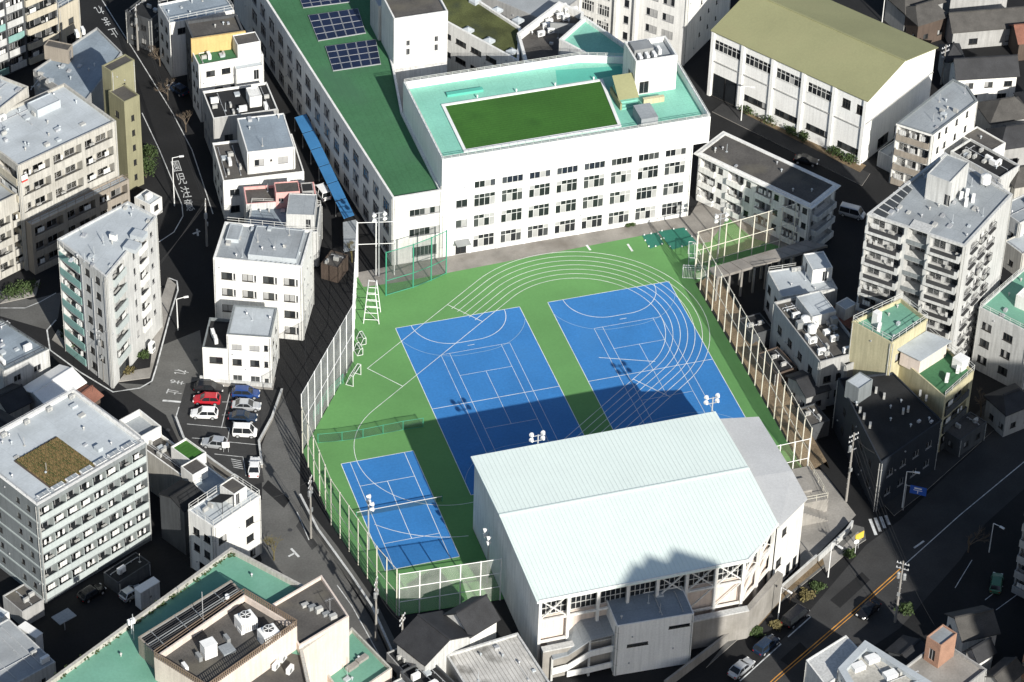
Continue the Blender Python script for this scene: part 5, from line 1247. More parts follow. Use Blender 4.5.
    wash = thing('washing', 'pink cloth hung over the balcony of the dark slate roofed house', 'washing', px(976, 67, 4.4), R_(-10)); g = MB(); g.box(-.8, -.05, -.9, .8, .05, .5); g.build('cloth', ['cloth_pink'], wash)
    gable_house('tiled_house', 'long house with weathered grey brown tiles at the top right edge', (945, 15), (952, 33), (1030, 25), 3.8, 6.0, 'grey_wall', 'tile_brown', F=WN, axis='x')
    gable_house('tiled_house', 'hipped brown tiled house below the slate roofed house', (978, 102), (990, 124), (1036, 114), 4.0, 6.2, 'grey_wall', 'tile_brown', F=WN, axis='x', hip=3)
    gable_house('tiled_house', 'dark tiled house at the right edge below the hipped house', (995, 128), (1000, 150), (1045, 138), 4.4, 6.6, 'grey_wall', 'tile_dark', F=WN, axis='x', hip=2)
    gable_house('tiled_house', 'small dark house with a hip roof beside the lattice pole', (940, 44), (945, 62), (966, 60), 5.0, 7., 'grey_wall', 'tile_dark', axis='x', hip=2)
    gable_house('tiled_house', 'rust red roofed house at the far right edge', (1012, 24), (1018, 44), (1050, 38), 3.8, 5.6, 'brown_wall', 'rust_roof', axis='x')
    gable_house('tiled_house', 'grey tiled cottage along the top edge beside the olive roof', (890, -6), (905, 14), (942, -2), 5.0, 7.2, 'grey_wall', 'tile_brown', axis='x', hip=2)
    gable_house('tiled_house', 'dark cottage roof at the very top right corner', (940, -22), (950, -2), (1010, -14), 5.2, 7.4, 'grey_wall', 'tile_dark', axis='x')
    b = rb('white_hut', 'little white house with a flat dark roof beside the pale tower', 'house', (966, 133), (990, 152), (1000, 140), 6.5, wall='white_wall', roof='roof_dark', parapet=.2, F=lambda W, D: {0: win([D*.5], [3.6], .9, .8), 1: []})
    b = rb('cluttered_house', 'low dark roofed house strewn with white units behind the pale tower', 'house', (952, 150), (1000, 178), (1018, 164), 7.5, wall='white_wall_b', roof='roof_black', parapet=.4)
    rooftop(b, 63, 8, big=.5)
TT()
def T9():
    def F(L):
        z = floors(.4, 2.9, 9); e = []
        e += balc(.3, 6.1, z, h=2.3, proj=.9, pm='white_wall_b', nw=2, depth=1.0, ac=.6, laundry=.4, cur=.2, style='low', rm='dark_metal')
        e += balc(6.6, 9.7, z, h=2.6, proj=.05, ph=.5, pm='slate_wall', nw=1, depth=2.4, ac=.2, laundry=0, cur=0)
        e += balc(10.2, L[0]-.3, z, h=2.3, proj=.9, pm='white_wall_b', nw=2, depth=1.0, ac=.6, laundry=.4, cur=.2, style='low', rm='dark_metal')
        s = balc(2.2, 4.2, z, h=1.6, proj=.4, pm='dark_metal', nw=1, depth=.3, ac=.3, style='rail', rm='dark_metal') + balc(5.2, 7.2, z, h=1.6, proj=.4, pm='dark_metal', nw=1, depth=.3, style='rail', rm='dark_metal') + balc(8.2, 10.2, z, h=1.6, proj=.4, pm='dark_metal', nw=1, depth=.3, style='rail', rm='dark_metal')
        return {0: e, 1: s}
    b = pb('pale_tower', 'pale nine storey apartment tower with projecting balconies and roof block', 'building', [(867, 213.5), (965, 246), (1013, 194), (945, 152)], 26.3, F=F, wall='white_wall_b', roof='roof_grey', parapet=.3, pt=.4, org=1, capm='white_wall_b')
    r = b.root
    subp(b, (929, 172), (949, 184), (969, 162), 26, 30.5, wall='white_wall_b', roof='roof_grey', name='stair_block', fac={0: [('w', 3.6, 26.1, 1., 2., {})]})
    q = [Vector(lp(b, *p, 26.2)) for p in ((872, 213), (884, 219), (912, 189), (904, 183))]
    g = MB(); g.prism([tuple(v) for v in q], 26.0, 26.25); g.build('roof_light', ['glass_b'], r)
    for k in range(7):
        a = q[1].lerp(q[2], k/6); c = q[0].lerp(q[3], k/6); g = MB(); g.bar((*a, 26.3), (*c, 26.3), .1); g.build('glazing_bar', ['frame_white'], r)
    for p in ((961, 199), (967, 196), (973, 201), (966, 205)): condenser(r, *lp(b, *p, 26), 26.0, R_(20), True)
    water_tank(b, *lp(b, 985, 185, 26), 26.0, .8, 1.2); vents(b, 64, 14, area=(1, 1, 10, 13))
    for k in range(3):
        a, c = lp(b, 975+k*8, 165+k*6, 26), lp(b, 1000+k*3, 182+k*5, 26); g = MB(); g.tube((*a, 26.12), (*c, 26.12), .06, n=6); g.build('pipe', ['steel'], r)
T9()
def T10():
    b = pb('green_roof_house', 'white three storey block with a bright green roof at the right edge', 'building', [(979, 307), (1030, 333), (1075, 290), (1024, 268)], 11.6, wall='white_wall_b', roof='roof_jade', parapet=.3, pt=.25, F=lambda L: {0: win([1.8, 5.6], floors(1.6, 3.2, 3), 1.7, 1.4, nv=3, fm='frame_dark', cur=.3), 1: []}, rail=.8)
    subp(b, (1017, 294), (1026, 300), (1040, 290), 11.3, 13.6, wall='white_wall', roof='white_wall', name='roof_block')
    # cream block with green roofs
    b = pb('cream_block', 'yellowish block with railed green roof terrace above a lower green roof', 'building', [(852, 321), (892, 343), (928, 319), (901, 298)], 15.4, wall='yellow_cream', roof='roof_jade', parapet=.7, pt=.2, rail=1.0, F=lambda L: {1: win([2, 5], [11], 1.4, 1.4)})
    r = b.root
    q = [Vector(lp(b, *p, 11)) for p in ((893, 352), (945, 397), (974, 371), (929, 332))]
    finish(r, [tuple(v) for v in q], 11.0, 'yellow_cream', 'roof_green', {1: balc(.5, 6.8, floors(.6, 3.3, 3), proj=.3, pm='dark_wall', nw=2, depth=.8, ac=.2, cur=.1)}, .5, .2, wname='lower_wall')
    railing(r, [tuple(q[1]), tuple(q[2]), tuple(q[3])], 11.0, 1.1, 'rail', closed=False)
    # pale lean-to on the lower roof
    A = [Vector(lp(b, *p, 13.4)) for p in ((897, 349), (921, 361), (952, 341), (926, 331))]
    zs = [13.4, 13.4, 13.4, 13.4]; g = MB(); P = [(*A[i], zs[i]) for i in range(4)]; g.add(P+[(x, y, z-.15) for x, y, z in P], [(0, 1, 2, 3), (7, 6, 5, 4)]+[(4+i, 4+(i+1) % 4, (i+1) % 4, i) for i in range(4)]); g.build('shed_roof', ['roof_pale'], r)
    g = MB(); g.prism(inset([tuple(v) for v in A], .4), 10.5, 13.25); g.build('shed_wall', ['pink_wall'], r)
    for p in ((961, 366), (958, 371), (947, 380)): condenser(r, *lp(b, *p, 10.6), 10.5, R_(30), True)
    g = MB(); c = lp(b, 960, 367, 10.5); g.box(c[0]-.9, c[1]-.9, 10.5, c[0]+.9, c[1]+.9, 12.3); g.build('equipment_box', ['white_metal'], r)
    g = MB(); c = lp(b, 876, 324, 14.7); g.box(c[0]-.5, c[1]-.5, 14.7, c[0]+.5, c[1]+.5, 17); g.build('roof_tank', ['white_metal'], r); condenser(r, *lp(b, 879, 330, 14.7), 14.7, R_(30), True)
    # dark block
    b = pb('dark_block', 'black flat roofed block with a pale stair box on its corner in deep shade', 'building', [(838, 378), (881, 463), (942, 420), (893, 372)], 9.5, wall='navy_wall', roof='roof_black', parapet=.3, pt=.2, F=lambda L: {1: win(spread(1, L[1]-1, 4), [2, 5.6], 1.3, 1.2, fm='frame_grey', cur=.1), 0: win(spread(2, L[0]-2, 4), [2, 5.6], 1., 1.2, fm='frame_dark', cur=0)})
    subp(b, (846, 381), (858, 388), (874, 380), 9.2, 12.2, wall='slate_wall', roof='roof_pale', name='stair_block')
    for q in ((876, 392), (884, 398), (903, 413), (908, 411), (860, 412), (864, 418), (870, 427), (920, 395), (926, 400)): condenser(b.root, *lp(b, *q, 9.2), 9.2, R_(35))
    w = pb('boundary_wall', 'pale low forecourt wall round the foot of the black block', 'wall', [(868, 478), (876, 492), (921, 458), (917, 452)], 2.6, wall='white_wall_b', roof='dark_wall', parapet=1.8, pt=.25)
    # cluttered white pair
    b = rb('flat_white_house', 'white flat roofed house with a box penthouse beside the cream net fence', 'house', (767, 271), (782, 297), (838, 289), 7.6, wall='white_wall_b', roof='roof_pale', parapet=.2, pt=.2, F=lambda W, D: {0: win([D*.2, D*.65], [1.2, 4.2], 1.3, 1.4, fm='frame_dark', cur=.1), 1: win(spread(1, W-1, 3), [2, 5], 1.2, 1.2)})
    W, D = b.W, b.D
    sub(b, W*.62, D*.35, W*.98, D*.98, 7.4, 10.0, 'white_wall', 'roof_pale', fac={1: [('w', 2.1, 7.5, .8, 1.9, {})], 0: [('w', 1.5, 7.5, .8, 1.9, {})]})
    railing(b.root, [(.1, D-.1), (W*.5, D-.1)], 7.6, .8, 'rail', closed=False)
    for k in range(5): condenser(b.root, 4+k*.9, D-.8, 7.4, 0)
    b = rb('cluttered_block', 'grey block whose roof is crowded with white units and ducts', 'building', (783, 300), (820, 362), (858, 345), 9.2, wall='grey_wall', roof='roof_dark', parapet=.5, pt=.2, F=lambda W, D: {0: win(spread(1, D-1, 4), [1.8, 5], 1.3, 1.4, fm='frame_dark', cur=.2), 1: win(spread(.5, W-.5, 3), [1.6, 4.8], 1.3, 1.3, fm='frame_dark')})
    W, D = b.W, b.D; rooftop(b, 71, 16, big=.5, pipes=4)
    sub(b, W*.4, D*.55, W*.95, D*.9, 8.7, 10.6, 'white_wall_b', 'roof_pale', name='stair_block'); water_tank(b, W*.3, D*.6, 8.7, .7, 1.); water_tank(b, W*.3, D*.45, 8.7, .7, 1.)
    for k in range(6):
        c = (rnd.uniform(1, W-1), rnd.uniform(1, D-1)); g = MB(); g.box(c[0]-.5, c[1]-.4, 8.7, c[0]+.5, c[1]+.4, 9.3+rnd.random()*.9); g.build('equipment_box', ['white_metal' if k % 2 else 'grey_metal'], b.root)
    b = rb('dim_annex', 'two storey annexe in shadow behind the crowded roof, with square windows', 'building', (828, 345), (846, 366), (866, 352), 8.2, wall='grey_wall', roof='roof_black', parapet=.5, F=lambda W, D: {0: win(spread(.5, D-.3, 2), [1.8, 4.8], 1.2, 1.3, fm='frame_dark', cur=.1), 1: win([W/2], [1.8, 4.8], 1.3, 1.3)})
    rooftop(b, 73, 4)
    b = rb('low_annex', 'low maroon roofed annexe between crowded roof and pale tower', 'building', (826, 310), (850, 330), (872, 314), 7.0, wall='brown_wall', roof='rust_roof', parapet=.2)
    subp(b, (855, 303), (861, 308), (872, 302), 6.8, 9, wall='pink_wall', roof='roof_pale', name='roof_block'); subp(b, (836, 303), (846, 310), (856, 303), 6.8, 9, wall='white_wall', roof='roof_pale', name='roof_block')
T10()
def RB():
    # bottom right
    b = pb('white_roof_block', 'white building with cream roof and broad white parapet at the bottom edge', 'building', [(806, 660), (838, 712), (952, 700), (864, 640)][0:0] or [(838, 668), (868, 720), (945, 690), (865, 640)], 8.5, wall='white_wall', roof='cream_wall', parapet=.7, pt=1.0, capm='roof_pale')
    w_ = pb('white_wing', 'low white wing with pale roof beside the broad white parapet', 'building', [(806, 660), (826, 686), (866, 656), (846, 635)], 6.8, wall='white_wall', roof='white_wall_b', parapet=.1)
    for q in ((872, 660), (858, 668), (890, 676)):
        c = lp(b, *q, 7.9); g = MB(); g.box(c[0]-.9, c[1]-.6, 7.8, c[0]+.9, c[1]+.6, 8.5); g.build('equipment_box', ['white_metal'], b.root)
    rooftop(b, 81, 3, pipes=4)
    b = rb('brick_stair_house', 'house with an orange brick stair block and grey roof terrace', 'house', (903, 668), (948, 700), (985, 668), 6.0, wall='grey_wall', roof='concrete', parapet=.5)
    subp(b, (926, 637), (942, 645), (957, 633), 0, 9.8, wall='brick_wall', roof='roof_grey', name='stair_block', parapet=.3, fac={0: [('w', 1.2, 6.2, 1., 2., {})]})
    gable_house('tiled_house', 'grey tiled house with a white gable behind the brick stair block', (936, 616), (962, 642), (1004, 640), 5.4, 7.2, 'white_wall', 'tile_brown', axis='x')
    gable_house('tiled_house', 'dark low roofed house between the brick stair block and main road', (888, 648), (918, 670), (932, 652), 4.4, 5.4, 'dark_wall', 'tile_dark', axis='x')
    gable_house('tiled_house', 'small dark house with a sunlit white gable beyond the brick stair block', (966, 650), (978, 664), (994, 650), 5.2, 6.8, 'white_wall', 'tile_dark', axis='x')
    gable_house('tiled_house', 'grey cottage at the bottom right corner beside stacked balconies', (982, 676), (1004, 690), (1026, 670), 4.6, 5.8, 'grey_wall', 'tile_brown', axis='x')
    def F(W, D): return {0: balc(.4, D-.4, floors(.4, 2.9, 9), proj=1.1, pm='grey_wall', nw=5, depth=.5, ac=.5)}
    e = Vector((math.cos(R_(35)), math.sin(R_(35)))); n = Vector((-e.y, e.x))
    g0 = Vector(p2(1013, 588))-n*12; poly = [tuple(g0+n*12), tuple(g0), tuple(g0+e*14), tuple(g0+e*14+n*12)]
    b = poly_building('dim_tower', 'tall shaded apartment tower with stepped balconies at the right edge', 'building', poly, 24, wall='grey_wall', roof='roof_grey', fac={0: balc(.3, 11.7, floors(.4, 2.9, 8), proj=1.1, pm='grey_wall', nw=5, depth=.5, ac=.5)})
    g0 = Vector(p2(1018, 688))-n*9; poly = [tuple(g0+n*9), tuple(g0), tuple(g0+e*12), tuple(g0+e*12+n*9)]
    b = poly_building('brown_flats', 'brown flats with jutting orange balconies at the bottom right edge', 'building', poly, 12, wall='taupe_wall', roof='roof_grey', fac={0: balc(.4, 8.6, floors(.4, 2.9, 4), proj=1.0, pm='brick_wall', nw=2, depth=.5)})
    # bottom centre
    b = rb('stained_roof_block', 'low building with a stained pale ribbed roof at the gymnasium foot', 'building', (453.6, 652), (478, 706), (547, 678), 5.5, wall='grey_wall', roof='roof_stained', parapet=.35, pt=.3, capm='white_wall_b')
    g = MB(); W, D = b.W, b.D
    for k in range(18): g.box(.4+k*(W-.8)/18, .4, 5.15, .46+k*(W-.8)/18, D-.4, 5.19)
    g.build('roof_ribs', ['concrete'], b.root, kind='stuff')
    gable_house('dark_house', 'black tiled house in shadow below the tennis court fence', (398, 638), (425, 666), (470, 632), 6.6, 8.6, 'white_wall_b', 'tile_dark', axis='y')
    gable_house('dark_house', 'dark roofed house beside the retaining lane under the gymnasium', (440, 616), (470, 638), (502, 620), 6.6, 9.0, 'white_wall', 'tile_dark', axis='x')
    b = rb('dark_annex', 'narrow dark annexe with white service boxes next to the stained roof', 'building', (408, 668), (440, 710), (462, 690), 5.0, wall='dark_wall', roof='roof_black', parapet=.4)
    rooftop(b, 91, 5, big=.5)
RB()
# ------------------------------------------------------------------ roads, paths, markings
def area(name, pts, m, z): g = MB(); q = [p2(*p) for p in pts]; s_ = sum(q[i][0]*q[(i+1) % len(q)][1]-q[(i+1) % len(q)][0]*q[i][1] for i in range(len(q))); q = q if s_ > 0 else q[::-1]; g.sheet(q, z); return g.build(name, [m], kind='structure')
def kerbed(name, pts, m, h=.13, z=0.):
    q = [p2(*p) for p in pts]; s_ = sum(q[i][0]*q[(i+1) % len(q)][1]-q[(i+1) % len(q)][0]*q[i][1] for i in range(len(q))); q = q if s_ > 0 else q[::-1]
    g = MB(); g.prism(q, z-.02, z+h, 1, 0); return g.build(name, [m, 'concrete'], kind='structure')
area('road', [(118, 383), (150, 385), (163, 345), (200, 330), (205, 378), (186, 384), (188, 425), (215, 470), (262, 500), (262, 445), (282, 392), (300, 440), (300, 500), (330, 552), (372, 620), (402, 684), (300, 684), (240, 600), (262, 560), (240, 500), (200, 470), (178, 440), (166, 415)], 'asphalt_lit', .004)  # sunlit stretch of road, its light given by the paler asphalt
area('car_park', [(186, 383), (281, 390), (259, 445), (264, 482), (250, 486), (214, 464), (184, 440), (176, 420)], 'asphalt_new', .009)
area('road', [(0, 290), (0, 316), (48, 330), (58, 318), (62, 292), (30, 300)], 'asphalt_lit', .0045)
area('road', [(680, 752), (735, 686), (800, 622), (866, 545), (900, 520), (1000, 425), (1045, 385), (1045, 470), (985, 524), (960, 560), (900, 628), (850, 662), (780, 740)], 'asphalt_new', .004)
area('lot', [(800, 468), (822, 470), (856, 515), (800, 572), (800, 520)], 'concrete', .006)
kerbed('pavement', [(52, 340), (66, 350), (112, 383), (150, 378), (176, 285), (168, 278), (156, 316), (150, 368), (116, 374), (58, 330)], 'concrete')
kerbed('pavement', [(706, 668), (760, 620), (826, 566), (866, 540), (864, 528), (850, 524), (800, 572), (735, 632)], 'asphalt_lit')
kerbed('pavement', [(826, 572), (862, 540), (858, 532), (842, 548), (822, 556)], 'concrete', .16)
kerbed('pavement', [(884, 505), (894, 516), (925, 492), (1000, 425), (985, 405), (930, 460)], 'asphalt_new')
kerbed('pavement', [(712, 112), (722, 104), (870, 174), (862, 186)], 'asphalt_new')
area('planting_strip', [(740, 112), (748, 107), (866, 166), (860, 173)], 'dirt', .137)
area('paving', [(690, 216), (702, 196), (812, 248), (790, 250), (752, 238), (722, 213)], 'paving', .07)
kerbed('pavement', [(36, 296), (40, 280), (10, 296), (0, 304)], 'concrete')
kerbed('pavement', [(300, 508), (304, 504), (338, 548), (378, 606), (416, 684), (406, 684), (370, 612), (332, 556)], 'asphalt_lit')
g = MB(); P = [(32.6, 6), (32.6, -41), (35.4, -41), (36.4, 3), (36.4, 6)]
g.add([(32.5, 6, .1), (32.5, -41, .1), (35.4, -41, 1.7), (35.4, 6, 1.7), (36.0, 6, 0), (36.0, -41, 0)], [(0, 1, 2, 3), (3, 2, 5, 4)]); g.build('earth_bank', ['rust_dirt'], kind='structure')
area('planting_strip', [(786, 596), (830, 560), (820, 556), (800, 575), (770, 598), (752, 622), (756, 630)], 'dirt', .14)
# boundary walls
def lowwall(name, label, pts, h, t=.25, m='concrete', cope='white_wall_b', cat='wall'):
    o = px(*pts[0]); r = thing(name, label, cat, (o.x, o.y, 0)); q = [Vector((px(*p).x-o.x, px(*p).y-o.y)) for p in pts]
    for i in range(len(q)-1):
        a, b = q[i], q[i+1]; L = (b-a).length; n = max(1, int(L/2.4)); d = (b-a)/L; nn = Vector((-d.y, d.x))*t/2
        for k in range(n):
            u, v = a+d*L*k/n+d*.012, a+d*L*(k+1)/n-d*.012; g = MB()
            c = [u-nn, v-nn, v+nn, u+nn]; g.prism([tuple(x) for x in c], 0, h); g.build('wall_panel', [m], r)
        g = MB(); g.prism([tuple(x) for x in (a-nn*1.3, b-nn*1.3, b+nn*1.3, a+nn*1.3)], h, h+.1); g.build('coping', [cope], r)
    return r
lowwall('boundary_wall', 'sunlit white coped wall along the pavement below the gymnasium', [(732, 637), (790, 586), (816, 563)], 1.5)
lowwall('boundary_wall', 'white capped wall round the planted street corner', [(818, 562), (846, 536), (852, 527)], 1.2, m='white_wall_b')
lowwall('boundary_wall', 'dark coped wall running from the annexe down to the main road', [(664, 690), (732, 638)], 1.6, m='concrete', cope='concrete')
lowwall('lane_wall', 'low concrete lane wall beside the tennis court fence', [(300, 500), (318, 535), (352, 582), (372, 612), (404, 684)], 1.1)
lowwall('lane_wall', 'low kerb wall curving along the car park edge', [(282, 392), (272, 420), (259, 444), (262, 468)], .6)
lowwall('lane_wall', 'low wall along the street side of the terrace houses', [(176, 421), (184, 442), (214, 465), (238, 482)], .8)
lowwall('lane_wall', 'pale wall in front of the white three storey house', [(200, 381), (240, 386), (272, 389)], .9, m='white_wall_b')
# retaining walkway right of the yard
o = px(709, 269, 5.2); r = thing('raised_walk', 'stained beige raised walkway between the cage corner and black roofed flats', 'walkway', (o.x, o.y, 0))
q = [px(*p, 5.2) for p in ((708, 268), (717, 277), (828, 245), (806, 240))]; q = [(v.x-o.x, v.y-o.y) for v in q]
n = 9
for k in range(n):
    a = Vector(q[0]).lerp(Vector(q[3]), k/n+.003); b = Vector(q[1]).lerp(Vector(q[2]), k/n+.003); c = Vector(q[1]).lerp(Vector(q[2]), (k+1)/n-.003); d = Vector(q[0]).lerp(Vector(q[3]), (k+1)/n-.003)
    g = MB(); g.prism([tuple(v) for v in (a, b, c, d)], 4.75, 5.2, bottom=True); g.build('slab', ['paving'], r)
    for v in (a, b): g = MB(); w_ = (c-b)*.08; g.box(v.x-.15, v.y-.15, 0, v.x+.15, v.y+.15, 4.75); g.build('pier', ['concrete'], r)
# concrete podium at the gymnasium's far corner
r = thing('stair_podium', 'pale concrete podium with railings at the corner of the right fence', 'podium', (27.0, -45.0, 0)); g = MB(); g.box(-2, -4.5, 0, 5.2, 3.0, 2.4); g.build('base', ['concrete'], r)
g = MB()
for k in range(8): g.box(.5+k*.5, -6.5, 0, 1.0+k*.5, -4.51, 2.4-.3*k)
g.build('steps', ['concrete'], r)
b_ = Bld(); b_.root = r; railing(r, [(-1.9, -4.4), (5.1, -4.4), (5.1, 2.9)], 2.4, 1.1, 'pale_paint', closed=False)
g = MB(); g.box(.2, -2.6, 2.4, 3.4, .2, 3.0); g.build('slab', ['concrete'], r)
# parking bays, edge lines, stop lines
ml = MB()
def ln(pts, w=.15, z=.0155, mi=0): ml.strip([p2(*p) for p in pts], w, z, mi)
ln([(102, 0), (138, 57), (172, 112), (192, 150), (202, 180), (213, 214)]); ln([(142, 113), (159.5, 150), (172, 180), (182, 205), (183, 216), (174, 232), (159, 242)])
ln([(169, 278), (177, 281), (178, 290), (169, 319), (157, 365), (152, 381), (140, 388), (113, 392), (80, 372), (50, 350), (47, 330), (56, 320)], .22)
ln([(0, 308), (25, 308), (40, 302), (56, 293)])
ln([(162.6, 400.5), (181, 402)], .4); ln([(179, 407), (175, 420), (183, 441), (213, 464)])
for a in ([(187, 424), (229.5, 428)], [(230, 392), (221.5, 428)], [(229.5, 428.6), (227, 444)], [(228.6, 442), (260, 445)], [(214.5, 454), (243, 457)], [(243, 457), (246, 476)], [(192, 438), (207, 439)], [(222, 402), (231, 402)], [(222, 415), (229, 415)]): ln(a, .1)
for k in range(5): ln([(231+k*.6, 459+k*2), (241+k*.6, 461+k*2)], .12)
ln([(337, 585), (352, 606), (394, 682)], .14); ln([(297, 512), (309, 540)], .12)
ln([(291, 548.5), (299, 557)], .35); ln([(288.5, 556.5), (294.6, 553.2)], .3); ln([(193, 234), (200, 231)], .35, .016); ln([(197, 229), (198, 236)], .3, .0165)
ln([(740, 681), (781, 644), (777, 641)], .18); ln([(788, 637), (810.5, 617), (807, 614)], .18)
for k in range(4): ln([(870+k*5.2, 519+k*-1.2), (876+k*4.4, 535-k*3.4)], .45)
ln([(914, 548), (924, 541)], .3, .016)
ln([(985, 600), (1003, 586)], .1); ln([(996, 610), (1018, 594)], .1); ln([(955, 588), (972, 560)], .1)
ml.build('road_markings', ['road_white'], kind='structure')
ml = MB(); ln([(745, 706), (776, 677), (853, 611), (900, 569)], .16, .017); ln([(747, 708), (778, 679), (855, 613), (902, 571)], .12, .0175)
ml.build('road_markings', ['road_orange'], kind='structure')
ml = MB(); ln([(902, 567), (960, 515), (1030, 457)], .14, .017); ml.build('road_markings', ['road_white'], kind='structure')  # orange centre line carried on into shade, the shade painted as a colourless line
def text(s, pos, rz, size, sy=2.2):
    c = bpy.data.curves.new('road_text', 'FONT'); c.body = s; c.size = size; c.align_x = 'CENTER'; c.align_y = 'CENTER'
    o = bpy.data.objects.new('road_text', c); COL.objects.link(o); dg = bpy.context.evaluated_depsgraph_get()
    me = bpy.data.meshes.new_from_object(o.evaluated_get(dg)); bpy.data.objects.remove(o)
    me.materials.clear(); me.materials.append(M['road_white'])
    q = obj('road_text', me, kind='structure', loc=(*p2(*pos), .018), rz=rz); q.scale = (1, sy, 1); return q
d = Vector(p2(176.6, 167))-Vector(p2(189, 205)); az = math.atan2(d.y, d.x)-math.pi/2
for ch, q in zip('園児注意', ((176.6, 167), (181.5, 179.5), (186, 193), (189.5, 206))): text(ch, q, az, 1.55)
d = Vector(p2(98, 8))-Vector(p2(113, 31)); az2 = math.atan2(d.y, d.x)-math.pi/2+math.pi
for ch, q in zip('止まれ', ((113.5, 32), (106, 21), (99, 9.5))): text(ch, q, az2, 1.5)
for ch, q in zip('止まれ', ((172.5, 392), (176, 382), (180, 372))): text(ch, q, R_(240)-math.pi*0+math.pi*0, 1.2)
# ------------------------------------------------------------------ vehicles
WH = None
def wheel_meshes():
    global WH
    if WH: return WH
    t = MB(); t.tube((0, -.1, 0), (0, .1, 0), .31, n=16); r = MB(); r.tube((0, -.112, 0), (0, .112, 0), .19, n=12)
    WH = (t.mesh('tyre', ['tyre'], False), r.mesh('rim', ['steel'])); return WH
def car(label, pos, rz, paint, kind='hatch', group=None, L=4.1, W=1.68):
    r = thing('parked_car', label, 'car', (*p2(*pos), .02), rz, group)
    # stations along x: (x, half width, bottom, shoulder height)
    if kind == 'sedan': st = [(-L/2, .62, .42, .72), (-L/2+.12, .76, .28, .86), (-L/2+.9, .83, .2, .95), (-.2, .84, .2, .93), (L/2-1.2, .83, .2, .88), (L/2-.35, .78, .22, .76), (L/2-.04, .66, .34, .62)]; cab = (-L/2+.55, L/2-1.15, -L/2+1.25, L/2-1.95, 1.42)
    elif kind == 'van': st = [(-L/2, .74, .36, .95), (-L/2+.1, .82, .26, 1.0), (0, .84, .22, 1.0), (L/2-.9, .84, .22, 1.0), (L/2-.25, .8, .24, .92), (L/2-.02, .7, .36, .72)]; cab = (-L/2+.06, L/2-.45, -L/2+.16, L/2-1.05, 1.85)
    else: st = [(-L/2, .68, .42, .86), (-L/2+.1, .79, .28, .95), (-.6, .84, .2, .98), (.4, .84, .2, .95), (L/2-.95, .83, .2, .9), (L/2-.3, .78, .22, .78), (L/2-.03, .66, .34, .64)]; cab = (-L/2+.15, L/2-1.0, -L/2+.55, L/2-1.75, 1.5)
    g = MB(); k = W/1.68
    rings = []
    for x, hw, zb, zt in st:
        hw *= k; zm = (zb+zt)/2+.02; rings.append([(x, -hw*.9, zb), (x, -hw, zm), (x, -hw*.97, zt-.08), (x, -hw*.86, zt), (x, 0, zt+.03), (x, hw*.86, zt), (x, hw*.97, zt-.08), (x, hw, zm), (x, hw*.9, zb)])
    n = 9
    for a, b in zip(rings, rings[1:]): g.add(a+b, [(i, i+1, n+i+1, n+i) for i in range(n-1)]+[(n-1, 0, n, 2*n-1)])
    g.add(rings[0], [tuple(reversed(range(n)))]); g.add(rings[-1], [tuple(range(n))]); body = g.build('body', [paint], r)
    x0, x1, x2, x3, zt = cab; zb = .93 if kind != 'van' else .97; hb, ht = .8*k, .66*k
    B = [(x0, -hb, zb), (x1, -hb, zb-.06), (x1, hb, zb-.06), (x0, hb, zb)]; T_ = [(x2, -ht, zt), (x3, -ht, zt), (x3, ht, zt), (x2, ht, zt)]
    for nm, idx in (('side_window', (0, 1, 5, 4)), ('windscreen', (1, 2, 6, 5)), ('side_window', (2, 3, 7, 6)), ('rear_window', (3, 0, 4, 7))):
        g = MB(); V = B+T_; g.add([V[i] for i in idx], [(0, 1, 2, 3)]); g.build(nm, ['glass'], r)
    g = MB(); e = .05; g.add([(x2-.06, -ht-.03, zt-.02), (x3+.06, -ht-.03, zt-.02), (x3+.06, ht+.03, zt-.02), (x2-.06, ht+.03, zt-.02), (x2+.1, -ht+.1, zt+.06), (x3-.1, -ht+.1, zt+.06), (x3-.1, ht-.1, zt+.06), (x2+.1, ht-.1, zt+.06)], [(4, 5, 6, 7), (0, 1, 5, 4), (1, 2, 6, 5), (2, 3, 7, 6), (3, 0, 4, 7)]); g.build('roof', [paint], r)
    for i in range(4):
        g = MB(); g.bar(B[i], T_[i], .09, .07); g.build('pillar', [paint], r)
    for s in (-1, 1):
        g = MB(); m_ = (x0+x1)/2-.1; g.bar((m_, s*hb*1.0, zb), (m_, s*ht*1.0, zt), .08, .05); g.build('pillar', [paint], r)
        g = MB(); g.box(x1-.45, s*.86*k-.07, zb-.02, x1-.28, s*.86*k+.07, zb+.12); g.build('mirror', [paint], r)
        g = MB(); g.box(L/2-.22, s*.55*k-.16, .55, L/2-.005, s*.55*k+.16, .68); g.build('headlight', ['lamp_glass'], r)
        g = MB(); g.box(-L/2-.01, s*.6*k-.12, .62, -L/2+.14, s*.6*k+.12, .8); g.build('tail_light', ['red_lens'], r)
    tm, rm = wheel_meshes()
    for x in (-L/2+.78, L/2-.78):
        for s in (-1, 1):
            w_ = obj('wheel', tm, r, loc=(x, s*.75*k, .31)); obj('rim', rm, w_)
    return r
CD = R_(-19)
car('black estate car in the row nearest the white three storey house', (209, 391), CD, 'car_black', 'hatch', L=4.4)
car('red hatchback between the black and white parked cars', (207, 402.5), CD+math.pi, 'car_red', 'hatch')
car('white hatchback with dark windows beside the red car', (204.5, 416.5), CD+math.pi, 'car_white', 'hatch')
car('silver compact car parked alone by the terrace houses wall', (214.5, 446), CD+math.pi-.12, 'car_silver', 'hatch', L=3.8)
car('bright blue hatchback parked against the white house wall', (246, 396), CD, 'car_blue', 'hatch', L=4.2)
car('white saloon car beside the bright blue hatchback', (246.5, 408.5), CD, 'car_silver', 'sedan', L=4.4)
car('dark navy car between the saloon and the white van', (243, 420), CD, 'car_navy', 'sedan', L=4.3)
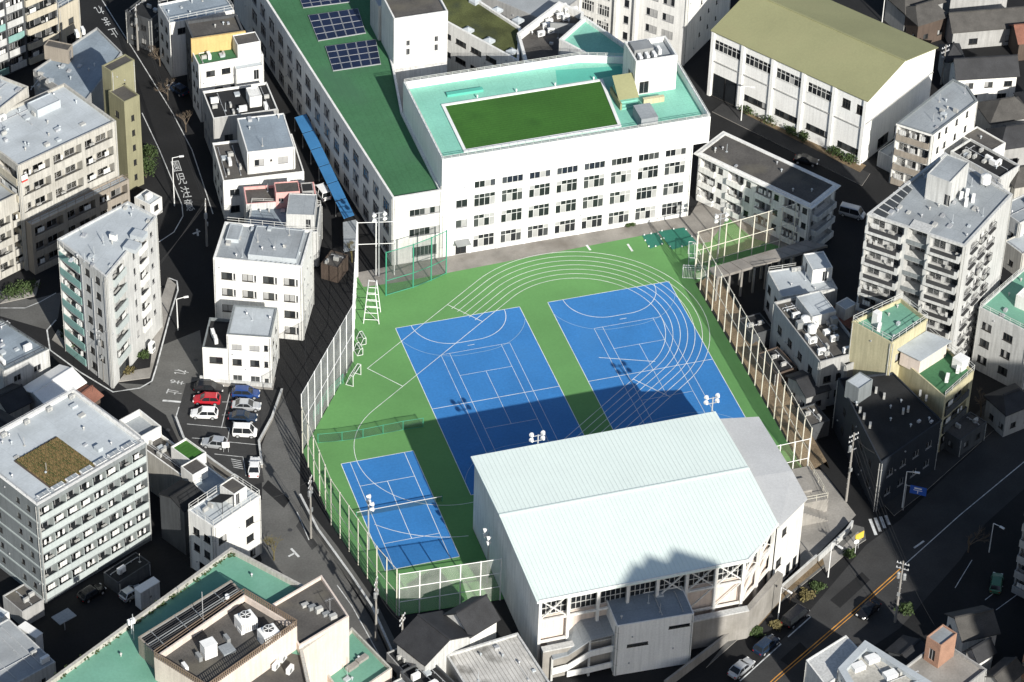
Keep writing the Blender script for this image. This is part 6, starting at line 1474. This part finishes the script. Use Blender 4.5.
car('small white van at the end of the car park row', (245, 435), CD, 'car_white', 'van', L=3.6)
car('white coupe pointing towards the lane beside hatched bay', (254.5, 470), R_(73), 'car_white', 'sedan', L=4.4)
rd = Vector(p2(853, 611))-Vector(p2(776, 677)); RA = math.atan2(rd.y, rd.x)
car('large black van in a kerbside bay below the gymnasium', (795, 620), RA, 'car_black', 'van', L=4.7, W=1.8)
car('dark saloon in the kerbside bay behind the black van', (766, 648), RA, 'car_navy', 'hatch', L=4.4)
car('silver grey car at the foot of the kerbside bays', (741, 671), RA, 'car_silver', 'sedan', L=4.5)
car('green hatchback alone in the dark fenced car park', (996, 586), R_(60), 'car_green', 'hatch', L=4.1)
car('black car driving along the main road by the orange line', (868, 613), RA+math.pi, 'car_black', 'sedan')
r = thing('pay_sign', 'small white sign board standing in the car park', 'sign', (*p2(226, 452), 0), R_(-15)); g = MB(); g.box(-.55, -.06, .9, .55, .06, 1.9); g.build('board', ['white_metal'], r); g = MB(); g.tube((-.35, 0, 0), (-.35, 0, .9), .04); g.build('leg', ['steel'], r); g = MB(); g.tube((.35, 0, 0), (.35, 0, .9), .04); g.build('leg', ['steel'], r)
# ------------------------------------------------------------------ poles and cables
POLES = {}
def upole(key, label, pos, h=11.5, rz=0, trans=1, arms=2, lamp=False):
    x, y = p2(*pos); r = thing('utility_pole', label, 'pole', (x, y, 0), rz); POLES[key] = Vector((x, y, h-.5)); POLES[key+'d'] = rz
    g = MB(); g.tube((0, 0, 0), (0, 0, h), .19, .11, n=10); g.build('pole', ['concrete'], r)
    for k in range(arms):
        z = h-.5-k*.9; g = MB(); g.bar((-.9, 0, z), (.9, 0, z), .1); g.build('crossarm', ['steel'], r)
        for s in (-.8, -.35, .35, .8): g = MB(); g.tube((s, 0, z+.05), (s, 0, z+.28), .06, .04, n=6); g.build('insulator', ['white_metal'], r)
    for k in range(trans):
        s = -.42 if k % 2 == 0 else .42; z = h-3.2; g = MB(); g.tube((s, 0, z), (s, 0, z+.9), .27, n=12); g.tube((s, 0, z+.9), (s, 0, z+1.05), .27, .12, n=12); g.build('transformer', ['grey_metal'], r)
        g = MB(); g.bar((-.8, 0, z-.06), (.8, 0, z-.06), .1); g.build('platform', ['steel'], r)
    for k in range(6):
        g = MB(); z = 2.5+k*1.0; g.bar((-.3, 0, z), (.3, 0, z), .03); g.build('step_bolt', ['steel'], r)
    if lamp:
        g = MB(); g.tube((0, 0, h*.62), (1.6, .3, h*.66), .04, n=6); g.tube((1.5, .28, h*.66-.05), (2.1, .4, h*.66-.02), .11, n=8); g.build('street_light', ['white_metal'], r)
    g = MB(); g.box(-.2, -.32, h*.45, .2, -.14, h*.45+.6); g.build('junction_box', ['grey_metal'], r)
    return r
upole('a', 'utility pole with twin transformers at the lane end of the car park', (311, 538), 11.5, R_(60), 2)
upole('b', 'utility pole crowded with fittings beside the tennis court corner', (376, 640), 11.5, R_(60), 2)
upole('c', 'utility pole with crossarms in front of the white corner flats', (104.5, 381), 10, R_(-30), 1, lamp=True)
upole('d', 'tall utility pole casting its shadow across the sunlit main road', (895, 622), 11.5, R_(-40), 2)
upole('e', 'thin utility pole beside the black block in the shaded lane', (846, 501), 13, R_(20), 1)
upole('f', 'lattice topped pole beside the gable of the olive roofed hall', (941, 84), 8, R_(20), 1)
upole('g', 'utility pole at the corner of the white terrace house', (207, 566), 7.5, R_(30), 1)
upole('h', 'utility pole in the shaded top street beside the blue grey roof', (138, 50), 9, R_(70), 1)
upole('i', 'utility pole among the dark houses at the bottom edge', (402, 668), 10, R_(50), 0)
upole('j', 'utility pole on the shaded street opposite the white office', (207, 246), 9.0, R_(75), 1)
def lamp(label, pos, h, rz, arm=1.2):
    r = thing('street_lamp', label, 'street lamp', (*p2(*pos), 0), rz); g = MB(); g.tube((0, 0, 0), (0, 0, h), .1, .06, n=8); g.build('post', ['white_metal'], r)
    g = MB(); g.tube((0, 0, h), (arm, 0, h+.15), .05, n=6); g.build('arm', ['white_metal'], r); g = MB(); g.box(arm-.1, -.14, h+.06, arm+.65, .14, h+.22); g.build('lamp_head', ['white_metal'], r)
lamp('white street lamp over the painted road characters', (174.5, 206), 9.5, R_(-5)); lamp('street lamp by the gymnasium pavement wall', (828, 577), 6.5, R_(-60)); lamp('street lamp on the dark corner pavement', (902, 508), 7, R_(-30)); lamp('slim street lamp near the fenced car park', (989, 552), 5.5, R_(-60)); lamp('slim pole lamp beside the sunlit pavement shrubs', (778, 619), 6, R_(-60)); lamp('short lamp beside the sports hall verge', (741, 121), 7, R_(-30)); lamp('tall lamp at the top edge behind the olive roof', (882, 22), 9, R_(0))
lamp('street lamp at the white corner flats kerb', (178, 330), 6, R_(0))
def cable(a, b, off, dz=0., sag=.8):
    A = POLES[a]+Vector((math.cos(POLES[a+'d'])*off, math.sin(POLES[a+'d'])*off, dz)); B = POLES[b]+Vector((math.cos(POLES[b+'d'])*off, math.sin(POLES[b+'d'])*off, dz))
    n = 10; pts = [A.lerp(B, i/n)-Vector((0, 0, sag*4*(i/n)*(1-i/n))) for i in range(n+1)]; g = MB()
    for i in range(n): g.tube(pts[i], pts[i+1], .028, n=4)
    o = g.build('power_cable', ['cable']); tag(o, {'a': 'power cable slung between the lane poles by the tennis court', 'b': 'power cable from the tennis court pole down among the dark houses', 'c': 'power cable crossing the street from the white corner flats', 'h': 'power cable along the shaded top street', 'd': 'power cable from the sunlit road pole to the shaded lane pole', 'j': 'power cable across the street to the white corner flats pole'}[a], 'cable', 'overhead power cables')
for a, b in (('a', 'b'), ('b', 'i'), ('h', 'j'), ('j', 'c'), ('d', 'e')):
    for off in (-.8, -.35, .35, .8): cable(a, b, off)
# signs
r = thing('direction_sign', 'blue direction sign on a post beside the shaded main road', 'sign', (*p2(903, 510), 0), R_(-35)); g = MB(); g.tube((0, 0, 0), (0, 0, 5.0), .08); g.build('post', ['steel'], r); g = MB(); g.bar((0, 0, 4.8), (2.4, 0, 4.8), .08); g.build('arm', ['steel'], r); g = MB(); g.box(.6, -.1, 3.6, 3.0, -.05, 5.1); g.build('sign_face', ['sign_blue'], r)
g = MB(); g.box(1.1, -.112, 4.3, 2.4, -.105, 4.4); g.box(1.7, -.112, 3.8, 1.82, -.105, 4.29); g.box(1.2, -.112, 4.6, 2.3, -.105, 4.85); g.build('sign_lines', ['white_metal'], r)
r = thing('corner_sign', 'yellow warning board on a post at the planted street corner', 'sign', (*p2(858, 548), 0), R_(20)); g = MB(); g.tube((0, 0, 0), (0, 0, 2.2), .06); g.build('post', ['steel'], r); g = MB(); g.box(-.8, -.05, 1.7, .8, .05, 2.9); g.build('board', ['sign_yellow'], r)
r = thing('round_sign', 'round white mirror sign at the planted street corner', 'sign', (*p2(855, 553), 0), R_(0)); g = MB(); g.tube((0, 0, 0), (0, 0, 2.0), .05); g.build('post', ['white_metal'], r); g = MB(); g.tube((0, -.06, 2.2), (0, .0, 2.2), .4, n=16); g.build('disc', ['white_metal'], r)
# ------------------------------------------------------------------ plants
def shrub(label, pos, rx, h, seed, m='leaf', n=420, z=0., group=None, cat='shrub'):
    rr = random.Random(seed); r = thing('shrub', label, cat, (*p2(*pos, z), z), rr.random()*3, group); g = MB()
    for i in range(n):
        a = rr.random()*6.283; e = math.acos(rr.uniform(-.5, 1)); q = rr.random()**.4*rr.uniform(.75, 1.12)
        lob = 1+.22*math.sin(3*a+seed)+.15*math.sin(5*a+2*seed)
        c = Vector((rx*q*lob*math.sin(e)*math.cos(a), rx*q*lob*math.sin(e)*math.sin(a), h*.5+h*.5*q*math.cos(e))); s = rr.uniform(.1, .24)
        u = Vector((rr.gauss(0, 1), rr.gauss(0, 1), rr.gauss(0, 1))).normalized(); v = u.orthogonal().normalized()
        g.add([c-u*s, c+v*s*.6, c+u*s, c-v*s*.6], [(0, 1, 2, 3)])
    g.build('foliage', [m], r)
    g = MB()
    for k in range(4): a = k*1.6; g.tube((0, 0, 0), (rx*.4*math.cos(a), rx*.4*math.sin(a), h*.6), .06, .02, n=5)
    g.build('stem', ['bark'], r)
for i, (q, s, lab) in enumerate((((749, 113), 1.6, 'rounded green shrub beside the dark hall entrance'), ((770, 123), 1.7, 'bushy green shrub below the second bay of the sports hall'), ((792, 134), 1.3, 'small dark shrub along the sports hall verge, third from entrance'), ((804, 140), 1.3, 'small dark shrub along the sports hall verge, fourth from entrance'), ((836, 155), 1.4, 'dark shrub by the last hall pilaster'), ((851, 162), 1.4, 'dark shrub at the far corner of the sports hall verge'))): shrub(lab, q, s, 1.7, i+1)
shrub('clipped hedge at the foot of the white corner flats', (76, 345), 1.6, 1.6, 21); shrub('hedge beside the entrance step of the white corner flats', (68, 338), 1.3, 1.5, 22)
shrub('red leaved planting beside the corner flats entrance', (128, 372), 1.1, .8, 23, 'leaf_dry'); shrub('green planting by the corner flats entrance wall', (144, 358), .9, 1.2, 24)
shrub('green hedge in front of the cream balcony flats', (12, 296), 1.8, 1.4, 25); shrub('trimmed hedge beside the road at the cream flats', (28, 290), 1.8, 1.4, 26)
shrub('dry yellow green shrub on the sunlit pavement strip', (806, 597), 1.2, .9, 27, 'leaf_dry'); shrub('low grassy tuft on the sunlit pavement strip beside the black van', (817, 588), 1.1, .7, 28, 'leaf'); shrub('weedy shrub behind the dark saloon', (757, 634), 1.1, .9, 29, 'leaf'); shrub('shrub between the two kerbside bays', (776, 627), .9, .9, 30, 'leaf_dry'); shrub('shrub beside the yellow warning board', (849, 556), .9, 1.0, 31, 'leaf')
shrub('dark shrub beside the raised pole at the main road', (905, 612), 1.3, 1.2, 32, 'leaf'); shrub('small tuft against the school front wall', (630, 225), .9, .7, 33, 'leaf')
def bare_tree(label, pos, h, seed, m='bark', twigs=4, z=0):
    rr = random.Random(seed); r = thing('bare_tree', label, 'tree', (*p2(*pos), 0), 0); g = MB(); t = MB()
    def br(p, d, L, rad, dep):
        q = p+d*L; (g if dep < 2 else t).tube(p, q, rad, rad*.65, n=5)
        if dep >= twigs: return
        for k in range(3):
            nd = (d+Vector((rr.gauss(0, .45), rr.gauss(0, .45), rr.uniform(-.1, .4)))).normalized(); br(p+d*L*rr.uniform(.6, 1), nd, L*rr.uniform(.6, .78), rad*.62, dep+1)
    br(Vector((0, 0, 0)), Vector((0, 0, 1)), h*.34, h*.022, 0); g.build('trunk', [m], r); t.build('branches', [m], r)
bare_tree('bare brown tree beside the white terrace house', (274, 560), 5, 1, 'leaf_dry', 5); bare_tree('bare dark tree in the shaded fenced car park', (968, 552), 6, 2, twigs=5); bare_tree('bare tree on the dark corner beyond the crossing', (980, 420), 6, 3, twigs=5); bare_tree('bare tree against the concrete wall under the annexe', (700, 640), 5, 4, twigs=5); bare_tree('bare sapling beside the retaining wall of the gymnasium', (722, 628), 4.5, 5, twigs=5); bare_tree('thin bare tree on the sunlit pavement strip', (790, 603), 3.5, 6, twigs=4)
bare_tree('leafless tree at the end of the white shelter', (352, 262), 5, 7, 'leaf_dry', 5)
shrub('leafy dark tree standing behind the street side flats', (146, 178), 1.8, 4.0, 41, 'leaf', 700, cat='tree'); shrub('dark evergreen bush between the olive tower and street', (150, 160), 1.5, 3.0, 42, 'leaf', 500)
# ------------------------------------------------------------------ towers just beyond the frame, whose shade reaches the streets
def towers():
    b = poly_building('shade_tower', 'tall office tower standing beyond the main road, south of the car park', 'building', [(55, -152), (55, -200), (100, -200), (100, -152)], 72, wall='grey_wall', roof='roof_grey', fac={3: win(spread(1, 44, 10), floors(2, 4, 17), 3., 2., nv=3, cur=.2)})
    b = poly_building('stepped_tower', 'long stepped tower block standing south of the gymnasium', 'building', [(4, -186), (4, -215), (20, -215), (20, -186)], 75, wall='cream_wall', roof='roof_grey', fac={3: win(spread(1, 15, 4), floors(2, 4, 17), 3., 2., nv=3, cur=.2)})
    for i, (x, y, s, t, hh_) in enumerate(((16.9, -175.9, 6.5, 9, 75), (13., -175.8, 6, 8, 74.8), (10.7, -176.5, 6, 12, 74.6))):
        e = Vector((math.cos(R_(-40)), math.sin(R_(-40)))); n = Vector((-math.sin(R_(-40)), math.cos(R_(-40)))); o = Vector((x-4, y+215))
        q = [o, o-n*t, o-n*t+e*s, o+e*s]; finish(b.root, [tuple(v) for v in q], hh_, 'cream_wall', 'roof_grey', {}, .5, .3, wname='corner_wall')
towers()
# ------------------------------------------------------------------ small houses, sheds and clutter in the gaps
FW = lambda W, D: {0: win(spread(.4, D-.4, max(1, int(D/2.6))), [1.2], 1.0, 1.0, fm='frame_dark', cur=.3), 1: win(spread(.4, W-.4, max(1, int(W/2.6))), [1.2], 1.0, 1.0, fm='frame_dark', cur=.3)}
FW2 = lambda W, D: {0: win(spread(.4, D-.4, max(1, int(D/2.6))), [1.0, 3.8], 1.1, 1.1, fm='frame_dark', cur=.3), 1: win(spread(.4, W-.4, max(1, int(W/2.6))), [1.0, 3.8], 1.1, 1.1, fm='frame_dark', cur=.3)}
for i, (nm, lab, cat, a, b, c, h, wall, roof, F) in enumerate((
    ('low_shed', 'low dark shed between cream net fence and flat white house', 'shed', (741, 318), (752, 335), (772, 327), 3.2, 'dark_wall', 'roof_black', None),
    ('low_shed', 'low shed with stained roof below the crowded roof block', 'shed', (762, 352), (777, 374), (794, 364), 3.6, 'brown_wall', 'roof_black', None),
    ('low_shed', 'small flat shed beside the shaded lane pole', 'shed', (800, 408), (812, 426), (828, 418), 3.0, 'dark_wall', 'roof_dark', None),
    ('back_house', 'narrow white house between the pale tower and right edge', 'house', (1002, 205), (1020, 223), (1044, 206), 7.6, 'white_wall_b', 'roof_grey', FW2),
    ('back_house', 'low pale house beside the bright green roofed block', 'house', (1006, 240), (1022, 254), (1048, 240), 4.8, 'cream_wall', 'roof_pale', FW),
    ('corner_shop', 'small dark shop beside the lower green roof of the yellowish block', 'shop', (946, 428), (960, 440), (984, 420), 3.5, 'dark_wall', 'roof_dark', FW),
    ('street_hut', 'dark flat roofed hut at the top of the shaded street', 'house', (126, 10), (150, 20), (170, 3), 6.5, 'dark_wall', 'roof_black', FW2),
    ('lane_house', 'low grey house among dark roofs beside the tennis court pole', 'house', (388, 652), (403, 671), (420, 662), 4.0, 'grey_wall', 'roof_black', FW),
    ('lane_house', 'small house with pale roof at the very bottom edge beside the jade terrace', 'house', (384, 686), (400, 702), (424, 690), 4.2, 'white_wall_b', 'roof_grey', FW),
    ('bicycle_shelter', 'low bicycle shelter at the foot of the green balcony flats', 'shelter', (104, 572), (118, 583), (150, 562), 2.3, 'dark_wall', 'roof_black', None),
    ('garage', 'low dark garage between the roof garden flats and ribbed sheet roof', 'garage', (2, 596), (22, 612), (44, 600), 3.0, 'grey_wall', 'roof_dark', None),
    ('garden_shed', 'small cream shed between the grey roofed house and white workshop', 'shed', (58, 404), (72, 414), (88, 404), 3.2, 'cream_wall', 'tile_brown', None),
    ('kiosk', 'small flat kiosk on the corner beside the cream flats podium', 'kiosk', (136, 196), (150, 205), (160, 196), 3.0, 'white_wall', 'roof_pale', FW),
    ('lane_store', 'brown store hut at the school end of the dark lane', 'shed', (322, 262), (338, 268), (346, 254), 3.0, 'brown_wall', 'roof_dark', None),
    ('hall_store', 'low store beside the olive roofed hall gable', 'shed', (880, 150), (892, 158), (906, 146), 3.0, 'white_wall_b', 'roof_grey', None),
)):
    bb = rb(nm, lab, cat, a, b, c, h, F=F, wall=wall, roof=roof, parapet=.2, pt=.15)
    rooftop(bb, 100+i, 2, pipes=1, hatch=False, area=(.5, .5, max(.6, bb.W-.5), max(.6, bb.D-.5)))
for (lab, a, b, c, he, hr, wall, roof, ax, hip) in (
    ('dark tiled cottage in the shaded gap left of the black block', (790, 374), (806, 398), (828, 386), 4.0, 5.2, 'grey_wall', 'tile_dark', 'x', 0),
    ('tiled cottage beyond the shaded street trees at the right edge', (988, 394), (1006, 416), (1034, 400), 4.6, 6.0, 'grey_wall', 'tile_dark', 'x', 1.5),
    ('brown tiled house squeezed behind the narrow white house', (1006, 168), (1014, 188), (1052, 178), 5.0, 6.8, 'cream_wall', 'tile_brown', 'x', 2.),
    ('grey tiled cottage between the brown hut and grey roofed house', (-14, 396), (8, 414), (34, 402), 4.2, 5.6, 'cream_wall', 'tile_dark', 'x', 0),
    ('dark tiled house behind the hipped brown house', (1018, 92), (1030, 112), (1062, 102), 5.0, 6.8, 'grey_wall', 'tile_dark', 'x', 2.),
    ('low dark roofed house along the fenced car park edge', (948, 628), (962, 640), (980, 622), 4.0, 5.2, 'dark_wall', 'tile_dark', 'y', 0),
    ('old brown roofed house beside the long weathered house', (905, 6), (918, 26), (944, 12), 4.8, 6.6, 'brown_wall', 'tile_brown', 'x', 1.5)):
    gable_house('tiled_cottage', lab, a, b, c, he, hr, wall, roof, F=FW, axis=ax, hip=hip)
# awning in the school lane
r = thing('lane_awning', 'ochre awning sheet on posts in the dark school lane', 'awning', (*p2(296, 78), 0), R_(-25)); g = MB(); g.add([(-1.6, -2.4, 2.4), (1.6, -2.4, 2.4), (1.6, 2.4, 3.2), (-1.6, 2.4, 3.2), (-1.6, -2.4, 2.34), (1.6, -2.4, 2.34), (1.6, 2.4, 3.14), (-1.6, 2.4, 3.14)], [(0, 1, 2, 3), (7, 6, 5, 4), (0, 4, 5, 1), (1, 5, 6, 2), (2, 6, 7, 3), (3, 7, 4, 0)]); g.build('sheet', ['olive_roof'], r)
for s, t, hh_ in ((-1.5, -2.3, 2.35), (1.5, -2.3, 2.35), (-1.5, 2.3, 3.1), (1.5, 2.3, 3.1)): g = MB(); g.tube((s, t, 0), (s, t, hh_), .05); g.build('post', ['steel'], r)
car('dark estate car parked in the lane below the balcony flats', (92, 596), R_(27), 'car_black', 'hatch')
car('grey car under the balcony flats beside the bicycle shelter', (132, 596), R_(27), 'car_silver', 'hatch', L=3.6)
car('white van standing in the dark school lane', (322, 196), R_(100), 'car_white', 'van', L=3.8)
car('dark car parked beside the ochre fronted house on the shaded street', (178, 92), R_(118), 'car_navy', 'hatch')
car('black car waiting on the shaded road behind the black roofed flats', (806, 163), R_(-33), 'car_black', 'sedan')
car('silver van on the shaded road near the pale tower', (852, 216), R_(-40), 'car_silver', 'van', L=4.2)
def vending(label, pos, rz, m):
    r = thing('vending_machine', label, 'vending machine', (*p2(*pos), 0), rz); g = MB(); g.box(-.5, -.35, .08, .5, .35, 1.85); g.build('body', [m], r); g = MB(); g.box(-.4, -.38, .9, .4, -.352, 1.7); g.build('display', ['glass_b'], r); g = MB(); g.box(-.35, -.38, .3, .35, -.352, .5); g.build('hatch', ['dark_metal'], r)
vending('white vending machine beside the corner flats entrance', (152, 352), R_(50), 'white_metal'); vending('red vending machine at the kiosk corner', (157, 210), R_(20), 'sign_red')
# manhole covers and tar patches on the roads
for i, q in enumerate(((290, 530), (322, 578), (196, 360), (168, 430), (244, 494), (360, 640), (310, 610))):
    v = p2(*q); g = MB(); n = 16; g.add([(.35*math.cos(6.283*k/n), .35*math.sin(6.283*k/n), 0) for k in range(n)], [tuple(range(n))]); o = g.build('manhole_cover', ['dark_metal'], kind='structure'); o.location = (*v, .012)
for i, (q, m) in enumerate((([(300, 520), (318, 545), (312, 550), (296, 526)], 'asphalt_new'), ([(320, 590), (345, 622), (336, 628), (314, 598)], 'asphalt_new'), ([(268, 480), (290, 500), (284, 508), (262, 488)], 'asphalt'), ([(160, 425), (176, 446), (170, 450), (156, 432)], 'asphalt_new'), ([(280, 570), (296, 590), (284, 596), (270, 576)], 'asphalt_new'), ([(830, 600), (862, 572), (870, 580), (840, 608)], 'asphalt'), ([(780, 660), (800, 642), (810, 652), (792, 668)], 'asphalt'))): area('road_patch', q, m, .0075+.0004*i)
# spare overhead wires to houses
def wire(label, A, B, sag=.6):
    A = Vector(A); B = Vector(B); n = 8; pts = [A.lerp(B, i/n)-Vector((0, 0, sag*4*(i/n)*(1-i/n))) for i in range(n+1)]; g = MB()
    for i in range(n): g.tube(pts[i], pts[i+1], .022, n=4)
    tag(g.build('service_wire', ['cable']), label, 'cable', 'service wires')
a_ = POLES['a']; wire('service wire from the lane pole to the white terrace house', a_, px(261, 500, 9)); wire('service wire from the lane pole across the car park', a_, px(272, 345, 8.5)); wire('service wire from the lane pole towards the white office', a_, px(303, 280, 11)); wire('service wire from the corner flats pole to the rusty shed', POLES['c'], px(92, 392, 5)); wire('service wire from the road pole to the brick stair block', POLES['d'], px(944, 640, 9)); wire('service wire from the lane pole to the black block', POLES['e'], px(880, 455, 9)); wire('service wire from the terrace corner pole to the lane', POLES['g'], px(262, 520, 7))
for i, (q, h_, s) in enumerate((((160, 66), 5, 11), ((168, 100), 5, 12), ((186, 132), 4.5, 13), ((120, 178+40), 4, 14))): bare_tree(['bare street tree near the ochre fronted house', 'bare street tree across from the olive stair tower', 'bare street tree beside the black roofed building', 'bare street tree behind the corner flats'][i], q, h_, s, twigs=5)
